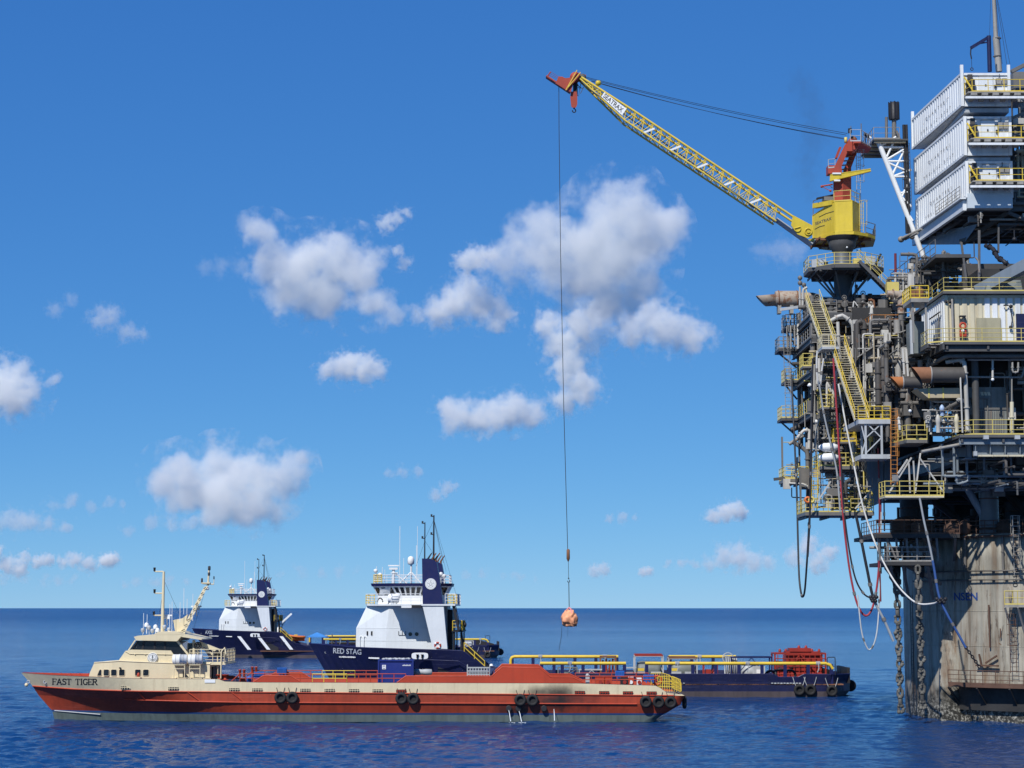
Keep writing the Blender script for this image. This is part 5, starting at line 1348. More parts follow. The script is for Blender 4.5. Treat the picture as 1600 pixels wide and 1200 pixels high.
    mb = MB(); mb.bb((2.2, -.08, .3), (3.5, -.04, 1.7)); mb.build('control_panel', LIGHTSTEEL, g)
    mb = MB(); mb.bb((2.6, -.1, .95), (3.1, -.085, 1.35)); mb.build('panel_sign', WHITE, g)
    x0, x1 = A(1211, 1040, -3).x, A(1290, 1040, -3).x
    g = cargo(RS, RS_YAW, 'machinery_skid', 'big dark red machinery skid near the stern of the supply ship', 'skid', x0, -3.0)
    L_ = x1 - x0; crate_frame(g, L_, 3.0, 3.0, RIGRED, .16)
    mb = MB(); mb.bb((.3, .35, .15), (L_ - .3, 2.7, 1.5)); mb.build('engine_block', RIGRED, g)
    mb = MB(); mb.bb((1.2, .3, 1.6), (L_ - .5, 2.6, 3.2)); mb.bb((L_ * .3, .2, 3.2), (L_ * .72, 2.4, 3.55)); mb.build('cooler_housing', RIGRED, g)
    mb = MB()
    for k in range(9): mb.tube((.3 + k * L_ / 9.5, -.06, .2), (.3 + k * L_ / 9.5, -.06, 2.9), .045, 5)
    for k in range(3): mb.tube((0, -.1, .9 + .8 * k), (L_, -.1, .9 + .8 * k), .05, 5)
    mb.build('piping', RIGRED, g)
    mb = MB()
    for k in range(7): mb.lathe([(.14, 0), (.16, .1), (.1, .3), (.02, .34)], (.6 + k * .68, .8 + .5 * (k % 2), 3.15 + .35 * (0.3 < k / 7 < .7)), n=8)
    mb.build('relief_valve', RIGRED, g)
    g = cargo(RS, RS_YAW, 'hose_heap', 'heap of black hose beside the dip in the stern bulwark', 'hose', PSV_L - 8.3, -5.2)
    mb = MB()
    for k in range(5): mb.torus((.5 * k, .2 * (k % 2), .75 + .08 * (k % 3)), .55, .13, 'X' if k % 2 else 'Y', 14, 6)
    mb.build('coil', BLACK, g)
near_cargo()
def far_cargo():
    x = 18.5
    g = cargo(AXF, R(2), 'rescue_boat', 'small orange rescue boat behind the sloping hull break of the far ship', 'boat', 18.0, -2.5, 3.0)
    mb = MB()
    rings = []
    for t in range(9):
        f = t / 8; w = .75 * math.sin(math.pi * (0.12 + .8 * f)) ** .6; zt = .75 + .25 * (1 - f) ** 2
        rings.append([Vector((f * 2.8, -w, zt)), Vector((f * 2.8, -w * .8, .25)), Vector((f * 2.8, 0, .0)), Vector((f * 2.8, w * .8, .25)), Vector((f * 2.8, w, zt))])
    mb.loft(rings, smooth=True); mb.build('boat_hull', ORANGE, g, fix=True)
    mb = MB(); mb.path([r_[0] for r_ in rings] + [r_[4] for r_ in rings[::-1]], .2, 7); mb.build('buoyancy_tube', ORANGE, g)
    mb = MB(); mb.bb((.9, -.3, .4), (1.5, .3, 1.2)); mb.build('console', YELLOW, g)
    g = cargo(AXF, R(2), 'deck_crane', 'white knuckle crane arm behind the far ship funnel', 'crane', 16.2, -4.2, 4.4)
    mb = MB(); mb.lathe([(.35, 0), (.35, 1.0), (.25, 1.1), (.25, 1.4)], (0, 0, 0), n=12); mb.build('pedestal', WHITE, g)
    mb = MB(); mb.beam((-.2, 0, 1.3), (2.3, 0, 3.6), .28, .32); mb.build('arm', WHITE, g)
    mb = MB(); mb.tube((.3, .2, .9), (1.2, .2, 2.4), .08, 7); mb.build('cylinder_ram', LIGHTSTEEL, g)
    g = cargo(AXF, R(2), 'shade_tent', 'blue pitched tarpaulin shelter on the far ship deck', 'shelter', 21.2, -1.5, 1.3)
    mb = MB(); mb.add([(0, -1.5, 2.5), (3.6, -1.5, 2.5), (3.6, 1.5, 2.5), (0, 1.5, 2.5), (1.8, 0, 3.3), (0, -1.5, 2.35), (3.6, -1.5, 2.35), (3.6, 1.5, 2.35), (0, 1.5, 2.35)], [(0, 1, 4), (1, 2, 4), (2, 3, 4), (3, 0, 4), (0, 5, 6, 1), (1, 6, 7, 2), (2, 7, 8, 3), (3, 8, 5, 0)]); mb.build('canopy', TARP, g, fix=True)
    for x, y in ((.1, -1.4), (3.5, -1.4), (3.5, 1.4), (.1, 1.4)):
        mb = MB(); mb.tube((x, y, 0), (x, y, 2.4), .04, 5); mb.build('leg', LIGHTSTEEL, g)
    for k, (x, L_, lab) in enumerate(((25.0, 5.5, 'dark pipe stack on the far ship just ahead of its yellow rail'), (33.5, 4.5, 'shorter dark pipe stack farther aft on the far ship'))):
        g = cargo(AXF, R(2), 'pipe_stack', lab, 'pipes', x, 2.0, 1.3); mb = MB()
        for j in range(5):
            for i in range(4 - (j % 2)): mb.tube((0, i * .42 + .21 * (j % 2), .25 + j * .5), (L_, i * .42 + .21 * (j % 2), .25 + j * .5), .21, 7)
        mb.build('pipe', BLACK, g)
        mb = MB()
        for f in (.1, .9): mb.beam((L_ * f, -.3, 0), (L_ * f, -.3, 2.9), .12); mb.beam((L_ * f, 1.7, 0), (L_ * f, 1.7, 2.9), .12)
        mb.build('stanchion', STEEL, g)
    for k, x in enumerate((44.5, 49.0)):
        g = cargo(AXF, R(2), 'white_tank', 'pale tank on the far ship stern, %s' % ('the one ahead' if k == 0 else 'the one right at the stern'), 'tank', x, -2.0, 1.3)
        crate_frame(g, 2.6, 2.2, 1.7, LIGHTSTEEL, .12)
        mb = MB(); mb.lathe([(.2, .15), (.7, .3), (.75, .5), (.75, 2.1), (.7, 2.3), (.2, 2.45)], (0, 1.1, .85), 'X', 14); mb.build('tank', LIGHTSTEEL, g)
far_cargo()
# ------------------------------------------------------------------ pedestal crane
CRANEY = paint('crane_yellow', (0.62, 0.46, 0.035), 0.45, 0.1, dirt=0.25, streak=0.12, dent=0.02)
BOOMY = paint('boom_yellow', (0.68, 0.50, 0.07), 0.5, 0.10, dirt=0.15, rust=0.08)
CRANER = paint('crane_red', (0.36, 0.055, 0.028), 0.5, 0.12, dirt=0.25)
GREYPED = paint('pedestal_grey', (0.12, 0.13, 0.135), 0.42, 0.15, dirt=0.3, streak=0.1)
FADEY = paint('faded_yellow_rail', (0.58, 0.47, 0.13), 0.55, 0.18, rust=0.12)
DARKST = paint('dark_structural_steel', (0.085, 0.084, 0.082), 0.55, 0.25, dirt=0.3, rust=0.12)
WIRE = paint('wire_rope', (0.03, 0.032, 0.036), 0.6, 0.2)
CY = 182.0
def crane():
    cx = P(1316, 380, CY).x
    base = worldthing('crane_pedestal', 'grey round crane pedestal with an eight-sided railed platform', 'pedestal', P(1316, 600, CY))
    zt = P(1316, 380, CY).z; zp = P(1316, 424, CY).z; zb = P(1316, 640, CY).z
    mb = MB(); mb.lathe([(.86, zb), (.82, zp - 4.4), (.80, zp - 4.4), (.80, zt + .1)], (cx, CY, 0), n=28); ped = mb.build('column', GREYPED, base)
    mb = MB(); mb.lathe([(.8, zt - .9), (1.15, zt - .35), (1.2, zt - .1), (1.2, zt + .25)], (cx, CY, 0), n=28); mb.build('slewing_ring', DARKST, base)
    mb = MB(); mb.torus((cx, CY, P(1316, 476, CY).z), .86, .06, 'Z', 28, 6); mb.path([(cx - .85, CY - .2, P(1316, 476, CY).z), (cx - 1.8, CY - .6, P(1290, 479, CY).z), (cx - 1.9, CY - .6, P(1290, 520, CY).z)], .05, 6); mb.build('conduit_ring', LIGHTSTEEL, base)
    mb = MB(); mb.ball((cx + .25, CY - 1.0, zt - .55), .09, 8, 5); mb.build('pedestal_lamp', WHITE, base)
    oct_ = []
    for k in range(8):
        a = R(22.5 + 45 * k); oct_.append(Vector((cx + .05 + 3.55 * math.cos(a), CY + 4.0 * math.sin(a), zp)))
    # notch at the near right side where the stair lands
    mb = MB(); mb.prism([v - Vector((0, 0, .22)) for v in oct_], (0, 0, .08)); fl = mb.build('platform_floor', DARKST, base, fix=True)
    mb = MB()
    for i in range(8): a, b = oct_[i], oct_[(i + 1) % 8]; mb.beam(a - Vector((0, 0, .1)), b - Vector((0, 0, .1)), .08, .34)
    for k in range(9):
        y = CY - 3.4 + .85 * k; mb.beam((cx - 2.9 + abs(y - CY) * .18, y, zp - .3), (cx + 2.9 - abs(y - CY) * .18, y, zp - .3), .08, .2)
    for k in range(7): x = cx - 2.7 + .9 * k; mb.beam((x, CY - 3.0, zp - .34), (x, CY + 3.0, zp - .34), .07, .2)
    mb.build('floor_beams', DARKST, fl)
    railing(oct_, fl, FADEY, 1.07, 3, 1.1, .03, closed=True)
    for k in range(8):
        a = R(45 * k + 22); d = Vector((math.cos(a), math.sin(a), 0)); mb = MB()
        mb.beam(Vector((cx, CY, zp - .3)) + d * 2.6, Vector((cx, CY, zp - 2.3)) + d * .82, .13, .15); mb.build('knee_brace', GREYPED, base)
    for (px, py, w, h, mt, nm) in ((1278, 414, 1.2, .7, LIGHTSTEEL, 'locker'), (1358, 402, .9, 1.0, LIGHTSTEEL, 'switch_cabinet'), (1338, 399, .7, .8, FADEY, 'hose_cabinet'), (1289, 411, .35, .5, BLACK, 'junction_box')):
        q = P(px, py, CY - 1.6); mb = MB(); mb.bb((q.x - w / 2, CY - 2.2, zp), (q.x + w / 2, CY - 1.6, zp + h)); mb.build(nm, mt, base)
    mb = MB(); q = P(1368, 414, CY); mb.tube(q, q + Vector((.5, 0, 1.0)), .1, 7); mb.ball(q + Vector((0, 0, .1)), .22, 8, 5); mb.build('air_horn', BLACK, base)
    a, b = P(1394, 462, CY - 3.5), P(1341, 409, CY - 3.5)
    stairs(a, b, base, DARKST, (0, 1, 0), 1.0, FADEY, 'access_stairs')

    c = worldthing('pedestal_crane', 'yellow pedestal crane with a long lattice boom and red kingpost', 'crane', (cx, CY, zt))
    # cab and machinery house
    plan = [(1270, 184.6), (1304.5, 181.0), (1332, 180.6), (1344, 182.6), (1340, 185.6), (1312, 187.0), (1278, 186.6)]
    z0 = P(1305, 362, 181).z; z1 = P(1305, 314.5, 181).z; z1l = P(1270, 337, 184.6).z
    ring0 = [Vector((P(px, 360, y).x, y, z0)) for px, y in plan]
    tops = {0: z1l - .0, 6: z1l}
    ring1 = [Vector((v.x, v.y, tops.get(i, z1))) for i, v in enumerate(ring0)]
    mb = MB(); mb.loft([ring0, ring1], closed=True, caps=True); hs = mb.build('machinery_house', CRANEY, c, fix=True)
    mb = MB()
    for v0, v1 in zip(ring0, ring1): mb.beam(v0, v1, .07, .07)
    for i in range(7):
        mb.beam(ring0[i], ring0[(i + 1) % 7], .08, .08); mb.beam(ring1[i], ring1[(i + 1) % 7], .06, .06)
    mb.build('corner_trim', CRANEY, hs)
    A_, B_ = ring0[0], ring0[1]; dv = (B_ - A_).normalized(); nn = Vector((dv.y, -dv.x, 0)).normalized()
    if nn.y > 0: nn = -nn
    L_ = (B_ - A_).length; H_ = z1 - z0
    def onf(a, b): return A_ + dv * (L_ * .12 + a) + Vector((0, 0, H_ * .43 + b)), nn
    lettering('SEATRAX', .26, L_ * .74, onf, DARKST, hs, 'maker_name', 0.004)
    mb = MB()
    for f0, f1, zz in ((.1, .55, .30), (.30, .97, .66)):
        mb.path([A_ + dv * L_ * f0 + nn * .02 + Vector((0, 0, H_ * zz)), A_ + dv * L_ * (f0 + f1) / 2 + nn * .02 + Vector((0, 0, H_ * (zz + .035))), A_ + dv * L_ * f1 + nn * .02 + Vector((0, 0, H_ * (zz + .02)))], .022, 4)
    mb.build('logo_swoosh', DARKST, hs)
    # deck plate beneath, running out to the right with a railing
    dp = [ring0[0] + Vector((-.4, .2, 0)), ring0[1] + Vector((0, -.05, 0)), ring0[2] + Vector((.1, -.05, 0)), Vector((P(1357, 368, 181.6).x, 181.8, z0)), Vector((P(1368.5, 373, 183).x, 183.2, z0)), Vector((P(1367, 374, 186).x, 187, z0)), Vector((cx, 189, z0)), Vector((P(1283, 370, 188).x, 188.4, z0))]
    mb = MB(); mb.prism([v - Vector((0, 0, .3)) for v in dp], (0, 0, .28)); pl = mb.build('deck_plate', CRANEY, c, fix=True)
    mb = MB()
    for k in range(6): mb.beam((cx - 2 + k * .8, 181.8, z0 - .38), (cx - 2 + k * .8, 187.5, z0 - .38), .12, .16)
    mb.beam((cx - 2.3, 182.6, z0 - .4), (cx + 2.7, 182.6, z0 - .4), .3, .2); mb.beam((cx - 2.3, 186, z0 - .4), (cx + 2.7, 186, z0 - .4), .3, .2)
    mb.build('deck_beams', RUSTY, pl)
    mb = MB(); mb.lathe([(1.15, z0 - .8), (1.45, z0 - .4), (1.45, z0 - .3)], (cx, CY, 0), n=24); mb.build('bearing_skirt', BLACK, pl)
    railing([dp[3] + Vector((-.2, 0, 0)), dp[4], dp[5]], pl, STEEL, 1.07, 2, 1.2, .035)
    # roof gear
    mb = MB(); a0, a1 = P(1273, 322, 184), P(1303, 316.5, 181.4); mb.beam(a0, a1, .5, .42); mb.build('roof_beam', CRANEY, hs)
    mb = MB(); mb.bb(P(1284, 318, 184), P(1302, 307, 182.5)); o = mb.build('winch_cover', STEEL, c)
    mb = MB(); mb.beam(P(1276, 310.5, 183), P(1302, 305, 183), .5, .12); mb.build('exhaust_stack', BLACK, o)
    railing([Vector((ring1[1].x, ring1[1].y + .2, z1)), Vector((ring1[2].x - .1, ring1[2].y + .1, z1)), Vector((ring1[3].x, ring1[3].y, z1))], hs, FADEY, .95, 2, 1.4, .035)
    mb = MB(); mb.path([P(1270.5, 337, 184.5), P(1270.5, 315, 184.5), P(1272, 313, 184.4), P(1277, 312, 184)], .04, 5); mb.build('roof_handrail', STEEL, hs)
    # kingpost
    mb = MB(); yk0, yk1 = 182.6, 184.4
    k0 = [P(1302, 316, yk0), P(1317, 316, yk0 - .5), P(1330, 316, yk0), P(1330, 316, yk1), P(1302, 316, yk1)]
    k1 = [P(1302, 276, yk0), P(1317, 275, yk0 - .5), P(1330, 274, yk0), P(1330, 274, yk1), P(1302, 276, yk1)]
    for q in k0: q.z = z1 - .3
    for q in k1: q.z = P(1316, 275, yk0).z
    mb.loft([k0, k1], closed=True, caps=True); kp = mb.build('kingpost', CRANER, c, fix=True)
    def leg(pts, y0, y1, nm='kingpost_leg'):
        mb = MB(); mb.prism([P(a, b, y0) for a, b in pts], (0, y1 - y0, 0)); return mb.build(nm, CRANER, kp, fix=True)
    leg([(1302, 277), (1302, 268), (1304, 261), (1321, 225), (1326, 223), (1325, 235), (1315, 260), (1316, 277)], 182.0, 182.5)
    leg([(1318, 277), (1319, 264), (1331, 236), (1335, 228), (1342, 233), (1336, 246), (1330, 262), (1330, 277)], 184.0, 184.5)
    leg([(1323, 236), (1324, 224), (1327, 217), (1339, 217.5), (1341, 231), (1334, 236)], 181.9, 184.6, 'sheave_housing')
    leg([(1305, 247), (1312, 229), (1315, 230), (1309, 246)], 182.6, 183.3, 'luffing_guide')
    mb = MB()
    for k in range(6): f_ = k / 5; mb.tube(P(1310 + 13 * f_, 272 - 34 * f_, 182.4), P(1325 + 11 * f_, 270 - 32 * f_, 184.1), .07, 6)
    mb.build('cross_ties', RUSTY, kp)
    for k in range(3):
        mb = MB(); mb.lathe([(.1, -.06), (.36, -.06), (.3, 0), (.36, .06), (.1, .06)], P(1333, 219, 182.3 + .5 * k), 'Y', 14); mb.build('sheave', RUSTY, kp)
    mb = MB(); pf = [P(1334, 224, 181.3), P(1345, 223.5, 181.3), P(1361, 231.5, 183.6), P(1356, 236.5, 185.5), P(1338, 236.5, 185.5)]
    zz = P(1345, 226, 182).z; pf = [Vector((v.x, v.y, zz)) for v in pf]; mb.prism(pf, (0, 0, .14)); tp = mb.build('head_platform', CRANER, kp, fix=True)
    railing([pf[0] + Vector((-.3, 0, .14)), pf[1] + Vector((0, 0, .14)), pf[2] + Vector((0, 0, .14)), pf[3] + Vector((0, 0, .14))], tp, LIGHTSTEEL, 1.05, 2, .9, .03)
    mb = MB(); mb.tube(P(1346, 222, 182), P(1345.5, 193, 182), .045, 6); mb.tube(P(1329, 216, 182), P(1329.5, 197, 182), .04, 6); mb.build('whip_aerial', STEEL, tp)
    mb = MB(); q = P(1328, 206, 182); mb.bb(q + Vector((-.15, -.15, -.1)), q + Vector((.15, .15, .3)))
    for px, py in ((1352, 210), (1356, 213)): q = P(px, py, 183); mb.tube(P(px, 226, 183), q, .05, 5); mb.ball(q, .18, 7, 5)
    mb.build('obstruction_lamp', BLACK, tp)
    mb = MB(); mb.beam(P(1354, 210, 183), P(1361, 216, 183), .2, .14); mb.build('floodlight', WHITE, tp)
    mb = MB(); mb.bb(P(1294, 271, 182.3), P(1302, 262.5, 183.5)); lp = mb.build('side_platform', CRANER, kp)
    railing([P(1294.5, 263, 182.3), P(1305, 262, 182.3)], lp, LIGHTSTEEL, .8, 2, .6, .03)
    mb = MB(); q = [P(1296.5, 282.5, 181.8), P(1297, 274, 181.8), P(1360, 264.3, 181.8), P(1360.5, 267.6, 181.8)]; mb.prism(q, (0, .06, 0))
    mb.beam(P(1296.5, 283, 182), P(1360.5, 267.6, 182), .45, .07); mb.beam(P(1297, 273.8, 182), P(1360, 264.4, 182), .45, .07); mb.build('service_jib', CRANEY, c, fix=True)
    mb = MB(); mb.box(P(1307, 271.5, 181.9), (.75, .4, .14)); mb.box(P(1307.5, 282.5, 181.9), (.55, .4, .14)); mb.build('jib_clamp', WHITE, c)
    mb = MB(); mb.tube(P(1301, 288, 182.5), P(1284, 291, 182.5), .07, 6); mb.tube(P(1284, 291, 182.5), P(1297.5, 298.5, 182.5), .03, 5); mb.ball(P(1284, 291.5, 182.5), .13, 7, 5); mb.ball(P(1297.5, 298, 182.5), .12, 7, 5); mb.tube(P(1301, 294, 182.5), P(1294, 288, 182.5), .03, 5); mb.build('camera_arm', CRANER, kp)
    ladder(P(1342, 322, 183.5), P(1341, 236, 183.5), c, LIGHTSTEEL, .45, True, (.5, -.8, 0))
    ladder(P(1346, 362, 182.4), P(1346, 315, 182.4), c, FADEY, .45, True, (.5, -.8, 0))
    ladder(P(1342, 395, 183), P(1342, 376, 183), c, STEEL, .45, False, (.5, -.8, 0))
    # boom
    tip, foot = P(903, 119.5, CY + .2), P(1266, 361, CY)
    e = (foot - tip).normalized(); yv = Vector((0, 1, 0)); n_ = e.cross(yv).normalized()
    if n_.z < 0: n_ = -n_
    L_ = (foot - tip).length
    def dep(s): return .10 + 1.05 * min(1, s / 5.6)               # chord to chord
    def wid(s): return .4 + .45 * min(1, s / 6.0)
    def node(s, side, top):
        return tip + e * s + n_ * (0.02 if top else -dep(s)) + yv * (side * wid(s))
    bm_ = worldthing('crane_boom', 'long pale yellow lattice boom reaching out from the crane house', 'crane boom', foot) if False else c
    ends = {True: L_ - .1, False: L_ - 3.0}
    for side in (-1, 1):
        for top in (True, False):
            mb = MB(); mb.path([node(0, side, top), node(5.8, side, top), node(ends[top], side, top)], .105 if top else .085, 8); mb.build('boom_chord', BOOMY, c)
    N = 22; st = [1.0 + (L_ - 4.2) * k / N for k in range(N + 1)]
    for k in range(N):
        a, b = st[k], st[k + 1]; mb = MB()
        for side in (-1, 1):
            mb.tube(node(a, side, False), node((a + b) / 2, side, True), .04, 5); mb.tube(node((a + b) / 2, side, True), node(b, side, False), .04, 5)
            mb.tube(node((a + b) / 2, side, True), node((a + b) / 2, side, False), .026, 5)
        for top in (True, False):
            mb.tube(node(a, -1, top), node(b, 1, top), .035, 5); mb.tube(node(b, -1, top), node(b, 1, top), .04, 5)
        mb.build('lacing', BOOMY, c)
    for k in (7, 10, 13, 16, 19):
        mb = MB(); a = st[k]; mb.beam(node(a + .2, -1.02, False), node(a + .8, -1.02, True).lerp(node(a + .8, -1.02, False), .25), .06, .17); mb.build('roller_guard', WHITE, c)
        mb = MB(); q = node(a + .5, -1, False) - n_ * .12; mb.beam(q - e * .3, q + e * .3, .1, .1); mb.build('splice_lug', BLACK, c)
    mb = MB(); q0, q1 = node(1.5, -1, False) - n_ * .13, node(L_ - 3, -1, False) - n_ * .13; mb.beam(q0, q1, .35, .05); mb.build('boom_walkway', DARKST, c)
    # sign on the boom
    s0, s1 = st[0] + 1.85, st[0] + 4.35
    def q2(s, f): return node(s, -1, False).lerp(node(s, -1, True), f) - yv * .14
    mb = MB(); mb.prism([q2(s0, .16), q2(s1, .16), q2(s1, .80), q2(s0, .92)], yv * .04); sg = mb.build('name_board', WHITE, c, fix=True)
    def onb(a, b): return q2(s0 + .12 + a, .28) + n_ * (b * 1.0), -yv
    lettering('SEATRAX', .42, s1 - s0 - .3, onb, DARKST, sg, 'maker_name', 0.012)
    mb = MB(); mb.lathe([(.05, -.1), (.24, 0), (.26, .2), (.2, .34), (.02, .4)], node(2.0, -1, True) + n_ * .25, n=10); mb.tube(node(2, -1, True), node(2, -1, True) + n_ * .3, .1, 6); mb.build('boom_beacon', CRANEY, c)
    # boom foot plates, foot walkway, hydraulic winch
    for side in (-1, 1):
        mb = MB(); pts = [(1239, 336), (1269, 352), (1271, 366), (1262, 372), (1246, 366), (1236, 352)]; mb.prism([P(a, b, CY + side * 1.15) for a, b in pts], (0, .08, 0)); fp = mb.build('boom_foot_plate', CRANEY, c, fix=True)
        q = P(1263, 362, CY + side * 1.2); mb = MB(); mb.torus(q, .3, .06, 'Y', 16, 6); mb.lathe([(.15, -.12), (.15, .12)], q, 'Y', 12); mb.build('pivot_pin', CRANEY, fp)
        mb = MB(); q = P(1246, 357, CY + side * 1.2); mb.torus(q, .28, .05, 'Y', 16, 6, math.pi, math.pi); mb.tube(q + Vector((-.28, 0, .0)), q + Vector((.28, 0, .15)), .05, 5); mb.build('foot_bracket', CRANEY, fp)
    mb = MB(); q0, q1 = P(1212, 343, CY), P(1268, 383, CY)
    mb.beam(q0, q1, 1.4, .06)
    for side in (-.75, .75): mb.tube(q0 + yv * side, q1 + yv * side, .07, 6)
    mb.tube(q1, q1 + Vector((.35, 0, .5)), .05, 5); mb.build('foot_walkway', LIGHTSTEEL, c)
    # boom head and jib tip
    ty = tip.y
    def T(px, py, dy=0): return P(px, py, ty + dy)
    for dy in (-.55, .5):
        mb = MB(); mb.prism([T(873, 119, dy), T(868, 130, dy), T(884, 140, dy), T(892, 144, dy), T(896, 130, dy), T(908, 119, dy), T(903, 114, dy), T(893, 121, dy), T(884, 122, dy)], (0, .07, 0)); hd = mb.build('head_plate', CRANER, c, fix=True)
    mb = MB(); mb.beam(T(853.5, 120), T(891, 144.5), .9, .12); mb.build('head_platform', CRANER, c)
    mb = MB(); a, b = T(855, 121, -.4), T(873, 131, -.4)
    mb.tube(a, a + n_ * .62, .03, 5)
    for f_ in (.4, .7, 1.0): mb.tube(a + n_ * .62 * f_, T(873, 120, -.4) + n_ * .3 * (f_ - 1), .014, 4)
    mb.tube(a, b, .035, 5); mb.tube(T(854, 120.5, .4), T(854, 120.5, .4) + n_ * .62, .03, 5); mb.build('tip_railing', CRANER, c)
    for a, b in (((884, 141), (901.5, 109.5)), ((887, 137), (907, 113))):
        mb = MB(); mb.beam(T(*a, -.7), T(*b, -.7), .07, .07); mb.build('head_strut', BOOMY, c)
    for k, (px, py, rr) in enumerate(((899, 121, .5), (877, 126, .36), (888, 130, .3), (910, 121, .34))):
        mb = MB()
        for j in (-.35, 0, .35): mb.lathe([(.08, -.07), (rr, -.07), (rr * .85, 0), (rr, .07), (.08, .07)], T(px, py, j), 'Y', 16)
        mb.build('sheave', CRANER if k != 3 else DARKST, c)
    mb = MB(); mb.tube(T(903, 120), T(915, 122), .3, 10); mb.build('pendant_yoke', CRANER, c)
    mb = MB()
    for k in range(3): mb.tube(T(903 - k, 137 - k * 4), T(911 - k * 3, 138 - k), .03, 5)
    mb.path([T(908, 128), T(904, 150), T(901, 149)], .03, 5); mb.path([T(912, 136), T(907, 146)], .03, 5); mb.build('block_guard', DARKST, c)
    # main block and hook
    blk = worldthing('hook_block', 'dark red hook block hanging under the boom tip', 'hook block', T(897, 160))
    for dy in (-.26, .2):
        mb = MB(); mb.prism([T(892, 143, dy), T(891, 152, dy), T(892.5, 166, dy), T(894, 168, dy), T(900, 168, dy), T(902, 163, dy), T(902, 150, dy), T(901, 143, dy)], (0, .06, 0)); mb.build('cheek_plate', CRANER, blk, fix=True)
    mb = MB(); mb.lathe([(.08, -.12), (.28, -.12), (.24, 0), (.28, .12), (.08, .12)], T(896.5, 158), 'Y', 14); mb.build('sheave', RUSTY, blk)
    mb = MB()
    for px in (897.5, 900.5): mb.tube(T(px, 128, -.1), T(px, 150, -.1), .12, 6)
    mb.build('reeved_rope', BLACK, blk)
    mb = MB(); q = T(897, 173); mb.tube(T(897, 168), T(897, 170.5), .07, 6); mb.torus(q, .15, .05, 'Y', 14, 6, 1.5 * math.pi, -1.1 * math.pi); mb.build('hook', BLACK, blk)
    # pendants
    for k, (x0, y0, x1, y1) in enumerate(((914, 120, 1324, 208.5), (915, 122, 1322, 211), (924, 127, 1321, 216.5), (924, 126, 1322, 218))):
        mb = MB(); a, b = T(x0, y0, -.3 + .2 * k), P(x1, y1, 183); pts = []
        for j in range(13):
            f_ = j / 12; q = a.lerp(b, f_); q.z -= .25 * 4 * f_ * (1 - f_) * (1 if k < 2 else 1.4); pts.append(q)
        mb.path(pts, .022, 4); mb.build('pendant_rope', WIRE, c)
    mb = MB(); mb.lathe([(.08, -.25), (.14, -.25), (.14, .25), (.08, .25)], P(1321.5, 219, 182.6), n=8); mb.build('rope_socket', FADEY, kp)
    # whip line, overhaul ball, sling, cargo bag
    w = worldthing('hoist_line', 'long dark hoist wire dropping from the boom tip', 'wire', T(873, 143))
    mb = MB(); mb.path([T(873.2, 134), T(873.5, 200), T(876, 400), T(881, 640), T(887, 858)], .028, 6); mb.build('wire', WIRE, w)
    bl = worldthing('overhaul_ball', 'small rusty headache weight on the hoist wire', 'weight', T(887.7, 868)); mb = MB()
    mb.lathe([(.04, .55), (.14, .48), (.15, -.3), (.1, -.42), (.05, -.55)], T(887.8, 867.5), n=12); mb.build('weight_body', RUSTY, bl)
    mb = MB(); mb.tube(T(888, 876), T(888.5, 904), .022, 5); mb.build('pennant', WIRE, bl)
    mb = MB(); q = T(888.5, 908); mb.torus(q, .09, .035, 'Y', 10, 5, 1.5 * math.pi, -1.1 * math.pi); mb.ball(T(888.5, 904), .07, 7, 5); mb.build('hook', BLACK, bl)
    s_ = worldthing('cargo_sling', 'dark sling between the small hook and the orange bag', 'sling', T(889, 930)); mb = MB(); mb.tube(T(888.7, 910), T(889.3, 949), .035, 5); mb.build('strop', BLACK, s_)
    cloth = paint('orange_net_cloth', (0.74, 0.33, 0.18), 0.85, 0.35, dirt=0.4, scale=4, bump=.08)  # dark colour noise stands for the shaded folds of the cloth
    g = worldthing('cargo_bag', 'pale orange cargo net bag hanging from the hoist wire over the water', 'bag', T(889.5, 980))
    import bmesh
    bm = bmesh.new(); bmesh.ops.create_icosphere(bm, subdivisions=4, radius=1)
    ctr = T(889.5, 966.5)
    for v in bm.verts:
        d = v.co.normalized(); lobes = abs(math.sin(2.0 * math.atan2(d.y, d.x))) * .10
        k = .92 + .30 * mnoise.fractal(d * 3.0 + Vector((3, 1, 2)), 0.8, 2, 5) + lobes * 1.6
        x, y, z = math.copysign(abs(d.x) ** .7, d.x) * .66 * k, math.copysign(abs(d.y) ** .7, d.y) * .66 * k, math.copysign(abs(d.z) ** .75, d.z) * .72 * k
        if z < -.62: z = -.62 + (z + .62) * .3
        f_ = max(0, z / .72); x *= 1 - .3 * f_ ** 2; y *= 1 - .3 * f_ ** 2; z -= .12 * abs(math.cos(2 * math.atan2(d.y, d.x))) * f_
        v.co = Vector((x, y, z * 1.05)) + ctr - ORG[g.name]
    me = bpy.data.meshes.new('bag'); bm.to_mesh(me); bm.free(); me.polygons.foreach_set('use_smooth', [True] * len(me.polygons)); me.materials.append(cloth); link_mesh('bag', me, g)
    mb = MB()
    for k in range(4):
        a = k * math.pi / 2 + .5; mb.path([ctr + Vector((math.cos(a) * .5, math.sin(a) * .5, .45)), ctr + Vector((math.cos(a) * .25, math.sin(a) * .25, .8)), T(889.3, 949)], .05, 5)
    mb.build('lifting_strap', paint('red_white_strap', (0.62, 0.24, 0.26), 0.7, 0.3), g)
    t_ = worldthing('tag_line', 'thin rope trailing from under the orange bag', 'rope', T(877, 985)); mb = MB(); mb.path([T(878, 978), T(877, 995), T(873.5, 1016)], .018, 4); mb.build('rope', WIRE, t_)
    mb = MB(); mb.tube(T(887.5, 979), T(886.8, 995), .012, 4); mb.build('rope_end', WIRE, t_)
crane()
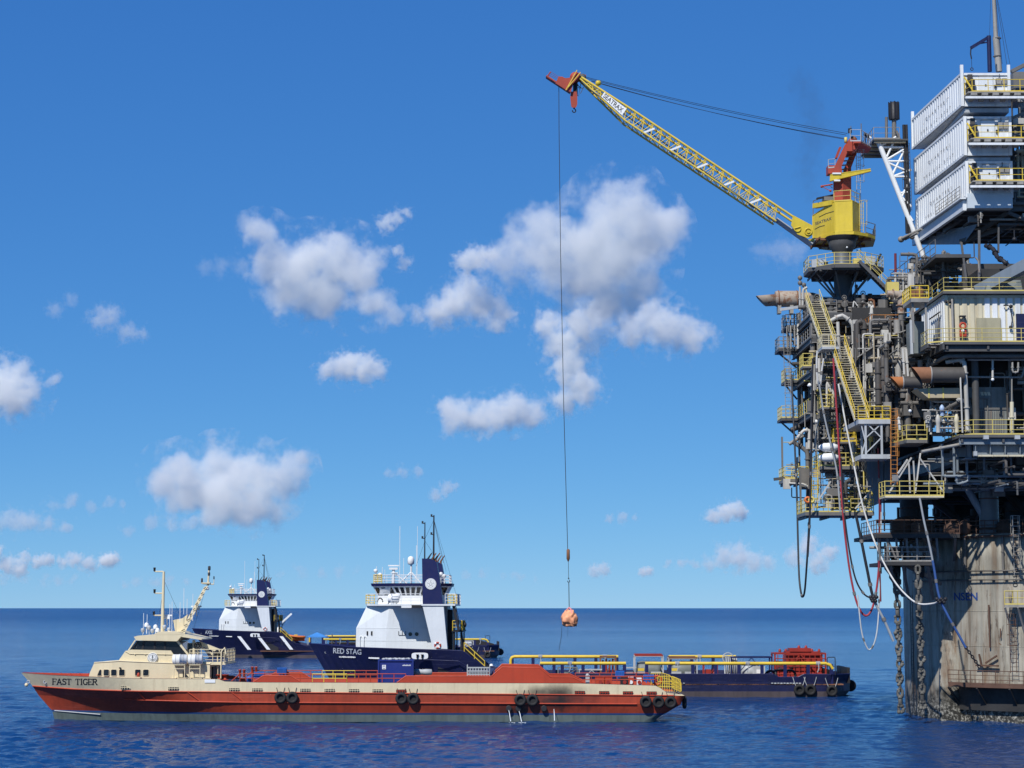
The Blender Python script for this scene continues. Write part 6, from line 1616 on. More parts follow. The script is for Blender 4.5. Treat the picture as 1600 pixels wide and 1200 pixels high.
# ------------------------------------------------------------------ the production platform
GALV = paint('weathered_grey_steel', (0.30, 0.285, 0.255), 0.55, 0.25, rust=0.24, dirt=0.45)
PIPEW = paint('pale_pipe_lagging', (0.50, 0.48, 0.43), 0.5, 0.15, dirt=0.45, streak=0.2, rust=0.1)
PIPEG = paint('grey_pipe', (0.14, 0.13, 0.115), 0.55, 0.35, dirt=0.4, rust=0.28)
PIPED = paint('dark_pipe', (0.062, 0.056, 0.05), 0.6, 0.35, rust=0.26)
BLUEGREY = paint('blue_grey_girder', (0.20, 0.235, 0.265), 0.45, 0.12, dirt=0.3)
BLACKST = paint('near_black_steel', (0.034, 0.033, 0.032), 0.6, 0.3, rust=0.1)  # near-black, with the deep shade under the decks put into the colour
CREAMWALL = paint('stained_cream_cladding', (0.60, 0.54, 0.38), 0.5, 0.1, dirt=0.3, streak=0.25)
WHITEBOX = paint('container_white', (0.72, 0.74, 0.74), 0.45, 0.07, dirt=0.28, streak=0.2, rust=0.03, dent=0.02)
ORANGERAIL = paint('rusting_orange_rail', (0.46, 0.19, 0.045), 0.6, 0.25, rust=0.2)
RUSTRAIL = paint('brown_rusted_rail', (0.11, 0.06, 0.04), 0.75, 0.3)
GRATE = paint('deck_grating', (0.10, 0.10, 0.10), 0.6, 0.2, rust=0.2)
MUFF = paint('flaking_muffler', (0.34, 0.28, 0.22), 0.65, 0.25, rust=0.7, rustcol=(0.20, 0.085, 0.04))
TAN = paint('tan_duct', (0.42, 0.35, 0.23), 0.55, 0.15, dirt=0.3)
REDP = paint('dark_red_pipe', (0.17, 0.022, 0.03), 0.5, 0.2)
def hull_mat():
    m = paint('spar_hull_paint', (0.37, 0.345, 0.28), 0.55, 0.25, rust=0.16, streak=0.75, dirt=0.7, scale=0.6, rustcol=(0.15, 0.075, 0.03))
    n, l = m.node_tree.nodes, m.node_tree.links; b = n['Principled BSDF']
    src = b.inputs['Base Color'].links[0].from_socket
    geo = n.new('ShaderNodeNewGeometry'); sep = n.new('ShaderNodeSeparateXYZ'); l.new(geo.outputs['Position'], sep.inputs[0])
    # broad uneven rust and slime runs
    for sc_, lo_, hi_, am_, col_ in (((.9, .9, .07), .52, .66, .85, (.17, .085, .035)), ((.5, .5, .12), .50, .68, .75, (.10, .085, .06)), ((1.6, 1.6, .3), .57, .63, .7, (.07, .05, .035))):
        mp = n.new('ShaderNodeMapping'); mp.inputs['Scale'].default_value = sc_; mp.inputs['Location'].default_value = (sc_[0] * 31, 7, 3); l.new(geo.outputs['Position'], mp.inputs[0])
        nz = n.new('ShaderNodeTexNoise'); nz.inputs['Scale'].default_value = 1; nz.inputs['Detail'].default_value = 9; nz.inputs['Roughness'].default_value = .68; nz.inputs['Distortion'].default_value = .4; l.new(mp.outputs[0], nz.inputs['Vector'])
        mr = n.new('ShaderNodeMapRange'); mr.inputs[1].default_value = lo_; mr.inputs[2].default_value = hi_; mr.inputs[4].default_value = am_; l.new(nz.outputs[0], mr.inputs[0])
        mx = n.new('ShaderNodeMix'); mx.data_type = 'RGBA'; l.new(mr.outputs[0], mx.inputs[0]); l.new(src, mx.inputs[6]); mx.inputs[7].default_value = (*col_, 1); src = mx.outputs[2]
    nz = n.new('ShaderNodeTexNoise'); nz.inputs['Scale'].default_value = 1.2; nz.inputs['Detail'].default_value = 8; l.new(geo.outputs['Position'], nz.inputs['Vector'])
    ma = n.new('ShaderNodeMath'); ma.operation = 'MULTIPLY_ADD'; ma.inputs[1].default_value = -4.5; l.new(nz.outputs[0], ma.inputs[0]); l.new(sep.outputs[2], ma.inputs[2])
    mr = n.new('ShaderNodeMapRange'); mr.inputs[1].default_value = 0.9; mr.inputs[2].default_value = -0.9; l.new(ma.outputs[0], mr.inputs[0])
    mx = n.new('ShaderNodeMix'); mx.data_type = 'RGBA'; l.new(mr.outputs[0], mx.inputs[0]); l.new(src, mx.inputs[6]); mx.inputs[7].default_value = (0.035, 0.033, 0.026, 1)
    # barnacles: pale flecks at the waterline
    n2 = n.new('ShaderNodeTexNoise'); n2.inputs['Scale'].default_value = 4.0; n2.inputs['Detail'].default_value = 10; n2.inputs['Roughness'].default_value = .8; l.new(geo.outputs['Position'], n2.inputs['Vector'])
    r2 = n.new('ShaderNodeMapRange'); r2.inputs[1].default_value = .50; r2.inputs[2].default_value = .58; l.new(n2.outputs[0], r2.inputs[0])
    r3 = n.new('ShaderNodeMapRange'); r3.inputs[1].default_value = 2.2; r3.inputs[2].default_value = 0.9; l.new(sep.outputs[2], r3.inputs[0])
    mm = n.new('ShaderNodeMath'); mm.operation = 'MULTIPLY'; l.new(r2.outputs[0], mm.inputs[0]); l.new(r3.outputs[0], mm.inputs[1])
    m2 = n.new('ShaderNodeMix'); m2.data_type = 'RGBA'; l.new(mm.outputs[0], m2.inputs[0]); l.new(mx.outputs[2], m2.inputs[6]); m2.inputs[7].default_value = (0.40, 0.38, 0.32, 1)
    l.new(m2.outputs[2], b.inputs['Base Color'])
    return m
HULLM = hull_mat()
CHAINM = paint('grown_chain', (0.13, 0.125, 0.11), 0.85, 0.5, rust=0.2, scale=3, rustcol=(0.04, 0.038, 0.03), bump=.05)
HX, HY, HR = 50.7, 178.0, 17.0
HZT = P(1545, 832, 163).z
def hull_pt(px, py, off=0.0):
    """where the sight line meets the round hull (radius grown by off)"""
    d = P(px, py, 100) - Vector((0, 0, CAMH)); r_ = HR + off
    a = d.x ** 2 + d.y ** 2; b = -2 * (d.x * HX + d.y * HY); c = HX ** 2 + HY ** 2 - r_ ** 2
    q = b * b - 4 * a * c
    t = (-b - math.sqrt(max(q, 0))) / (2 * a)
    return Vector((0, 0, CAMH)) + d * t
def hull_n(p): return Vector((p.x - HX, p.y - HY, 0)).normalized()
def bx(px0, py0, px1, py1, y0, y1):
    """box whose near face fills the pixel rectangle at depth y0"""
    mb = MB(); a, b = P(px0, py1, y0), P(px1, py0, y0); mb.bb((a.x, y0, a.z), (b.x, y1, b.z)); return mb
def pxbox(name, mat, parent, px0, py0, px1, py1, y0, y1): return bx(px0, py0, px1, py1, y0, y1).build(name, mat, parent)
def pipe(parent, pts, r, mat, name='pipe', n=8, flange=True):
    pts = [Vector(q) for q in pts]; out = [pts[0]]
    for i in range(1, len(pts) - 1):                       # rounded elbows
        a, b, c = pts[i - 1], pts[i], pts[i + 1]; k = min(2.5 * r, (b - a).length * .45, (c - b).length * .45)
        p0, p1 = b + (a - b).normalized() * k, b + (c - b).normalized() * k
        out += [p0, p0.lerp(b, .6).lerp(p1.lerp(b, .6), .5), p1]
    out.append(pts[-1]); mb = MB(); mb.path(out, r, n)
    if flange and r > .07:
        for i in range(len(pts) - 1):
            q = pts[i].lerp(pts[i + 1], .5); d = (pts[i + 1] - pts[i]).normalized(); mb.tube(q - d * .04, q + d * .04, r * 1.5, n)
    return mb.build(name, mat, parent)
def catenary(pts, n=10):
    """smooth curve through points"""
    out = []; pts = [Vector(p) for p in pts]; e = [pts[0] * 2 - pts[1]] + pts + [pts[-1] * 2 - pts[-2]]
    for i in range(1, len(e) - 2):
        for k in range(n):
            t = k / n; a, b, c, d = e[i - 1], e[i], e[i + 1], e[i + 2]
            out.append(.5 * ((2 * b) + (c - a) * t + (2 * a - 5 * b + 4 * c - d) * t * t + (3 * b - a - 3 * c + d) * t ** 3))
    return out + [pts[-1]]
def clutter(parent, lo, hi, n, seed, mats, rr=(.05, .2), dirs='XYZ', valves=True):
    """pipe runs, risers, valves and small boxes filling a bay of a module; each is a part"""
    rd = random.Random(seed); lo, hi = Vector(lo), Vector(hi); d = hi - lo
    for i in range(n):
        q = Vector([lo[k] + d[k] * rd.random() for k in range(3)]); r = rd.uniform(*rr) * (1 if rd.random() < .8 else 1.6); ax = rd.choice(dirs); m = rd.choice(mats)
        if ax == 'Z':
            z0, z1 = lo.z + d.z * rd.choice((0, 0, .2, .45)), lo.z + d.z * rd.choice((.55, .8, 1)); pts = [(q.x, q.y, z0), (q.x, q.y, z1)]
            if rd.random() < .5: pts.append((q.x + rd.uniform(-1.6, 1.6), q.y, z1))
            if rd.random() < .3: pts.append((pts[-1][0], q.y, z1 - rd.uniform(.5, 1.4)))
        elif ax == 'X':
            x0, x1 = lo.x + d.x * rd.uniform(0, .4), lo.x + d.x * rd.uniform(.6, 1); pts = [(x0, q.y, q.z), (x1, q.y, q.z)]
            if rd.random() < .5: pts.append((x1, q.y, q.z + rd.uniform(-1.5, 1.5)))
        else:
            pts = [(q.x, lo.y, q.z), (q.x, lo.y + d.y * rd.uniform(.5, 1), q.z)]
            if rd.random() < .7: pts.insert(0, (q.x, lo.y, q.z + rd.uniform(-1.6, 1.2)))
        pipe(parent, pts, r, m, n=7)
        if valves and i % 3 == 0:
            a = Vector(pts[0]).lerp(Vector(pts[1]), .5); mb = MB(); mb.box(a, (r * 3, r * 3, r * 3.2)); mb.tube(a, a + Vector((0, -r * 4, r * 2)), r * .4, 5); mb.torus(a + Vector((0, -r * 4, r * 2)), min(r * 1.7, .2), min(r * .3, .04), 'Y', 10, 4); mb.build('valve', m, parent)
        if valves and i % 7 == 0:
            mb = MB(); mb.box(q, (rd.uniform(.4, 1), .4, rd.uniform(.4, 1.1))); mb.build('junction_box', rd.choice((GALV, PIPEW, STEEL)), parent)

# ---------------- spar hull
def spar():
    h = worldthing('spar_hull', 'huge round rust-streaked floating hull under the platform', 'platform hull', (HX, HY, 0))
    n = 112; mb = MB()
    lev = [-6, 0, 1.2, 3.5, 6, 8.5, 11, 13, HZT]
    mb.loft([[Vector((HX + HR * math.cos(2 * math.pi * k / n), HY + HR * math.sin(2 * math.pi * k / n), z)) for k in range(n)] for z in lev], closed=True, smooth=True)
    mb.add([(HX + HR * math.cos(2 * math.pi * k / n), HY + HR * math.sin(2 * math.pi * k / n), HZT) for k in range(n)], [tuple(range(n))])
    shell = mb.build('shell', HULLM, h, fix=True)
    def ringpath(z, off, a0, a1, m=40): return [Vector((HX + (HR + off) * math.cos(a), HY + (HR + off) * math.sin(a), z)) for a in [a0 + (a1 - a0) * k / m for k in range(m + 1)]]
    aL, aR = R(190), R(262)
    for py, r_, mt in ((892, .07, PIPEG), (906, .06, PIPEG), (838, .1, RUSTRAIL)):
        z = hull_pt(1540, py).z; mb = MB(); mb.path(ringpath(z, .25, aL, aR), r_, 6)
        for a in range(192, 262, 4): q = ringpath(z, .12, R(a), R(a) + .001, 1)[0]; mb.box(q, (.12, .25, .14), R(a))
        mb.build('ring_main', mt, h)
    for z in (hull_pt(1540, 955).z, hull_pt(1540, 1010).z):
        mb = MB(); mb.path(ringpath(z, .0, aL, aR), .025, 4); mb.build('weld_seam', HULLM, shell)
    for px in (1430, 1452, 1478, 1505, 1532, 1566, 1592):
        a, b = hull_pt(px, 840), hull_pt(px, 1050); b.x, b.y = a.x, a.y; mb = MB(); mb.tube((a.x, a.y, HZT), (b.x, b.y, .5), .03, 4); mb.build('weld_seam', HULLM, shell)
    for px, y0, y1, r_ in ((1507, 836, 888, .12), (1566, 835, 890, .1), (1545, 945, 1012, .07), (1563, 982, 996, .05)):
        a = hull_pt(px, y0, .2); b = Vector((a.x, a.y, hull_pt(px, y1).z)); pipe(h, [a, b], r_, RUSTRAIL if r_ < .1 else PIPEG, 'stand_pipe')
    # helical strake
    mb = MB(); rings = []
    for k in range(25):
        f = k / 24; z = -3 + 12.0 * f; p0 = hull_pt(1497 - 20 * max(0, f - .2), 1100); a = math.atan2(p0.y - HY, p0.x - HX); w = 2.1 * (1 - f ** 2.2) + .02; a0 = a + .012 * math.sin(3 * f)
        def pol(rr, aa): return Vector((HX + rr * math.cos(aa), HY + rr * math.sin(aa), z))
        rings.append([pol(HR - .1, a0 - .012), pol(HR + w, a0 - .004), pol(HR + w, a0 + .008), pol(HR - .1, a0 + .03)])
    mb.loft(rings, caps=True); mb.build('helical_strake', HULLM, h, fix=True)
    # name and lease number
    c0 = hull_pt(1491, 938); th0 = math.atan2(c0.y - HY, c0.x - HX)
    def onh(a, b, rot=False):
        th = th0 + a / HR; nn = Vector((math.cos(th), math.sin(th), 0)); return Vector((HX, HY, c0.z + b)) + nn * HR, nn
    lettering('NSEN', .62, (1531 - 1491) / 3240 * 166 * 1.25, onh, paint('blue_sign_paint', (0.02, 0.06, 0.22), 0.5, 0.2), h, 'platform_name', .012, .03)
    c1 = hull_pt(1581, 846); th1 = math.atan2(c1.y - HY, c1.x - HX)
    def onv(a, b):
        th = th1 + b / HR; nn = Vector((math.cos(th), math.sin(th), 0)); return Vector((HX, HY, c1.z - a)) + nn * HR, nn
    lettering('OCSG 0330', .42, 3.6, onv, BLACKST, h, 'lease_number', .0, .03)
    # lower service walkway
    zf = hull_pt(1560, 1069).z; am, an = math.atan2(hull_pt(1503, 1069).y - HY, hull_pt(1503, 1069).x - HX), R(285)
    am2 = (am + 2 * math.pi) % (2 * math.pi); an2 = an
    inner, outer = ringpath(zf, .05, am2, an2), ringpath(zf, 1.5, am2, an2)
    mb = MB(); mb.loft([[a, b, b - Vector((0, 0, .25)), a - Vector((0, 0, .25))] for a, b in zip(inner, outer)], closed=True, caps=True); wk = mb.build('service_walkway', RUSTRAIL, h, fix=True)
    railing(outer[::2], wk, RUSTRAIL, 1.07, 3, 1.0, .032)
    mb = MB()
    for q, p in list(zip(outer, inner))[::5]: mb.beam(q - Vector((0, 0, .3)), Vector((p.x, p.y, zf - 1.9)), .12, .14)
    mb.loft([[Vector((a.x, a.y, zf - .3)), Vector((a.x, a.y, zf - 2.1))] for a in ringpath(zf, .35, am2, an2)]); mb.build('walkway_skirt', BLACKST, wk)
    # side balcony right
    zf2 = hull_pt(1585, 945).z; a0 = math.atan2(hull_pt(1570, 945, 1.4).y - HY, hull_pt(1570, 945, 1.4).x - HX) % (2 * math.pi)
    i2, o2 = ringpath(zf2, .05, a0, a0 + .2, 10), ringpath(zf2, 1.4, a0, a0 + .2, 10)
    mb = MB(); mb.loft([[a, b, b - Vector((0, 0, .2)), a - Vector((0, 0, .2))] for a, b in zip(i2, o2)], closed=True, caps=True); by = mb.build('side_balcony', GALV, h, fix=True)
    railing([i2[0]] + o2[::3], by, FADEY, 1.07, 2, 1.0, .035)
    mb = MB(); mb.beam(o2[3] - Vector((0, 0, .2)), Vector((i2[3].x, i2[3].y, zf2 - 2.4)), .12); mb.beam(o2[0] - Vector((0, 0, .2)), Vector((i2[0].x, i2[0].y, zf2 - 2.4)), .12); mb.build('bracket', GALV, by)
    for px, y0, y1 in ((1590, 898, 806), (1584, 1052, 960)):
        a = hull_pt(px, y0, .6); b = Vector((a.x, a.y, a.z + (y0 - y1) * 163 / FPX)); ladder(a, b, h, GALV if y1 < 900 else RUSTRAIL, .55, True, hull_n(a))
    a = hull_pt(1427, 1085, .35); ladder(a, Vector((a.x, a.y, hull_pt(1427, 930).z)), h, BLACKST, .5, False, hull_n(a))
    mb = MB(); q = hull_pt(1540, 1040, .3); nn = hull_n(q); sd = Vector((-nn.y, nn.x, 0))
    mb.beam(q - sd * .9, q + sd * 1.2, .2, .12); mb.beam(q - sd * .4, q - sd * .6 + Vector((0, 0, .9)), .12); mb.beam(q + Vector((0, 0, .2)), q + sd * 1.1 + Vector((0, 0, .8)), .12); mb.build('mooring_bracket', RUSTRAIL, h)
    # rim guard rail and deck clutter at the hull top
    railing([Vector((q.x, q.y, HZT)) for q in ringpath(HZT, -.2, R(186), R(285), 34)], h, RUSTRAIL, 1.1, 3, 1.6, .035)
    for px, y, w, hh in ((1425, 172, 2.6, 1.4), (1452, 170, 2.0, 1.1), (1500, 166, 1.6, .8), (1518, 166, 1.0, .9), (1580, 165, 1.3, .8)):
        x = P(px, 830, y).x; mb = MB(); mb.lathe([(w * .3, 0), (w * .5, .2), (w * .5, hh), (w * .2, hh + .3), (w * .05, hh + .4)], (x, y + 2.5, HZT), n=14); mb.build('mooring_winch', RUSTRAIL, h)
    # fairlead balcony on the left flank
    za, zb_ = P(1400, 835, 166).z, P(1400, 878, 166).z
    for z, x0, x1, y0, y1, hh, mt in ((za, 1370, 1500, 165.0, 172, 1.1, RUSTRAIL), (zb_, 1386, 1456, 164.6, 169, 1.15, GALV)):
        a, b = P(x0, 850, y0), P(x1, 850, y0); mb = MB(); mb.bb((a.x, y0, z - .3), (b.x, y1 + 4, z)); o = mb.build('fairlead_balcony', BLACKST, h)
        railing([(a.x, y1, z), (a.x, y0 + .05, z), (b.x, y0 + .05, z)], o, mt, hh, 3, 1.1, .035)
        mb = MB()
        for k in range(4): x = a.x + .3 + (b.x - a.x - .6) * k / 3; mb.beam((x, y0 + .3, z - .3), (x + 1.2, y1, z - 2.9), .2, .26)
        mb.build('balcony_knee', STEEL, o)
    mb = MB()
    for k, px in enumerate((1372, 1386, 1400, 1416, 1432, 1450, 1463)): mb.beam(P(px, 838, 165.4), P(px + 3, 876, 165.4), .16, .16)
    mb.beam(P(1386, 840, 165.5), P(1400, 874, 165.5), .14); mb.beam(P(1440, 834, 165.2), P(1467, 870, 168), .26, .26); mb.build('balcony_posts', STEEL, h)
    clutter(h, P(1388, 872, 166), P(1455, 842, 169), 12, 3, (PIPED, STEEL, GALV), (.05, .14), 'XZ')
    for px in (1400, 1437):
        mb = MB(); c = P(px, 890, 167.5); mb.lathe([(.2, -.25), (.75, -.25), (.6, 0), (.75, .25), (.2, .25)], c, 'X', 16); mb.beam(c, c + Vector((.3, 2.5, .8)), .5, .7); mb.build('chain_fairlead', BLACKST, h)
    mb = MB(); mb.beam(P(1385, 885, 166), P(1405, 910, 170), .35, .4); mb.beam(P(1392, 900, 167), P(1412, 930, 171), .3, .3); mb.beam(P(1410, 880, 166), P(1470, 912, 169), .25, .3); mb.build('fairlead_strut', STEEL, h)
spar()
def chains():
    for px0, y0, px1, y1, Y, lab in ((1400.5, 893, 1407.5, 1112, 167.0, 'heavy grown-over mooring chain hanging clear beside the hull edge'), (1434, 884, 1442, 1106, 164.6, 'heavy mooring chain lying against the hull face')):
        a, b = P(px0, y0, Y), P(px1, y1, Y); c = worldthing('mooring_chain', lab, 'chain', b, 'mooring chains at the hull'); n = 19; L_ = (b - a).length; d = (b - a).normalized(); pit = L_ / n
        for k in range(n):
            q = a + d * pit * (k + .5); mb = MB(); ax = Vector((1, 0, 0)) if k % 2 == 0 else Vector((.3, 1, 0)).normalized(); hl, hw_ = pit * .48, .17
            pts = [q + d * (hl * s1) + ax * (hw_ * s2) for s1, s2 in ((-.55, -1), (.55, -1), (.95, -.55), (1.12, 0), (.95, .55), (.55, 1), (-.55, 1), (-.95, .55), (-1.12, 0), (-.95, -.55), (-.55, -1))]
            mb.path(pts, .105 + .03 * ((k * 7) % 3), 7, caps=False)
            if k > 5:
                rd = random.Random(k)
                for j in range(8): v = rd.choice(pts); mb.ball(v + Vector((rd.uniform(-.1, .1), rd.uniform(-.15, 0), rd.uniform(-.1, .1))), rd.uniform(.08, .17), 6, 4)
            mb.build('link', CHAINM, c)
chains()

# ---------------- topsides: decks, girders, columns
FY, TX0 = 160.0, P(1524, 690, 160).x
Z1, Z2, Z3 = P(1560, 679, FY).z, P(1560, 534, FY).z, P(1560, 456, FY).z
XR = 58.0
def topsides():
    t = worldthing('topsides_frame', 'blue-grey deck girders, legs and dark decks of the platform', 'platform', (48, 175, Z1))
    zg0, zg1 = P(1560, 713, FY).z, P(1560, 689, FY).z
    mb = MB(); mb.bb((TX0, FY + .7, zg0), (XR, FY + .85, zg1)); mb.bb((TX0 - .1, FY + .3, zg1), (XR, FY + 1.3, zg1 + .1)); fg = mb.build('front_girder', BLUEGREY, t)
    for k in range(5):                                      # sunlit grating ledge on the lower flange
        x = TX0 + .25 + k * 1.15; mb = MB(); mb.bb((x, FY - .15, zg0 - .02), (x + 1.05, FY + .7, zg0 + .05)); 
        for j in range(4): mb.bb((x, FY - .15 + .22 * j, zg0 + .05), (x + 1.05, FY - .1 + .22 * j, zg0 + .11))
        mb.build('ledge_panel', CREAMWALL, fg)
    mb = MB()
    for k in range(8): x = TX0 + .05 + k * 1.15; mb.bb((x, FY + .3, zg0 + .1), (x + .05, FY + .7, zg1)); 
    mb.build('girder_stiffener', BLUEGREY, fg)
    # side girder running back
    mb = MB(); xs = TX0; mb.bb((xs - .06, FY + 1.6, zg0), (xs + .06, 206, zg1)); mb.bb((xs - .45, FY + 1.6, zg0 - .1), (xs + .45, 206, zg0)); mb.bb((xs - .45, FY + 1.6, zg1), (xs + .45, 206, zg1 + .1)); mb.build('side_girder', BLUEGREY, t)
    pxbox('girder_lug', LIGHTSTEEL, t, 1522, 705, 1527, 712, FY + .2, FY + .6)
    # decks
    def deck(nm, z, x0, y0, th, mat): 
        mb = MB(); mb.bb((x0, y0, z - th), (XR, 206, z)); return mb.build(nm, mat, t)
    d1 = deck('lower_deck', Z1, TX0 - 1.2, FY, .22, GRATE); d2 = deck('middle_deck', Z2, P(1476, 530, FY).x, FY, .2, GRATE); d3 = deck('upper_deck', Z3 + .25, P(1480, 456, FY + 1).x - .3, FY + 1.2, .2, GRATE)
    xa = P(1476, 530, FY).x
    # beams under each deck
    for z, x0, y0, nm in ((Z1 - .3, TX0 - 1.2, FY, 'deck_beam'), (Z2 - .28, xa, FY, 'deck_beam')):
        for k in range(16):
            y = y0 + .3 + k * 3.0; mb = MB(); mb.ibeam((x0, y, z - .22), (XR, y, z - .22), .2, .45, .04); mb.build(nm, BLUEGREY if k == 0 and z < 25 else DARKST, t)
        mb = MB()
        for k in range(7): x = x0 + .2 + k * 3.2; mb.beam((x, y0 + .1, z - .15), (x, 200, z - .15), .16, .3)
        mb.build('stringer', DARKST, t)
    # grating tread plates seen from below on the walkway edge
    for k in range(9):
        y = FY + 1.0 + k * 1.8; mb = MB(); mb.bb((xa - 1.15, y, Z2 - .1), (xa - .05, y + 1.3, Z2 - .04)); mb.build('walkway_grating', GALV, d2)
    mb = MB(); mb.beam((xa - 1.2, FY + .6, Z2 - .2), (xa - 1.2, 170, Z2 - .2), .1, .35); mb.beam((xa - .1, FY, Z2 - .35), (xa - .1, 170, Z2 - .35), .16, .5); mb.build('walkway_edge', DARKST, d2)
    railing([(xa - 1.1, 169.5, Z2), (xa - 1.1, FY + .9, Z2), (xa - .1, FY + .15, Z2), (XR, FY + .15, Z2)], d2, FADEY, 1.07, 3, 1.5, .028)
    railing([(TX0 - 1.1, 166, Z1), (TX0 - 1.1, FY + 1.6, Z1), (TX0 - .1, FY + .1, Z1), (XR, FY + .1, Z1)], d1, FADEY, 1.15, 3, 1.5, .032)
    railing([(P(1480, 456, FY + 1).x - .2, 168, Z3 + .25), (P(1480, 456, FY + 1).x - .2, FY + 1.3, Z3 + .25), (XR, FY + 1.3, Z3 + .25)], d3, FADEY, 1.07, 3, 2.2, .026)
    for k, px in enumerate((1541, 1590)):
        pxbox('ledge_light', LIGHTSTEEL, t, px - 4, 680, px + 4, 686, FY - .2, FY + .2)
    # columns between decks, dark inner walls added behind to hide the sky and look shaded
    for x in (TX0 + .6, TX0 + 7.5):
        for y in (FY + 2.2, 168, 184, 200):
            mb = MB(); mb.tube((x, y, Z1 - .3), (x, y, Z3), .28, 10); mb.build('column', DARKST, t)
    mb = MB(); mb.bb((TX0 + .5, FY + 7, Z1), (XR, FY + 7.3, Z2 - .3)); mb.build('inner_wall', BLACKST, t)
    mb = MB(); mb.bb((TX0 + .7, FY + 7, Z2), (XR, FY + 7.2, Z3)); mb.build('inner_wall', BLACKST, t)
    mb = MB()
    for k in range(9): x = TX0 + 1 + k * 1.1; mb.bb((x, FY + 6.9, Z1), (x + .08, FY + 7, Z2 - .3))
    mb.build('inner_wall_rib', BLACKST, t)
    # legs down to the hull
    for px, y, r_, z0 in ((1545, 168, .78, P(1545, 760, 168).z), (1428, 184, 1.25, P(1428, 760, 184).z), (1590, 190, 1.2, P(1590, 760, 190).z), (1475, 198, 1.0, P(1475, 760, 198).z)):
        x = P(px, 790, y).x; mb = MB(); mb.lathe([(r_ * 1.02, HZT), (r_, HZT + .4), (r_, zg0 + .1)], (x, y, 0), n=20); lg = mb.build('deck_leg', GREYPED if px > 1500 and y < 180 else BLACKST, t)
        mb = MB(); mb.torus((x, y, HZT + 2.9), r_ * 1.01, .05, 'Z', 20, 5); mb.torus((x, y, HZT + .5), r_ * 1.01, .07, 'Z', 20, 5); mb.build('leg_band', RUSTRAIL, lg)
    x = P(1545, 800, 168).x; mb = MB(); mb.tube((x - .5, 168, HZT + 1.6), (x - 2.7, 168, zg0 - .2), .3, 10); mb.build('leg_brace', BLUEGREY, t)
    for k in range(3): mb = MB(); mb.tube((x + 4 + k * 3, 186, HZT), (x - 3 + k * 4, 188, zg0), .35, 8); mb.build('leg_brace', BLACKST, t)
    # pipes hanging under the lower deck
    for py, px0, y in ((744, 1475, FY + 3), (738, 1480, FY + 3.6), (751, 1518, FY + 4.2), (762, 1480, FY + 6), (766, 1480, FY + 8)):
        a = P(px0, py, y); pipe(t, [a, (XR, y, a.z)], .11 if py < 760 else .08, BLUEGREY, 'underdeck_pipe')
    for px, y in ((1473, FY + 3), (1491, FY + 3.2), (1496, FY + 3.4), (1511, FY + 3), (1538, FY + 3.2), (1569, FY + 3), (1580, FY + 3.4)):
        a = P(px, 744, y); mb = MB(); mb.beam(a, (a.x, y, zg1), .16, .16); mb.build('pipe_hanger', BLUEGREY, t)
    pipe(t, [P(1494, 744, FY + 2.6), P(1495, 757, FY + 2.6), P(1513, 752, FY + 2.6), P(1514, 742, FY + 2.6)], .1, BLUEGREY, 'underdeck_pipe')
    pipe(t, [P(1440, 706, 160), P(1498, 695, FY + 1), P(1502, 694, FY + 1)], .13, GALV, 'underdeck_pipe')
    clutter(t, (TX0 + .5, 158, zg0 - 2.6), (XR, 172, zg0 - .2), 26, 11, (BLUEGREY, PIPED, DARKST, PIPED), (.06, .16), 'XY')
    clutter(t, (TX0 - 1, 186, HZT + .5), (XR, 200, zg0 - .2), 26, 12, (BLACKST, PIPED, DARKST), (.1, .3), 'XZZ')
    mb = MB(); mb.bb((TX0 + 6, 200, HZT), (XR, 200.3, zg0)); mb.build('underdeck_dark_fill', BLACKST, t)  # black sheets from here on fill in the shade under the deck
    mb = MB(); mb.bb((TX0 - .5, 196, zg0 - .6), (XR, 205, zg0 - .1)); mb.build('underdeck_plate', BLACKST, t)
    mb = MB(); a, b = P(1366, 775, 194), P(1530, 690, 194); mb.bb((a.x, 194, a.z), (b.x, 194.3, b.z)); mb.build('underdeck_dark_fill', BLACKST, t)  # added black sheet, closes the gap to the sky with a shaded look
topsides()

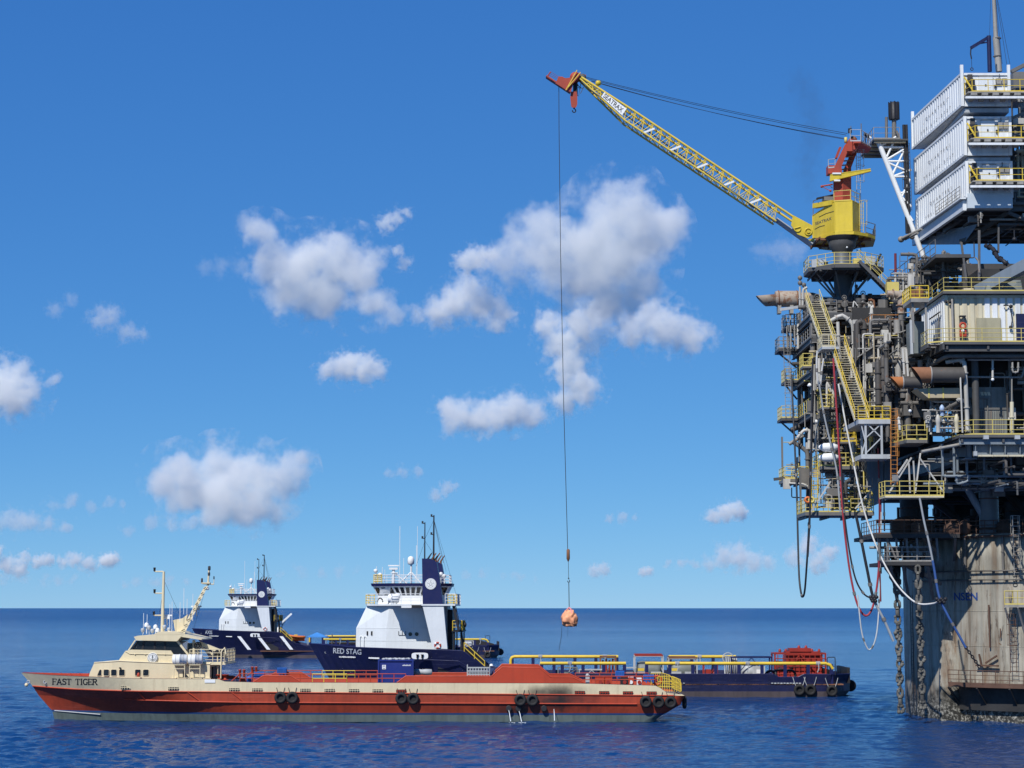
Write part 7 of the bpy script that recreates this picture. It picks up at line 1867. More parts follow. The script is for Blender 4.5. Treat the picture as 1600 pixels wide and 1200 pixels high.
# ---------------- lower deck machinery (between the lower and middle deck)
def machinery():
    g = worldthing('exhaust_duct', 'fat dark exhaust duct with a rust-brown open mouth above its neighbour', 'duct', P(1470, 583, 156))
    y = FY + 4; a, b, c = P(1430, 577, y), P(1456, 582, y), P(1512, 585, y)
    def duct(g, px0, px1, py, rpx, y, m0, m1, cut=8):
        r_ = rpx / FPX * y; c0, c1 = P(px0, py, y), P(px1, py, y); cz = c0.z; n = 20; ring = []
        xm = c0.x + (c1.x - c0.x) * .3
        def rg(x, sl=0): return [Vector((x + sl * math.sin(2 * math.pi * k / n), y + r_ * math.cos(2 * math.pi * k / n), cz + r_ * math.sin(2 * math.pi * k / n))) for k in range(n)]
        mb = MB(); mb.loft([rg(c0.x, -cut / 20.), rg(xm)], closed=True, smooth=True); mb.loft([[v + Vector((.02, 0, 0)) + (Vector((v.x, y, cz)) - v) * .06 for v in rg(c0.x, -cut / 20.)], [v + (Vector((v.x, y, cz)) - v) * .06 for v in rg(xm)]], closed=True, smooth=True); mb.build('mouth', m0, g)
        mb = MB(); mb.loft([rg(xm), rg(c1.x)], closed=True, smooth=True, caps=True); mb.build('barrel', m1, g)
        mb = MB(); mb.torus((xm, y, cz), r_ * 1.02, .06, 'X', 20, 5); mb.build('joint_band', GALV, g)
    duct(g, 1432, 1505, 586, 12.5, FY + 1.2, RUSTY, PIPED)
    g = worldthing('exhaust_duct', 'lower orange-rusted exhaust duct mouth beside the pipe stacks', 'duct', P(1410, 600, 160))
    duct(g, 1398, 1440, 598, 9.5, FY + 1.6, paint('bright_rust', (0.36, 0.13, 0.04), 0.8, 0.3, rust=.3), PIPED)
    g = worldthing('air_intake_duct', 'tan boxed intake duct with a slanted end below the exhaust ducts', 'duct', P(1465, 615, 155)); yb = FY + 1.6
    mb = MB(); mb.prism([P(1432, 607, yb), P(1450, 621.5, yb), P(1500, 621.5, yb), P(1500, 606, yb)], (0, 2.2, 0)); mb.build('duct_shell', TAN, g, fix=True)
    for px in (1451.5, 1474): pxbox('duct_flange', FADEY, g, px - .8, 605.5, px + .8, 622, yb - .05, yb + .1)
    mb = MB(); mb.beam(P(1428, 608, yb), P(1437, 605.5, yb), .25, .08); mb.build('flap', LIGHTSTEEL, g)
    g = worldthing('turbine_enclosure', 'tall grey stained enclosure behind the deck railing, three pale window highlights', 'enclosure', P(1542, 678, 156)); yb = FY + 3.6
    pxbox('enclosure_shell', paint('stained_grey_panel', (0.20, 0.21, 0.19), .5, .2, dirt=.6, streak=.5), g, 1512, 605, 1572, 679, yb, yb + 3)
    for k in range(3):
        a = P(1533.5 + k * 5.2, 618, yb); mb = MB(); mb.prism([a + Vector(q) for q in ((0, -.03, 0), (.2, -.03, 0), (.12, -.03, .28), (-.1, -.03, .28))], (0, .05, 0)); mb.build('window', CREAMWALL, g, fix=True)  # pale slanted prisms: highlights on the panes, put in as cream colour
    mb = MB(); 
    for py in (638, 639.5): mb.beam(P(1512, py, yb - .05), P(1573, py, yb - .05), .05, .06)
    mb.beam(P(1514, 622, yb - .1), P(1545, 622, yb - .1), .1, .1)
    for px in (1519, 1543): mb.tube(P(px, 622, yb - .08), P(px + 1, 678, yb - .08), .05, 6)
    for k in range(16): px = 1514 + k * 3.6; mb.beam(P(px, 642, yb - .05), P(px, 676, yb - .05), .04, .06)
    mb.build('panel_rib', STEEL, g)
    r = worldthing('process_piping', 'pale and dark pipes running along the lower machinery deck', 'pipes', P(1510, 640, 154))
    y = FY + .9
    pipe(r, [P(1445, 575, y + 5), P(1481, 556, y), (XR, y, P(1481, 556, y).z)], .17, PIPEG, n=10)
    pipe(r, [P(1478, 566, y + 1), P(1500, 562, y + .6), P(1507, 566, y + .3), P(1509, 600, y + .3), P(1512, 674, y + .3)], .17, PIPEW, n=10)
    pipe(r, [P(1497, 588, y - .2), P(1500.5, 587, y - .2), P(1504, 676, y - .2)], .07, PIPEW)
    pipe(r, [P(1510, 589, y + 1), P(1597, 589.5, y + 1), P(1600, 575, y + 1)], .08, GALV)
    pipe(r, [P(1512, 562, y + 1), P(1640, 562, y + 1)], .08, PIPEW)
    pipe(r, [P(1551, 562, y + .5), P(1551, 590, y + .5)], .09, PIPEW); pipe(r, [P(1582, 566, y), P(1582, 582, y), P(1591, 582, y), P(1591, 566, y)], .08, GALV)
    pipe(r, [P(1581, 590, y + 1), P(1581, 628, y + 1)], .06, GALV); pipe(r, [P(1581, 628, y), P(1581, 676, y)], .16, CREAMWALL)
    pipe(r, [P(1496, 625, y + .8), P(1501, 624, y + .3), P(1504, 627, y)], .12, PIPEW); pipe(r, [P(1474, 640, y + 1.5), P(1498, 628, y + 1)], .2, PIPEG)
    for px, py in ((1551, 593), (1422, 642)):
        mb = MB(); mb.ball(P(px, py, y + .5), .13, 10, 6); mb.build('globe_lamp', WHITE, r)
    for px, py0, py1, m, nm in ((1466, 646, 676, PIPEW, 'relief_stack'), (1472, 632, 650, paint('blue_white_hood', (.35, .45, .60), .4, .1), 'vent_hood'), (1495, 645, 676, CREAMWALL, 'relief_stack')):
        a = P(px, py1, y + .6); hh = P(px, py0, y + .6).z - a.z; mb = MB(); mb.lathe([(.16, 0), (.17, hh * .5), (.2, hh * .55), (.19, hh * .75), (.1, hh * .92), (.02, hh)], a, n=12); mb.build(nm, m, r)
    clutter(r, P(1455, 676, FY + 2.5), P(1500, 625, FY + 4.5), 14, 5, (PIPEG, PIPEW, GALV, STEEL), (.05, .14), 'XZZ')
    clutter(r, P(1575, 676, FY + 2.5), P(1640, 560, FY + 5), 16, 6, (PIPEG, PIPED, GALV), (.05, .16), 'XZ')
    pipe(r, [P(1405, 655, 160), P(1404, 652, 160), P(1406, 672, 160)], .1, PIPEW)
    # stack of process pipes at the inner corner
    k_ = worldthing('pipe_manifold', 'dense dark pipe manifold in the shaded corner beside the yellow stairs', 'pipes', P(1400, 660, 168))
    lo, hi = P(1368, 690, 170), P(1440, 545, 170); lo.y, hi.y = 165, 175
    clutter(k_, lo, hi, 95, 21, (PIPED, PIPED, PIPEG, STEEL, GALV, PIPEG), (.06, .24), 'ZZZXY')
    for px, y0, y1, r_ in ((1390, 590, 690, .32), (1403, 610, 680, .36), (1420, 640, 690, .3), (1373, 560, 640, .26), (1381, 555, 620, .28), (1437, 600, 690, .4)):
        a, b = P(px, y1, 166), P(px + 1, y0, 166); mb = MB(); mb.lathe([(r_, 0), (r_, (b.z - a.z) * .9), (r_ * .6, (b.z - a.z) * .97), (.02, b.z - a.z)], a, n=14)
        for f in (.1, .4, .7): mb.lathe([(r_ * 1.3, (b.z - a.z) * f), (r_ * 1.3, (b.z - a.z) * f + .12)], a, n=14)
        mb.build('vessel', PIPED if px % 2 else PIPEG, k_)
    pipe(k_, [P(1411, 545, 164), P(1413, 585, 164)], .1, PIPEW); pipe(k_, [P(1416, 545, 164), P(1419, 588, 164)], .1, PIPEW)
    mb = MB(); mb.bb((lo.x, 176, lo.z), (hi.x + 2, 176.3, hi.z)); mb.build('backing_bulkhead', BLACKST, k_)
machinery()

# ---------------- cream equipment building on the middle deck
def building():
    y0 = FY + 1.8; xl, xr = P(1478, 530, y0).x, XR; zb, zt = Z2 + .02, Z3
    g = worldthing('equipment_building', 'stained cream ribbed-steel building behind railings below the white containers', 'building', ((xl + 50) / 2, y0 + 4, zb))
    mb = MB(); mb.bb((xl, y0 + .1, zb), (xr, y0 + 9.5, zt)); core = mb.build('wall', CREAMWALL, g)
    n = 15; w = .60
    for k in range(n):
        x = xl + .1 + k * w
        if x > 45: break
        mb = MB(); mb.prism([(x, y0 + .1, zb), (x + .06, y0, zb), (x + w - .2, y0, zb), (x + w - .14, y0 + .1, zb)], (0, 0, zt - zb - .2)); mb.build('wall_panel', CREAMWALL if k < 5 else WHITEBOX, core, fix=True)
    for k in range(12):
        y = y0 + .25 + k * .75; mb = MB(); mb.prism([(xl + .0, y, zb), (xl - .1, y + .06, zb), (xl - .1, y + .5, zb), (xl, y + .56, zb)], (0, 0, zt - zb - .2)); mb.build('wall_panel', WHITEBOX, core, fix=True)
    mb = MB(); mb.bb((xl - .15, y0 - .1, zt - .2), (xr, y0 + 9.6, zt)); mb.build('eave', CREAMWALL, g)
    mb = MB(); mb.tube((xl + .1, y0 - .05, zb), (xl + .1, y0 - .05, zt), .16, 8); mb.build('corner_post', CREAMWALL, g)
    mb = MB(); mb.tube((xl + .55, y0 - .2, zb), (xl + .5, y0 - .2, zt - .3), .1, 7); mb.build('drain_pipe', GALV, g)
    for dx in (0, .28): mb = MB(); mb.ball((xl + .02 + dx, y0 - .3, zt - .55), .13, 8, 6); mb.build('flood_lamp', BLACK, g)
    a = P(1526, 527, y0); b = P(1563, 497, y0); mb = MB(); mb.bb((a.x, y0 - .12, zb), (b.x, y0 - .01, b.z)); mb.build('wall_plate', paint('olive_panel', (.36, .33, .22), .5, .15, dirt=.4), g)
    mb = MB(); a = P(1500, 530, y0 - .3); b = P(1509, 493, y0 - .3); mb.bb((a.x, y0 - .4, b.z - .1), (b.x, y0 - .05, b.z)); mb.beam((a.x + .03, y0 - .2, zb), (a.x + .03, y0 - .2, b.z), .05); mb.beam((b.x - .03, y0 - .2, zb), (b.x - .03, y0 - .2, b.z), .05); hb_ = mb.build('hose_station', BLACK, g)
    mb = MB(); mb.torus(P(1504.5, 509, y0 - .35), .22, .09, 'Y', 14, 6); mb.box(P(1504.5, 521, y0 - .3), (.5, .3, .5)); mb.build('fire_hose', REDDECK, hb_)
    mb = MB(); mb.ball(P(1504.5, 517, y0 - .5), .14, 8, 6); mb.build('hose_lamp', WHITE, hb_)
    # side door and frame
    q0, q1 = (xl - .13, y0 + 2.2, zb), (xl - .13, y0 + 5.2, zb + 2.4); mb = MB(); mb.bb(q0, (xl - .1, y0 + 3.6, zb + 2.2)); mb.build('side_door', LIGHTSTEEL, g)
    mb = MB(); mb.tube((xl - .2, y0 + 1.6, zb), (xl - .2, y0 + 1.6, zb + 2.6), .05, 6); mb.tube((xl - .25, y0 + .8, zb + 2.7), (xl - .25, y0 + 5, zb + 2.7), .06, 6); mb.build('door_track', PIPEG, g)
    mb = MB(); a = P(1568, 477, y0 - .2); mb.tube(a, a + Vector((.4, 0, 0)), .06, 6); mb.ball(a + Vector((.55, -.1, -.1)), .16, 8, 6); mb.path([a + Vector((.55, 0, -.2)), a + Vector((.65, 0, -1.2)), a + Vector((.55, 0, -1.7))], .04, 5); mb.ball(a + Vector((.5, -.05, -1.75)), .14, 8, 6); mb.build('wall_lamp', BLACK, g)
    mb = MB(); a = P(1588, 520, y0 - .1); mb.bb((a.x, y0 - .3, zb), (a.x + 1, y0 - .02, zb + 2.4)); mb.build('control_box', NAVY, g)
    # roof clutter
    r = worldthing('roof_equipment', 'tarps, boxes and red hose lying on the cream building roof', 'equipment', ((xl + 46) / 2, y0 + 4, zt + .3))
    for px, w_, hh, m in ((1500, 1.2, .35, REDDECK), (1520, 1.0, .55, TAN), (1560, 1.5, .8, GREYTANK), (1590, 1.6, 1.2, GREYTANK), (1540, 1.3, .4, STEEL)):
        x = P(px, 455, y0).x; mb = MB(); mb.hexa([(x - w_ / 2, y0 + 1.4, zt + .26), (x + w_ / 2, y0 + 1.4, zt + .26), (x + w_ / 2, y0 + 2.6, zt + .26), (x - w_ / 2, y0 + 2.6, zt + .26), (x - w_ * .35, y0 + 1.6, zt + .26 + hh), (x + w_ * .4, y0 + 1.5, zt + .26 + hh), (x + w_ * .35, y0 + 2.4, zt + .26 + hh), (x - w_ * .4, y0 + 2.4, zt + .26 + hh)]); mb.build('covered_gear', m, r)
    # grey box and walkway platform left of the building
    c = worldthing('valve_cabinet', 'grey-green cabinet at the end of the cream building walkway', 'cabinet', P(1435, 545, 163)); yb = 163.5
    pxbox('cabinet_shell', GREYTANK, c, 1425, 502, 1444, 552, yb, yb + 2.2); pxbox('cabinet_frame', LIGHTSTEEL, c, 1423, 500, 1426, 553, yb - .15, yb + .1)
    p = worldthing('valve_platform', 'small yellow-railed platform beside the roof edge of the cream building', 'platform', P(1436, 475, 163)); z = P(1436, 470, 163).z; a, b = P(1422, 470, 162), P(1450, 470, 162)
    mb = MB(); mb.bb((a.x, 161.6, z - .3), (b.x, 165, z)); o = mb.build('floor', GALV, p)
    railing([(a.x, 165, z), (a.x, 161.7, z), (b.x, 161.7, z)], o, YELLOW, 1.0, 3, .7, .045)
    mb = MB(); 
    for x in (a.x + .2, b.x - .2): mb.beam((x, 162, z - .3), (x, 162, z - 3.5), .14)
    mb.build('support_leg', GALV, p)
    mb = MB(); q = P(1437, 466, 163); mb.lathe([(.3, 0), (.35, .1), (.35, .7), (.1, .9)], q, n=12); mb.box(q + Vector((-.6, 0, .3)), (.4, .4, .6)); mb.build('valve', RUSTY, p)
building()

# ---------------- white containers stacked above
def containers():
    yF, L_ = 176.0, 17.0  # container length stretched in depth, along the line of sight, to fit image pixels
    rows = ((114, 166, 150, 0), (182, 243, 222, 1), (252, 309, 288, 2))   # top and bottom at the near corner, landing floor
    dx_back = -1.0
    names = ('top white quarters container with a roof davit standing over it', 'middle white quarters container of the stack of three', 'lowest white quarters container above the dark support beams')
    for (pt_, pb, pf, i) in rows:
        px = (1502.5, 1507, 1510)[i]
        a = P(px, pt_, yF); zt, zb = a.z, P(px, pb, yF).z; x0 = a.x; x1 = P(1578, 200, yF).x; zf = P(1540, pf, yF).z; zb = min(zb, zf - .05)
        sh = dx_back
        g = worldthing('quarters_container', names[i], 'container', ((x0 + x1) / 2, yF + L_ / 2, zb), 'white quarters containers')
        def C(x, y, z): return Vector((x + sh * (y - yF) / L_, y, z))
        mb = MB(); mb.hexa([C(x0, yF + .1, zb), C(x1, yF + .1, zb), C(x1, yF + L_, zb), C(x0, yF + L_, zb), C(x0, yF + .1, zt), C(x1, yF + .1, zt), C(x1, yF + L_, zt), C(x0, yF + L_, zt)]); sh_ = mb.build('shell', WHITEBOX, g)
        n = 22
        for k in range(n):
            y = yF + .45 + k * (L_ - .9) / n; w = (L_ - .9) / n; mb = MB()
            v = [C(x0 + .001, y, zb + .25), C(x0 - .09, y + .12, zb + .25), C(x0 - .09, y + w * .55, zb + .25), C(x0 + .001, y + w * .7, zb + .25)]
            mb.prism(v, (0, 0, zt - zb - .5)); mb.build('corrugation', WHITEBOX, sh_, fix=True)
        mb = MB()
        for z in (zt - .1, zb + .1): mb.beam(C(x0 - .03, yF, z), C(x0 - .03, yF + L_, z), .16, .2); mb.beam(C(x0, yF + .06, z), C(x1, yF + .06, z), .14, .2)
        for y in (yF, yF + L_): mb.beam(C(x0, y, zb), C(x0, y, zt + (.7 if i == 0 else 0)), .26, .26)
        mb.beam(C(x1, yF, zb), C(x1, yF, zt + (.7 if i == 0 else 0)), .24, .24); mb.build('corner_frame', WHITEBOX, g)
        # words along the side
        def ons(off, z0):
            def f(a_, b_): y = yF + L_ - off - a_; return C(x0 - .10, y, z0 + b_), (-1, 0, 0)
            return f
        hz = zt - zb
        lettering('QUARTERS', .30, L_ * .44, ons(L_ * .30, zb + hz * .52), PIPED, sh_, 'lettering', -.012, .015, 0, 2.0)
        lettering('985-632-2727', .30, L_ * .60, ons(L_ * .20, zb + hz * .20), PIPED, sh_, 'lettering', -.012, .015, 0, 2.0)
        # end wall: door, boxes, landing
        yd = yF + .02; w = x1 - x0
        def E(f0, f1, h0, h1, nm, m, dy=.05, par=g): mb = MB(); mb.bb((x0 + w * f0, yd - dy, zf + h0), (x0 + w * f1, yd + .05, zf + h1)); return mb.build(nm, m, par)
        hh = zt - zf
        dr = E(.36, .66, .02, hh * .84, 'door', PALE); E(.49, .52, hh * .42, hh * .5, 'door_handle', BLACK, .09, dr); E(.355, .665, hh * .84, hh * .87, 'door_head', GALV, .08, dr)
        E(.09, .26, .02, hh * .66, 'air_conditioner', BLACK, .4); E(.12, .22, hh * .68, hh * .92, 'vent_hood', PIPED, .2)
        for k in range(2): E(.735 + k * .12, .835 + k * .12, hh * .52, hh * .76, 'breaker_box', GALV, .14)
        E(.69, .73, hh * .35, hh * .48, 'switch', BLACK, .08); E(.57, .61, hh * .36, hh * .46, 'notice', WHITE, .07)
        mb = MB(); mb.path([(x0 + w * .8, yd - .1, zf + hh * .95), (x0 + w * .8, yd - .1, zf + hh * .8), (x0 + w * .72, yd - .1, zf + hh * .7), (x0 + w * .73, yd - .1, zf + hh * .45)], .03, 5); mb.build('conduit', BLACK, g)
        mb = MB(); mb.bb((x0 + .15, yF - 1.6, zf - .1), (x1 + 1.3, yF - .03, zf)); ld = mb.build('landing', GALV, g)
        mb = MB()
        for k in range(5): x = x0 + .4 + k * (w + .6) / 5; mb.hexa([(x, yF - 1.6, zf - .3), (x + .55, yF - 1.6, zf - .3), (x + .45, yF - .1, zf - .55), (x + .05, yF - .1, zf - .55), (x, yF - 1.6, zf - .11), (x + .55, yF - 1.6, zf - .11), (x + .55, yF - .1, zf - .11), (x, yF - .1, zf - .11)])
        mb.build('landing_bracket', GALV, ld)
        mb = MB(); mb.beam((x0 - .05, yF - 1.5, zf - .5), (x1 + 2.0, yF - 1.5, zf - .5), .16, .2); mb.build('landing_beam', WHITEBOX, ld)
        railing([(x0 + .2, yF - .2, zf), (x0 + .55, yF - 1.5, zf), (x1 + .6, yF - 1.5, zf), (x1 + 6, yF - 1.5, zf)], ld, YELLOW, 1.07, 2, 1.6, .035)
        mb = MB(); mb.beam((x0 + .15, yF - .3, zf + 1.6), (x0 + .6, yF - 1.4, zf + .2), .1, .1); mb.build('safety_strap', YELLOW, ld)
        mb = MB(); mb.bb((x0 + .2, yF + .2, zb - .5), (x1, yF + L_, zb - .12)); mb.build('base_skid', LIGHTSTEEL, g)
        if i == 2: railing([C(x0 - .5, yF + .4, zb + .1), C(x0 - .5, yF + 8.5, zb + .1)], g, GALV, 1.0, 3, 1.4, .03); railing([C(x0 - .5, yF + 15.6, zb), C(x0 - .5, yF + 16.8, zb)], g, GALV, 1.0, 3, .6, .03)
        if i == 2: mb = MB(); mb.hexa([C(x0 - .6, yF, zb - .1), C(x0 + .3, yF, zb - .1), C(x0 + .3, yF + L_, zb - .1), C(x0 - .6, yF + L_, zb - .1), C(x0 - .6, yF, zb), C(x0 + .3, yF, zb), C(x0 + .3, yF + L_, zb), C(x0 - .6, yF + L_, zb)]); mb.build('side_walkway', WHITEBOX, g)
    # support structure below
    s = worldthing('container_support', 'dark beams, struts and pale box carrying the white containers', 'support frame', P(1540, 350, 178))
    zs = P(1540, 309, yF).z; x0, x1 = P(1512, 320, yF).x, P(1583, 320, yF).x
    pxbox('skid_box', paint('pitted_pale_panel', (.50, .56, .60), .45, .06, rust=.06, scale=3), s, 1512, 302, 1582, 325, yF - .2, yF + 1)
    zc = P(1450, 380, 190).z
    mb = MB(); mb.hexa([(x0 - .1, yF + .5, zs - .5), (XR, yF + .5, zs - .5), (XR, 194, zs - .5), (x0 - 1.1, 194, zs - .5), (x0 - .1, yF + .5, zs - .3), (XR, yF + .5, zs - .3), (XR, 194, zs - .3), (x0 - 1.1, 194, zs - .3)]); mb.build('floor_plate', DARKST, s)
    for k in range(9):
        y = yF + 1 + k * 2.0; mb = MB(); mb.ibeam((x0 - .2 - k * .1, y, zs - .75), (XR, y, zs - .75), .25, .5, .05); mb.build('floor_beam', DARKST, s)
    mb = MB(); mb.beam((x0 - .2, yF + .3, zs - .6), (x0 - 1.2, 194, zs - .6), .3, .9); mb.build('edge_girder', PALE, s)
    mb = MB(); A, B_ = P(1440, 381, 193), P(1528, 350, 178); mb.hexa([A, P(1505, 382, 181), P(1505, 382, 181.5), A + Vector((0, .5, 0)), P(1440, 367, 193), B_, B_ + Vector((0, .5, 0)), P(1440, 367, 193.5)]); mb.build('haunch_plate', BLUEGREY, s, fix=True)
    for a, b, w_ in (((1505, 380, 181), (1575, 332, 177), .35), ((1575, 332, 177), (1640, 360, 177), .3), ((1475, 362, 185), (1530, 320, 178), .35), ((1500, 378, 181), (1600, 345, 178), .4), ((1528, 455, 165), (1640, 395, 158), .9), ((1560, 350, 177), (1560, 395, 177), .2), ((1530, 440, 166), (1530, 362, 175), .3), ((1510, 440, 166), (1502, 378, 181), .25)):
        mb = MB(); mb.beam(P(*a), P(*b), w_ * .7, w_); mb.build('strut', DARKST if w_ < .8 else BLUEGREY, s)
    mb = MB(); a, b = P(1530, 455, 168), P(1640, 455, 168); mb.bb((a.x, 168, a.z), (b.x, 186, P(1530, 420, 168).z)); mb.build('shadow_fill', BLACKST, s)  # black box set in as the deep shade below the containers
    mb = MB(); a = P(1505, 450, 172); mb.bb((a.x, 172, a.z), (XR, 172.3, P(1505, 412, 172).z)); mb.build('wind_wall', PIPED, s)
    pipe(s, [P(1540, 384, 170), P(1552, 388, 169), P(1558, 402, 168), P(1568, 408, 166), P(1575, 414, 166)], .18, BLACK, 'hose')
    pipe(s, [P(1524, 402, 166), P(1529, 408, 166), P(1530, 425, 166)], .07, GALV)
    mb = MB(); q = P(1585, 374, 174); mb.ball(q, .2, 8, 6); mb.tube(q, q + Vector((0, 0, .8)), .06, 6); mb.build('work_lamp', BLACK, s)
    clutter(s, (x0 + .5, yF, zs - 2.2), (XR, 188, zs - .8), 22, 31, (DARKST, PIPED, GALV), (.05, .14), 'XY')
    clutter(s, P(1432, 450, 176), Vector((P(1535, 378, 176).x, 184, P(1535, 392, 176).z)), 46, 32, (STEEL, PIPED, GALV, DARKST, DARKST), (.05, .16), 'ZZZX')
    # scaffold walkway rails
    w = worldthing('upper_walkway', 'sloping-looking dark walkway with tall rails behind the access stairs', 'walkway', P(1420, 430, 182)); y0, y1 = 170, 186
    pa, pb_ = P(1470, 396, 178), P(1408, 436, 194); z = P(1440, 420, 182).z
    a, b = Vector((P(1462, 405, 174).x, 174, z)), Vector((P(1462, 405, 174).x - .5, 192, z))
    mb = MB(); mb.bb((a.x, 174, z - .35), (a.x + 3, 192, z - .05)); fl = mb.build('floor', DARKST, w)
    railing([a, b], fl, STEEL, 1.2, 2, 2.0, .035)
    mb = MB(); q = P(1399.5, 440, 178); mb.tube(q, P(1399, 396, 178), .11, 8); mb.build('red_pole', REDP, w)
    mb = MB(); 
    for px in (1406, 1418, 1427): mb.tube(P(px, 440, 180), P(px, 400 - (px % 5), 180), .035, 5)
    mb.tube(P(1406, 408, 180), P(1418, 408, 180), .03, 5); mb.build('scaffold_tube', STEEL, w)
    clutter(w, P(1396, 470, 176), Vector((P(1440, 440, 176).x, 180, P(1440, 425, 176).z)), 22, 33, (STEEL, PIPED, GALV, PIPEW), (.05, .18), 'ZZX')
    pipe(w, [P(1386, 459, 172), P(1405, 460, 172), P(1408, 465, 172), P(1408, 490, 172)], .3, MUFF, 'lagged_pipe', 12)
    mb = MB(); mb.box(P(1394, 450, 173), (1.0, .8, .9)); mb.build('valve_actuator', FADEY, w)
    # more modules to the right, behind
    m = worldthing('rear_module', 'brown and dark equipment right of the container doors, cut by the frame', 'module', P(1595, 280, 184))
    pxbox('panel', TAN, m, 1590, 185, 1660, 210, 182, 186); pxbox('panel', STEEL, m, 1584, 112, 1660, 148, 181, 186); pxbox('panel', DARKST, m, 1586, 235, 1660, 320, 184, 190)
    mb = MB(); mb.beam(P(1580, 112, 178), P(1604, 100, 178), .5, .3); mb.beam(P(1576, 187, 176), P(1610, 172, 176), .12, .25); mb.build('lifting_beam', STEEL, m)
    clutter(m, P(1582, 305, 178), Vector((P(1630, 110, 178).x, 182, P(1630, 130, 178).z)), 34, 34, (STEEL, PIPED, GALV, TAN), (.05, .16), 'XZ')
    # roof davit and mast
    d = worldthing('roof_davit', 'dark bent-arm davit on the roof of the top container', 'davit', P(1546, 112, 182)); y = 182
    mb = MB(); mb.tube(P(1546.5, 112, y), P(1545, 56, y), .2, 8); mb.build('post', NAVY, d)
    mb = MB(); mb.beam(P(1545, 58, y), P(1517, 75, y), .2, .28); mb.beam(P(1543, 66, y), P(1530, 68, y), .1, .12); mb.build('arm', NAVY, d)
    mb = MB(); mb.path([P(1517, 75, y), P(1516.5, 84, y), P(1518, 92, y)], .06, 6); mb.tube(P(1518, 92, y), P(1518.5, 106, y), .02, 4); mb.torus(P(1518.5, 108, y), .12, .04, 'Y', 10, 5); mb.build('hoist_chain', BLACK, d)
    m2 = worldthing('radio_mast', 'tall grey tube mast rising out of the top of the picture', 'mast', P(1560, 112, 184)); y = 184
    mb = MB(); mb.tube(P(1561, 112, y), P(1556, 58, y), .3, 10); mb.tube(P(1556, 58, y), P(1550, -60, y), .22, 10, r2=.12); mb.build('mast_tube', GALV, m2)
    mb = MB()
    for x1 in (1566, 1573, 1578): mb.tube(P(1553, -30, y), P(x1, 100, y), .018, 4)
    mb.tube(P(1549, -30, y), P(1546, 60, y), .015, 4); mb.build('stay', WIRE, m2)
    for py in (60, 88): mb = MB(); mb.torus(P(1558, py, y), .33, .05, 'Z', 14, 5); mb.build('clamp', STEEL, m2)
containers()
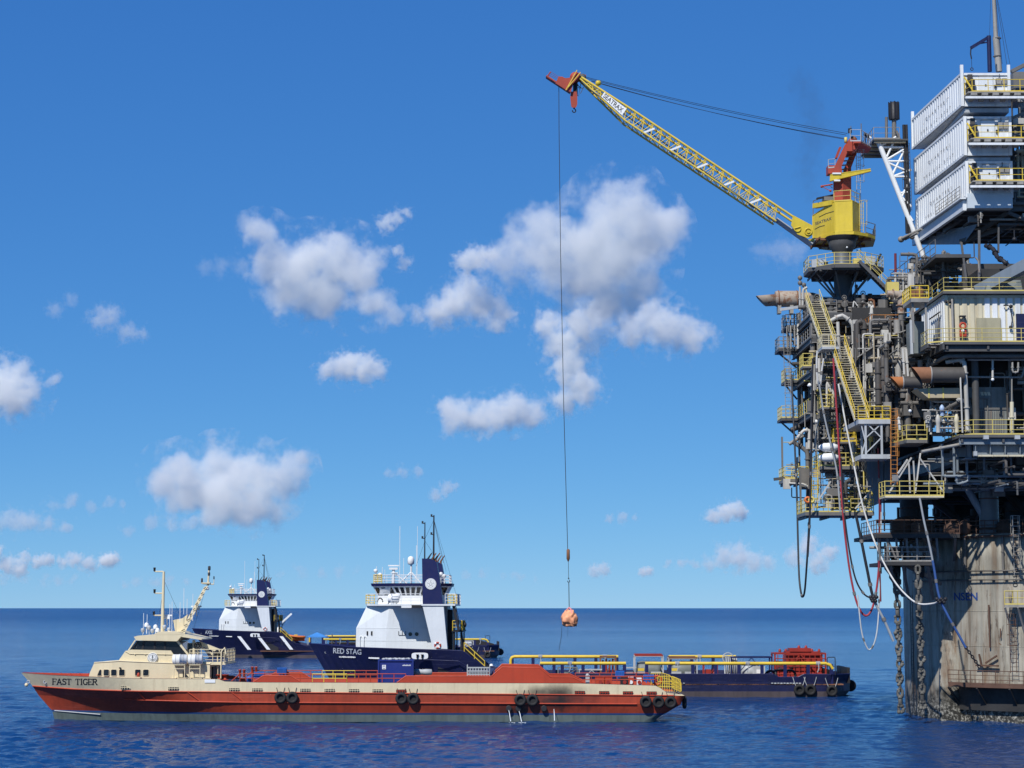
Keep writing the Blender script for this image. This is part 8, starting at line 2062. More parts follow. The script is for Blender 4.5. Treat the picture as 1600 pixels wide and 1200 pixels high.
# ------------------------------------------------------------------ the wing of stacked decks left of the main block
WY, WYB = 176.0, 188.0
def wing():
    w = worldthing('wing_frame', 'tall grey frame of open decks packed with pipes under the crane', 'platform', (30, 182, 18))
    xl = P(1270, 640, WY).x; xr = P(1395, 640, WY).x
    # (deck level pixel at the front-left corner, left outrigger pixel, rail material)
    levels = ((638, 1216, FADEY), (576, 1222, FADEY), (524, 1212, GALV), (488, 1222, GALV))
    zs = []
    for i, (py, pxo, rm) in enumerate(levels):
        z = P(1270, py, WY).z; zs.append(z)
        mb = MB(); mb.bb((xl, WY, z - .2), (xr, WYB, z)); fl = mb.build('deck', GRATE, w)
        mb = MB()
        for k in range(7): y = WY + .1 + k * 1.95; mb.beam((xl, y, z - .4), (xr, y, z - .4), .2, .4)
        mb.ibeam((xl, WY, z - .45), (xl, WYB, z - .45), .25, .5, .05); mb.build('deck_beam', DARKST, w)
        railing([(xl + 2.2, WY + .05, z), (xl + .05, WY + .05, z), (xl + .05, WYB, z)], fl, rm, 1.07, 3, 1.3, .03)
        # outrigger platform at the far left end with a ladder cage
        a = P(pxo, py + 18, WYB - 1).x
        mb = MB(); mb.bb((a, WYB - 3.2, z - .25), (xl, WYB - .2, z - .02)); og = mb.build('outrigger_platform', DARKST, w)
        railing([(xl, WYB - 3.1, z), (a + .05, WYB - 3.1, z), (a + .05, WYB - .3, z), (xl, WYB - .3, z)], og, rm, 1.07, 3, .8, .03)
        mb = MB(); mb.beam((a + .2, WYB - 1.7, z - .3), (xl + .1, WYB - 1.7, z - 1.6), .14); mb.beam((a + .5, WYB - 3.0, z - .35), (xl, WYB - 3.0, z - .35), .1, .25); mb.build('outrigger_knee', DARKST, og)
    for i in range(3):
        x = P((1228, 1227, 1226)[i], 600, WYB - 2).x; ladder((x, WYB - 3.3, zs[i]), (x, WYB - 3.3, zs[i + 1] + .9), w, GALV, .5, True, (0, -1, 0))
    # columns and bracing
    ztop, zbot = P(1270, 470, WY).z, P(1270, 795, WY).z
    for px, y, r_ in ((1262, WYB, .3), (1250, WYB - 1, .24), (1268, WYB - 4, .3), (1271, WY + .4, .22), (1300, WY + 2, .3), (1345, WY + 2, .3), (1385, WY + 3, .35), (1330, WYB, .3), (1290, WYB - 3, .32)):
        x = P(px, 620, y).x; mb = MB(); mb.tube((x, y, zbot + (0 if px in (1262, 1300, 1345, 1330) else 6)), (x, y, ztop + .5), r_, 9); mb.build('column', DARKST if r_ > .25 else STEEL, w)
    for a, b in (((1272, 640), (1300, 576)), ((1300, 576), (1272, 524)), ((1345, 700), (1300, 640)), ((1272, 700), (1300, 640))):
        mb = MB(); mb.tube(P(*a, WY + 1), P(*b, WY + 1), .12, 7); mb.build('diagonal', STEEL, w)
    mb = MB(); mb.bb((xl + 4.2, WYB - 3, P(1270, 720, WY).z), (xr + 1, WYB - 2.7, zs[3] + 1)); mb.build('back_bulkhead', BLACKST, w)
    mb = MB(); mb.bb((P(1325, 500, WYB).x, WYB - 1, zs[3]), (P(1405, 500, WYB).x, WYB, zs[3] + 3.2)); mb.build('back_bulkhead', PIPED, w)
    # dark blue-grey skirt plate running down right of the frame
    mb = MB(); mb.prism([P(1343, 730, 182), P(1400, 690, 178), P(1400, 775, 178), P(1343, 800, 182)], (0, .3, 0)); mb.build('side_girder_plate', BLUEGREY, w, fix=True)
    # process gear on every deck
    tops = zs[1:] + [zs[3] + 3.0]; mix_ = (PIPEG, PIPED, GALV, STEEL, PIPEW, DARKST, PIPED, RUSTY, PIPEG)
    order = (0, 1, 2, 3)
    for i in order:
        z0, z1 = zs[i], (zs[i + 1] if i < 3 else zs[3] + 1.6)
        clutter(w, (xl + .4, WY + .8, z0), (xr, WY + 5, z1 - .3), (44, 48, 36, 26)[i], 50 + i, mix_, (.05, .2), 'ZZZXXY')
        clutter(w, (xl + .3, WYB - 5, z0), (xl + 4, WYB - 1, z1 - .3), 14, 60 + i, (STEEL, PIPED, GALV, PIPEG), (.06, .2), 'ZZX')
    clutter(w, (xl + .5, WY + 1, P(1270, 735, WY).z), (xr - 2, WY + 5, zs[0] - .4), 46, 71, mix_, (.05, .2), 'ZZXX')
    # right of the stairs: tall pipe bays
    clutter(w, (P(1335, 600, 172).x, 170, P(1340, 640, 172).z), (P(1410, 600, 172).x, 175, P(1340, 505, 172).z), 60, 72, (PIPED, PIPED, PIPEG, GALV, STEEL), (.06, .24), 'ZZZX')
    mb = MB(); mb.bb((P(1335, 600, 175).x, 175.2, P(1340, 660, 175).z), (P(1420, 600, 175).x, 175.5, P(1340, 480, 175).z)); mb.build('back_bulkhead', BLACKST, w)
    # bold pale pipes seen against the dark bays
    y = 173.5
    for pts, r_, m in ((((1297, 502), (1316, 491), (1333, 506), (1335, 568)), .17, PIPEW), (((1309, 503), (1311, 545), (1313, 560)), .15, PIPEW), (((1333, 480), (1334, 470), (1340, 478)), .06, PIPEW),
                       (((1361, 500), (1362, 480), (1365, 480)), .14, PIPEW), (((1276, 600), (1276, 553), (1285, 546), (1302, 546)), .08, PIPEW), (((1280, 603), (1280, 560)), .16, PIPEW), (((1271, 660), (1271, 570)), .16, PIPEW),
                       (((1292, 640), (1292, 596), (1299, 612)), .1, PIPEW), (((1306, 600), (1308, 575), (1302, 610), (1302, 640)), .12, PIPEW), (((1325, 545), (1330, 546), (1331, 590)), .12, PIPEW), (((1352, 655), (1353, 610), (1346, 607)), .1, PIPEW), (((1375, 655), (1376, 612)), .1, PIPEW),
                       (((1320, 555), (1322, 540), (1318, 535)), .14, GALV), (((1264, 700), (1265, 672), (1256, 672), (1246, 684)), .14, PIPEW), (((1238, 690), (1262, 705), (1262, 730)), .2, STEEL), (((1236, 672), (1262, 662), (1290, 652)), .22, PIPED), (((1233, 694), (1252, 682), (1266, 678)), .16, GALV),
                       (((1275, 702), (1275, 672), (1280, 655)), .07, PIPEW), (((1268, 705), (1280, 703)), .08, GALV), (((1224, 691), (1242, 691)), .03, FADEY), (((1237, 762), (1237, 777), (1260, 778), (1262, 765)), .05, PIPED), (((1400, 520), (1385, 518), (1372, 535)), .2, MUFF), (((1345, 530), (1372, 512), (1392, 500)), .09, STEEL),
                       (((1336, 700), (1337, 720), (1338, 735)), .1, PIPEW), (((1333, 690), (1334, 715)), .14, PIPEW), (((1252, 545), (1254, 655)), .1, PIPEG), (((1247, 500), (1247, 545)), .12, PIPEW), (((1235, 492), (1236, 545)), .08, GALV), (((1241, 490), (1242, 540)), .08, GALV), (((1229, 495), (1230, 545)), .05, GALV)):
        yy = 184 if pts[0][0] < 1262 else y; pipe(w, [P(a, b, yy) for a, b in pts], r_, m, 'pale_pipe', 9)
    for px, py in ((1263, 582), (1275, 660), (1268, 707), (1333, 612), (1265, 603)):
        mb = MB(); q = P(px, py, 175); mb.lathe([(.02, .25), (.12, .18), (.22, 0), (.05, -.08)], q, n=10); mb.build('flood_lamp', WHITE, w)
    for k in range(6):                                           # angled cable trays catching the sun
        a, b = P(1336 + k * 1.0, 560 - 0 * k, 171), P(1378, 540, 171); 
    for pts in (((1337, 560), (1362, 543), (1380, 541)), ((1370, 539), (1395, 524), (1412, 518))):
        mb = MB(); q = [P(a, b, 170) for a, b in pts]
        for a, b in zip(q, q[1:]): mb.beam(a, b, 1.6, .08)
        mb.build('cable_tray', GALV, w)
    # lower hanging platforms
    for nm, px0, px1, py, y0, y1, rm, lab in (('lp', 1283, 1342, 728, 171, 176, FADEY, 'railed platform with two white rounded canisters, below the wing frame'), ('bp', 1258, 1366, 800, 170, 175, FADEY, 'lowest yellow-railed platform hanging over open water'), ('jp', 1226, 1264, 748, 182, 186, FADEY, 'small platform jutting out furthest left of the frame')):
        p = worldthing('hanging_platform', lab, 'platform', P((px0 + px1) / 2, py, y0)); z = P(px0, py, y0).z; a, b = P(px0, py, y0), P(px1, py, y0)
        mb = MB(); mb.bb((a.x, y0, z - .28), (b.x, y1, z)); fl = mb.build('floor', STEEL, p)
        railing([(a.x + .05, y1, z), (a.x + .05, y0 + .05, z), (b.x - .05, y0 + .05, z), (b.x - .05, y1, z)], fl, rm, 1.07, 3, 1.0, .036)
        mb = MB()
        for k in range(4): x = a.x + .2 + (b.x - a.x - .4) * k / 3; mb.beam((x, y0 + .3, z - .4), (x, y1, z - .4), .14, .2)
        mb.build('floor_beam', DARKST, p)
        for x in (a.x + .3, b.x - .3): mb = MB(); mb.beam((x, y1 - .3, z), (x, y1 - .3, z + 4.0), .16); mb.build('hanger', STEEL, p)
        if nm == 'lp':
            for px, qy in ((1295, 699), (1295.5, 715)):
                mb = MB(); q = P(px, qy, y0 - .2); mb.lathe([(.02, -.85), (.16, -.8), (.34, -.45), (.38, .1), (.34, .4), (.2, .75), (.02, .8)], q, 'X', 14); mb.build('white_canister', WHITE, p)
            clutter(p, (a.x + .5, y0 + 1, z), (b.x - .5, y1, z + 1.4), 12, 81, (RUSTY, STEEL, GALV, PIPEG), (.05, .12), 'XZ')
        if nm == 'bp':
            clutter(p, (a.x + 2, y0 + .8, z), (b.x - .6, y1, z + 2.6), 22, 82, (STEEL, GALV, FADEY, PIPED), (.05, .13), 'XZ')
            for px, m in ((1262, ORANGE), (1268, FADEY)): mb = MB(); mb.torus(P(px, 781, y0 - .1), .2, .1, 'Y', 14, 7); mb.build('life_ring', m, p)
            mb = MB(); mb.beam(P(1265, 802, y0 - .3), P(1298, 752, y0 - .3), .11, .11); mb.beam(P(1336, 795, y0 - .3), P(1362, 765, y0 - .3), .1, .1); mb.build('tie_rod', PIPEW, p)
        if nm == 'jp':
            mb = MB(); mb.bb((a.x + 1.4, y0 - .1, z - .9), (b.x, y0 + 1, z + .9)); mb.build('tank', PIPEG, p); mb = MB(); mb.beam(P(1209, 749, y0), P(1226, 747, y0), .25, .25); mb.build('outrigger_beam', DARKST, p)
            pxbox('white_panel', PIPEW, p, 1224, 748, 1235, 764, y0 - .3, y0); pipe(p, [P(1233, 755, y0 - .4), P(1255, 756, y0 - .4), P(1262, 760, y0 - .4)], .09, PIPEW)
            clutter(p, (a.x + .1, y0 + .2, z), (a.x + 1.6, y1, z + 1.5), 8, 83, (FADEY, GALV), (.05, .1), 'XZ')
    for (px, y0, y1, Y, m, lab) in ((1273, 795, 722, 171, YELLOW, 'yellow caged ladder down to the lowest hanging platform'), (1397, 757, 640, 162, ORANGERAIL, 'orange caged ladder beside the deck corner'), (1343, 720, 690, 174, YELLOW, 'short yellow caged ladder under the stair landing')):
        l_ = worldthing('caged_ladder', lab, 'ladder', P(px, y0, Y)); ladder(P(px, y0, Y), P(px, y1, Y), l_, m, .5, True, (0, -1, 0), r=.04)
    for px0, px1, py, Y, lab, rm in ((1303, 1338, 690, 174, 'small yellow railed balcony on the dark wing frame', YELLOW), (1278, 1298, 685, 175, 'grey railed balcony left of the small yellow one', GALV), (1255, 1270, 572, 174, 'narrow yellow gate rail at the middle wing deck', FADEY), (1284, 1302, 636, 173, 'yellow gate rail at the foot of the white hoses', FADEY)):
        b_ = worldthing('balcony', lab, 'balcony', P(px0, py, Y)); a, b = P(px0, py, Y), P(px1, py, Y); mb = MB(); mb.bb((a.x, Y, a.z - .15), (b.x, Y + 2, a.z)); fl = mb.build('floor', STEEL, b_)
        railing([(a.x, Y + 2, a.z), (a.x, Y + .05, a.z), (b.x, Y + .05, a.z), (b.x, Y + 2, a.z)], fl, rm, 1.07, 3, .6, .035)
    # orange railed walkway at mid height
    o_ = worldthing('orange_walkway', 'walkway with rust-orange railings below the crane stairs', 'walkway', P(1360, 520, 176)); a, b = P(1327, 538, 182), P(1362, 512, 172); b2 = P(1405, 512, 172); z = P(1362, 512, 172).z
    a = Vector((b.x - .3, 184, z)); b = Vector((b.x, 172, z)); b2 = Vector((b2.x, 172, z)); mb = MB(); mb.prism([a, b, b2, Vector((b2.x, 184, z))], (0, 0, -.22)); fl = mb.build('floor', STEEL, o_, fix=True)
    railing([a, b, b2], fl, ORANGERAIL, 1.07, 3, 1.2, .036)
    # the two yellow stair flights
    s = worldthing('stairway', 'long yellow stairway slanting down the wing in two flights', 'stairs', P(1300, 545, 170)); Y = 171.0
    stairs(P(1295, 541, Y + .4), P(1270, 470, Y + 5.5), s, CREAMWALL, (1, 0, 0), 1.15, FADEY, 'upper_flight')
    stairs(P(1347, 657, Y - 5), P(1309, 541, Y + .4), s, CREAMWALL, (1, 0, 0), 1.15, YELLOW, 'lower_flight')
    a, b = P(1283, 543, Y), P(1304, 543, Y); mb = MB(); mb.bb((a.x, Y - .6, a.z - .2), (b.x + .3, Y + 1.6, a.z)); ld = mb.build('landing', LIGHTSTEEL, s); railing([(a.x, Y + 1.6, a.z), (a.x, Y - .55, a.z), (b.x, Y - .55, a.z)], ld, CREAMWALL, 1.0, 2, .7, .03)
    Y = 167.0
    a, b = P(1338, 657, Y - 1), P(1388, 657, Y - 1); mb = MB(); mb.bb((a.x, Y - 2, a.z - .35), (b.x, Y + 5.5, a.z)); ld = mb.build('landing', LIGHTSTEEL, s); railing([(a.x, Y - 1.95, a.z), (b.x, Y - 1.95, a.z), (b.x, Y + 1.5, a.z)], ld, YELLOW, 1.05, 3, .6, .036)
    # trussed landing tower under the stairs
    t = worldthing('landing_tower', 'grey braced tower under the foot of the yellow stairs', 'tower', P(1365, 715, Y)); y0 = Y - 1.8
    for px in (1346, 1352, 1377):
        mb = MB(); mb.beam(P(px, 658, y0 + (2.5 if px == 1346 else 0)), P(px + 1, 712, y0 + (2.5 if px == 1346 else 0)), .16); mb.build('leg', LIGHTSTEEL, t)
    for a, b in (((1353, 660), (1377, 684)), ((1377, 684), (1354, 707)), ((1353, 684), (1377, 662)), ((1346, 665), (1352, 690)), ((1352, 690), (1347, 708))):
        mb = MB(); mb.beam(P(*a, y0), P(*b, y0), .09); mb.build('brace', LIGHTSTEEL, t)
    mb = MB(); a, b = P(1345, 716, y0), P(1391, 716, y0); mb.bb((a.x, y0 - .2, a.z - .05), (b.x, y0 + 3, a.z + .3)); mb.build('base_platform', LIGHTSTEEL, t)
    clutter(t, P(1355, 712, Y), P(1375, 662, Y + 1.5), 14, 91, (PIPED, STEEL, FADEY), (.04, .1), 'ZX')
    # yellow railed platform hung from the deck corner
    h = worldthing('hung_walkway', 'yellow-railed walkway hung by rods under the deck corner', 'walkway', P(1430, 775, 162)); y0 = 161.0; a, b = P(1383, 775, y0), P(1475, 775, y0); z = a.z
    mb = MB(); mb.bb((a.x, y0, z - .12), (b.x, y0 + 2.6, z)); fl = mb.build('floor', CREAMWALL, h); railing([(a.x, y0 + 2.5, z), (a.x, y0 + .05, z), (b.x, y0 + .05, z), (b.x, y0 + 2.5, z)], fl, FADEY, 1.15, 3, 1.1, .036)
    for p0, p1 in (((1389, 770), (1424, 715)), ((1403, 740), (1418, 718)), ((1430, 770), (1438, 708)), ((1437, 716), (1475, 770)), ((1420, 724), (1422, 770)), ((1427, 720), (1430, 770))):
        mb = MB(); mb.beam(P(*p0, y0 + .1), P(*p1, y0 + .4), .11, .11); mb.build('hanger_rod', PIPEW, h)
    mb = MB(); mb.box(P(1399, 747, y0 - .1), (.5, .1, .5), .4); mb.build('sign_plate', GALV, h)
    c = worldthing('corner_walkway', 'white-railed corner walkway beside the orange ladder', 'walkway', P(1425, 690, 164)); a, b = P(1394, 692, 166), P(1449, 686, 163); z = P(1430, 687, 163).z
    mb = MB(); mb.prism([(a.x, 167, z), (P(1417, 690, 163).x, 163, z), (b.x, 163, z), (b.x, 167, z)], (0, 0, -.25)); fl = mb.build('floor', STEEL, c, fix=True)
    railing([(a.x, 167, z), (P(1417, 690, 163).x, 163.05, z), (b.x, 163.05, z)], fl, FADEY, 1.15, 3, 1.0, .036); railing([(a.x + .5, 168, z), (P(1422, 690, 164).x, 166, z)], fl, ORANGERAIL, 1.1, 3, .5, .05)
wing()

def conduits():
    for lab, px0, px1, py0, py1, Y, n, sd in (('thin pale conduits and small valves at the foot of the upper stair flight', 1275, 1335, 575, 525, 174.6, 34, 201),
        ('thin conduits and valves on the wing deck beside the white hoses', 1272, 1330, 636, 582, 174.6, 38, 202), ('thin pipes and gauges under the lowest wing deck', 1275, 1345, 700, 645, 174.8, 34, 203),
        ('thin tubing on the tall pipe bay right of the stairs', 1338, 1412, 640, 520, 168.8, 40, 204), ('thin risers crowding the roof deck left of the cream building', 1388, 1440, 500, 425, 174.0, 30, 205),
        ('thin lines strung along the front of the lower machinery deck', 1450, 1515, 674, 640, 161.2, 14, 206), ('thin rods and pipes in the lowest hanging platforms', 1268, 1365, 798, 735, 171.2, 30, 207),
        ('thin dark piping below the deck girder', 1440, 1600, 765, 715, 163.2, 24, 208)):
        g = worldthing('conduit_rack', lab, 'pipes', P((px0 + px1) / 2, py0, Y)); lo, hi = P(px0, py0, Y), P(px1, py1, Y); hi.y = Y + 1.2
        ms = (GALV, PIPEW, PIPEW, TAN, STEEL, PIPEG, FADEY) if sd < 208 else (BLUEGREY, GALV, PIPED)
        clutter(g, lo, hi, n, sd, ms, (.022, .075), 'ZZXX')
conduits()
def upper_left():
    # muffler on the top wing deck
    g = worldthing('exhaust_muffler', 'rust-flaked exhaust muffler with a cone spout pointing out to sea', 'muffler', P(1240, 470, 184)); Y = 184.0
    k = Y / FPX; cz = P(1240, 467, Y).z
    def X(px): return P(px, 467, Y).x
    mb = MB(); mb.lathe([(11.5 * k, X(1211) + .0), (12.8 * k, X(1214)), (12.8 * k, X(1246)), (12 * k, X(1249))], (0, Y, cz), 'X', 22); mb.build('barrel', MUFF, g)
    mb = MB(); n = 20; r0, r1 = 9.5 * k, 8.5 * k
    mb.loft([[Vector((X(1211), Y + r0 * math.cos(2 * math.pi * j / n), cz - .1 + r0 * math.sin(2 * math.pi * j / n))) for j in range(n)], [Vector((X(1189) - 8 * k * math.sin(2 * math.pi * j / n), Y + r1 * math.cos(2 * math.pi * j / n), cz - .2 + r1 * math.sin(2 * math.pi * j / n))) for j in range(n)]], closed=True, smooth=True, caps=True); mb.build('spout', MUFF, g, fix=True)
    mb = MB(); mb.lathe([(10 * k, X(1249)), (10 * k, X(1270)), (7 * k, X(1280))], (0, Y, cz), 'X', 18); mb.build('inlet', MUFF, g)
    mb = MB()
    for px in (1216, 1245): mb.torus((X(px), Y, cz), 13 * k, .05, 'X', 22, 5)
    mb.build('band', RUSTY, g)
    for px in (1217, 1236): mb = MB(); mb.beam((X(px), Y, cz - 11 * k), (X(px), Y, cz - 24 * k), .3, .9, (0, 1, 0)); mb.build('saddle', GALV, g)
    mb = MB(); mb.beam(P(1218, 484, Y - 1), P(1252, 479, Y - 1), .2, .25); mb.beam(P(1218, 484, Y + 1), P(1252, 479, Y + 1), .2, .25); mb.build('carrier_beam', LIGHTSTEEL, g)
    m = worldthing('vent_post', 'pale twin vent posts with lamps beside the rusty muffler', 'post', P(1252, 485, 181)); y = 181
    pipe(m, [P(1250, 485, y), P(1250, 448, y)], .1, PIPEW); pipe(m, [P(1254, 483, y), P(1255, 452, y), P(1261, 449, y)], .12, PIPEW)
    for px, py in ((1250, 434), (1250, 442), (1256, 445)): mb = MB(); mb.lathe([(.06, -.25), (.2, -.1), (.2, .1), (.05, .2)], P(px, py, y), n=8); mb.build('lamp', STEEL, m)
    u = worldthing('top_deck_gear', 'dark pumps and rails on the roof deck behind the crane pedestal', 'equipment', P(1330, 475, 184)); y = 183
    a, b = P(1265, 486, y), P(1410, 486, y); mb = MB(); mb.bb((a.x, y, a.z), (b.x, y + 4, a.z + .2)); fl = mb.build('deck', DARKST, u); railing([(a.x, y + .1, a.z + .2), (b.x, y + .1, a.z + .2)], fl, STEEL, 1.07, 2, 1.5, .03)
    clutter(u, (a.x, y + .5, a.z), (b.x, y + 3, a.z + 1.2), 22, 101, (PIPED, BLACK, STEEL, DARKST), (.08, .24), 'XZ')
    for px, py in ((1338, 447), (1340, 452), (1337, 438)): mb = MB(); mb.ball(P(px, py, 181), .16, 8, 5); mb.tube(P(px - 3, 480, 181), P(px, py, 181), .04, 5); mb.build('lamp_post', DARKST, u)
    # open lattice tower between crane and containers
    t = worldthing('cantilever_tower', 'white lattice bracket tower leaning out between crane and containers', 'tower', P(1440, 400, 194)); y0, y1 = 191.0, 194.5
    def T(px, py, y): return P(px, py, y)
    for y in (y0, y1):
        mb = MB(); mb.tube(T(1372, 220, y), T(1447, 412, y), .24, 9); mb.build('main_leg', WHITE, t)
    for px in (1412, 1416):
        mb = MB(); mb.tube(T(px, 195, y0), T(px + 5, 365, y0), .14, 7); mb.build('back_leg', BLACK, t)
    for a, b in (((1375, 230), (1412, 230)), ((1383, 252), (1416, 252)), ((1393, 276), (1418, 276)), ((1403, 302), (1420, 300)), ((1383, 251), (1398, 218)), ((1383, 251), (1412, 234)), ((1384, 253), (1414, 266)), ((1393, 276), (1412, 237)), ((1395, 276), (1424, 265)), ((1408, 310), (1422, 280)), ((1376, 228), (1400, 214)), ((1409, 308), (1424, 323)), ((1415, 328), (1426, 345))):
        
        for yy, rr in ((y0, .11), (y1, .09)): mb = MB(); mb.tube(T(*a, yy), T(*b, yy), rr, 7); mb.build('lattice_brace', WHITE if a[1] > 225 else GALV, t)
    z = T(1390, 219, y0).z; a, b = T(1363, 219, y0), T(1404, 219, y0)
    mb = MB(); mb.bb((a.x, y0 - .6, z - .15), (b.x + .8, y1 + 3, z)); fl = mb.build('top_platform', DARKST, t)
    mb = MB()
    for k in range(5): mb.beam((a.x + .1, y0 - .3 + k * 1.6, z - .25), (b.x + .6, y0 - .3 + k * 1.6, z - .25), .3, .2)
    mb.build('platform_beam', TAN, fl); railing([(b.x, y0 - .55, z), (a.x + .05, y0 - .55, z), (a.x + .05, y1 + 2.9, z), (b.x, y1 + 2.9, z)], fl, GALV, 1.1, 2, 1.2, .03)
    mb = MB(); mb.lathe([(.45, 0), (.45, 1.6), (.3, 1.7)], T(1397, 187, 193), n=12); 
    for k in range(8): q = T(1397, 187, 193) + Vector((.48 * math.cos(k * .785), .48 * math.sin(k * .785), 0)); mb.tube(q, q + Vector((0, 0, 1.7)), .06, 5)
    mb.build('antenna_cluster', BLACK, t)
    mb = MB(); mb.tube(T(1397, 219, 193), T(1397, 186, 193), .22, 8); mb.tube(T(1385, 218, 193), T(1385, 183, 193), .14, 7); mb.beam(T(1400, 205, 192), T(1412, 235, 192), .5, .2); mb.build('antenna_stub', STEEL, t)
    ladder(T(1424, 330, y0), T(1420, 225, y0), t, DARKST, .6, True, (-1, 0, 0))
    mb = MB(); mb.tube(T(1406, 374, 188), T(1440, 358, 186), .14, 8); mb.tube(T(1414, 374, 188), T(1434, 364, 186), .12, 8); mb.ball(T(1408, 374, 188), .3, 8, 6); mb.ball(T(1425, 370, 188), .26, 8, 6); mb.build('outfall_pipe', GALV, t)
upper_left()

# ------------------------------------------------------------------ hoses and lines hanging over the side
def hoses():
    HB = paint('black_hose', (0.02, 0.021, 0.026), .5, .2); HW = paint('white_hose', (.55, .55, .53), .5, .15, dirt=.4); HRD = paint('red_hose', (.33, .035, .045), .5, .15)
    HG = paint('grey_hose', (.30, .32, .33), .5, .15); HBL = paint('blue_sleeve', (.035, .09, .26), .6, .25)
    def hose(lab, pts, Y, r_, m, m2=None):
        y1 = Y if not isinstance(Y, tuple) else Y[1]; y0 = Y if not isinstance(Y, tuple) else Y[0]; n = len(pts)
        g = worldthing('hanging_hose', lab, 'hose', P(*pts[0], y0)); q = catenary([P(a, b, y0 + (y1 - y0) * i / (n - 1)) for i, (a, b) in enumerate(pts)], 8)
        if m2 is None: mb = MB(); mb.path(q, r_, 7); mb.build('hose_run', m, g)
        else:
            k = int(len(q) * m2[1]); mb = MB(); mb.path(q[:k + 1], r_, 7); mb.build('hose_run', m, g); mb = MB(); mb.path(q[k:], r_ * m2[2], 7); mb.build('hose_end', m2[0], g)
        for f in (.22, .5, .78):
            i = int(len(q) * f); d = (q[i + 1] - q[i]).normalized(); mb = MB(); mb.tube(q[i] - d * .14, q[i] + d * .14, r_ * 1.45, 8); mb.build('coupling', STEEL, g)
        return g
    hose('long black hose loop hanging furthest left over the sea', [(1237, 585), (1239, 640), (1242, 700), (1245, 770), (1247, 850), (1249, 905), (1253, 931), (1257, 925), (1260, 890), (1263, 840), (1266, 780), (1268, 700), (1271, 610)], (184, 172), .085, HB)
    hose('dark red hose hanging down and looping up beside the chains', [(1302, 560), (1307, 640), (1312, 720), (1316, 790), (1322, 850), (1330, 905), (1340, 945), (1352, 962), (1363, 950), (1371, 910), (1375, 850), (1376, 780)], 168, .085, HRD)
    hose('thin black hose swinging across to the hose knot', [(1314, 720), (1318, 790), (1327, 860), (1337, 905), (1350, 928), (1364, 936)], 167, .07, HB)
    hose('thick black hose running past the knot down to the near chain', [(1337, 802), (1345, 840), (1355, 890), (1365, 935), (1383, 972), (1396, 1002)], 167, .12, HB, (HG, .62, .9))
    hose('long white hose sweeping down and across to the blue line', [(1310, 600), (1322, 665), (1334, 725), (1348, 790), (1366, 845), (1384, 885), (1405, 918), (1432, 942), (1458, 943), (1468, 938)], (170, 161), .075, HW)
    hose('white hose with a blue sleeve running to the hull chain', [(1437, 778), (1444, 815), (1452, 850), (1459, 885), (1467, 930), (1480, 960), (1497, 990), (1509, 1012)], 160, .085, HG, (HBL, .40, 1.15))
    hose('pale grey hose making the lowest loop above the water', [(1340, 930), (1346, 985), (1353, 1008), (1359, 1015), (1367, 1002), (1372, 970), (1375, 900), (1377, 800)], 167, .055, HW)
    hose('grey hose hanging straight from the wing stairs landing', [(1280, 600), (1288, 650), (1300, 702), (1308, 740), (1313, 800)], 169, .08, HG)
    hose('dark straight line dropping past the lower platforms', [(1372, 700), (1374, 780), (1374, 860), (1376, 940)], 167, .07, REDP)
    hose('thin dark line left of the deck leg', [(1381, 700), (1381, 760), (1382, 830)], 168, .06, HB)
    hose('second black hose beside the yellow caged ladder', [(1270, 560), (1268, 660), (1267, 740), (1265, 815), (1262, 870)], 168.5, .08, HB)
    hose('white hose coil hanging in the dark bay beside the stairs', [(1277, 548), (1276, 575), (1279, 598), (1282, 600), (1284, 580), (1287, 560)], 170, .08, HW)
    k = worldthing('hose_knot', 'black lashing where the hoses meet left of the hull', 'lashing', P(1364, 935, 167)); mb = MB()
    for i in range(7): mb.ball(P(1360 + i * 1.6, 933 + (i % 3) * 3, 166.8), .16, 7, 5)
    mb.build('rope_knot', BLACK, k)
    k = worldthing('hose_knot', 'black lashing where white hose and blue sleeve meet on the hull', 'lashing', P(1469, 938, 160)); mb = MB()
    for i in range(7): mb.ball(P(1464 + i * 2.2, 936 + (i % 3) * 2.5, 159.8), .15, 7, 5)
    mb.build('rope_knot', BLACK, k)
    c = worldthing('short_chain', 'short black chain from the sleeved hose down to the hull walkway', 'chain', P(1520, 1030, 160)); a, b = P(1508, 1010, 160), P(1531, 1043, 160); n = 9
    for i in range(n):
        q = a.lerp(b, (i + .5) / n); d = (b - a).normalized(); ax = Vector((0, 1, 0)) if i % 2 else d.cross(Vector((0, 1, 0))).normalized(); hl = (b - a).length / n * .62; mb = MB()
        mb.path([q + d * hl * math.cos(t) + ax * .1 * math.sin(t) for t in [2 * math.pi * j / 8 for j in range(9)]], .05, 5, caps=False); mb.build('link', BLACK, c)
hoses()

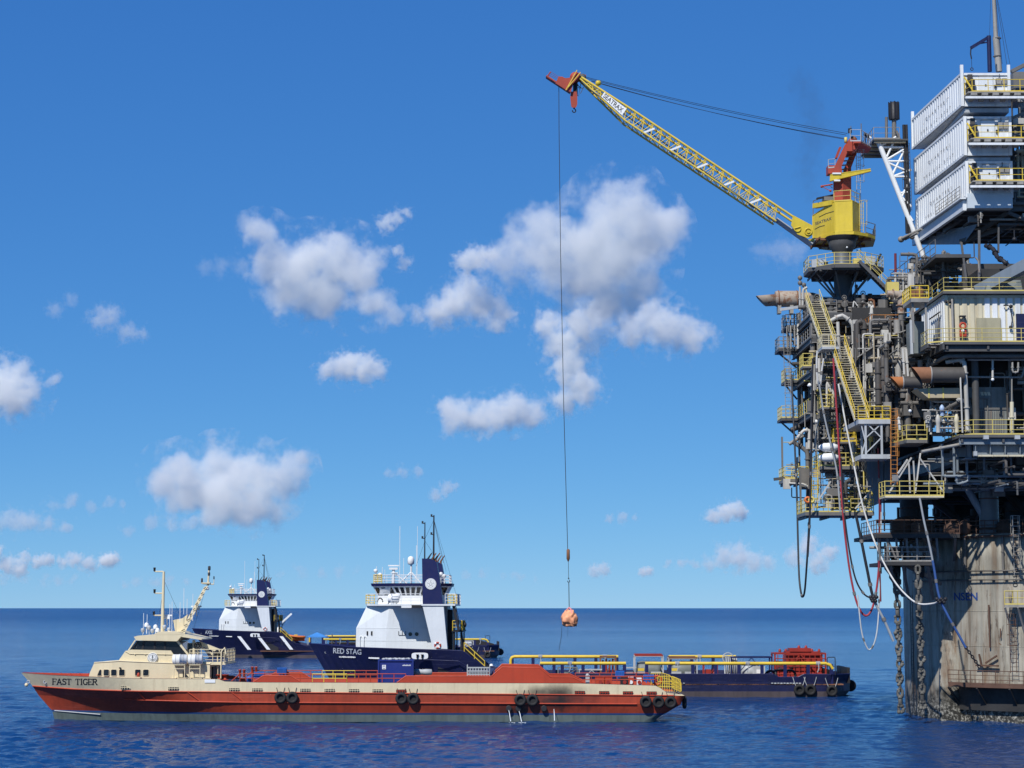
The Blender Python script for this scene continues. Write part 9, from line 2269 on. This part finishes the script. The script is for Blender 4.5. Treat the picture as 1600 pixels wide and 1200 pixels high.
# ------------------------------------------------------------------ exhaust smoke and one deckhand
def smoke(label, Y, px0, px1, py0, py1, blobs, dens, seed):
    o = cloud(label, Y, px0, px1, py0, py1, blobs, dens, seed, .9, 1.4)
    o.name = 'smoke'; o['category'] = 'smoke'; o['kind'] = 'stuff'
    if 'group' in o: del o['group']
    for nd in o.data.materials[0].node_tree.nodes:
        if nd.type == 'PRINCIPLED_VOLUME': nd.inputs['Color'].default_value = (0.12, 0.13, 0.16, 1)
smoke('faint dark exhaust haze drifting up beside the crane kingpost', 186.0, 1225, 1305, 120, 320, [(.35, .97, .3), (.45, .85, .33), (.55, .73, .35), (.6, .6, .35), (.55, .47, .34), (.45, .34, .32), (.42, .22, .28), (.52, .1, .24), (.66, .0, .2)], .045, 77)
def deckhand():
    g = worldthing('person', 'person in a white helmet standing behind the red side screen of the crew boat', 'person', (P(767.5, 1050, FT_Y + 2.6).x, FT_Y + 2.6, P(800, 1080, FT_Y - 4.3).z + .02))
    hgt = P(767.5, 1038.5, FT_Y + 2.6).z - ORG[g.name].z; k = hgt / 1.75
    J = [((0, 0, .95), .15), ((0, 0, 1.18), .14), ((0, 0, 1.42), .16), ((0, 0, 1.52), .06), ((.01, -.02, 1.64), .095), ((.09, 0, .9), .1), ((.1, -.02, .5), .07), ((.1, .02, .08), .05), ((.11, -.12, .03), .045),
         ((-.09, 0, .9), .1), ((-.1, .02, .5), .07), ((-.1, .04, .08), .05), ((-.11, -.1, .03), .045), ((.2, 0, 1.42), .06), ((.25, -.05, 1.15), .05), ((.2, -.25, 1.0), .035), ((-.2, 0, 1.42), .06), ((-.25, -.05, 1.15), .05), ((-.2, -.25, 1.0), .035)]
    E = [(0, 1), (1, 2), (2, 3), (3, 4), (0, 5), (5, 6), (6, 7), (7, 8), (0, 9), (9, 10), (10, 11), (11, 12), (2, 13), (13, 14), (14, 15), (2, 16), (16, 17), (17, 18)]
    me = bpy.data.meshes.new('body'); me.from_pydata([Vector(q) * k for q, _ in J], E, []); o = link_mesh('body', me, g)
    sk = o.modifiers.new('skin', 'SKIN'); sub = o.modifiers.new('smooth', 'SUBSURF'); sub.levels = sub.render_levels = 1
    for i, (_, r_) in enumerate(J): me.skin_vertices[0].data[i].radius = (r_ * k, r_ * k)
    me.skin_vertices[0].data[0].use_root = True
    me.materials.append(paint('blue_coverall', (0.03, 0.05, 0.13), 0.8, 0.1))
    mb = MB(); mb.lathe([(.17, -.02), (.15, .0), (.14, .06), (.09, .13), (.01, .15)], Vector((.01, -.02, 1.68)) * k + ORG[g.name], n=14); mb.build('helmet', WHITE, g)
deckhand()
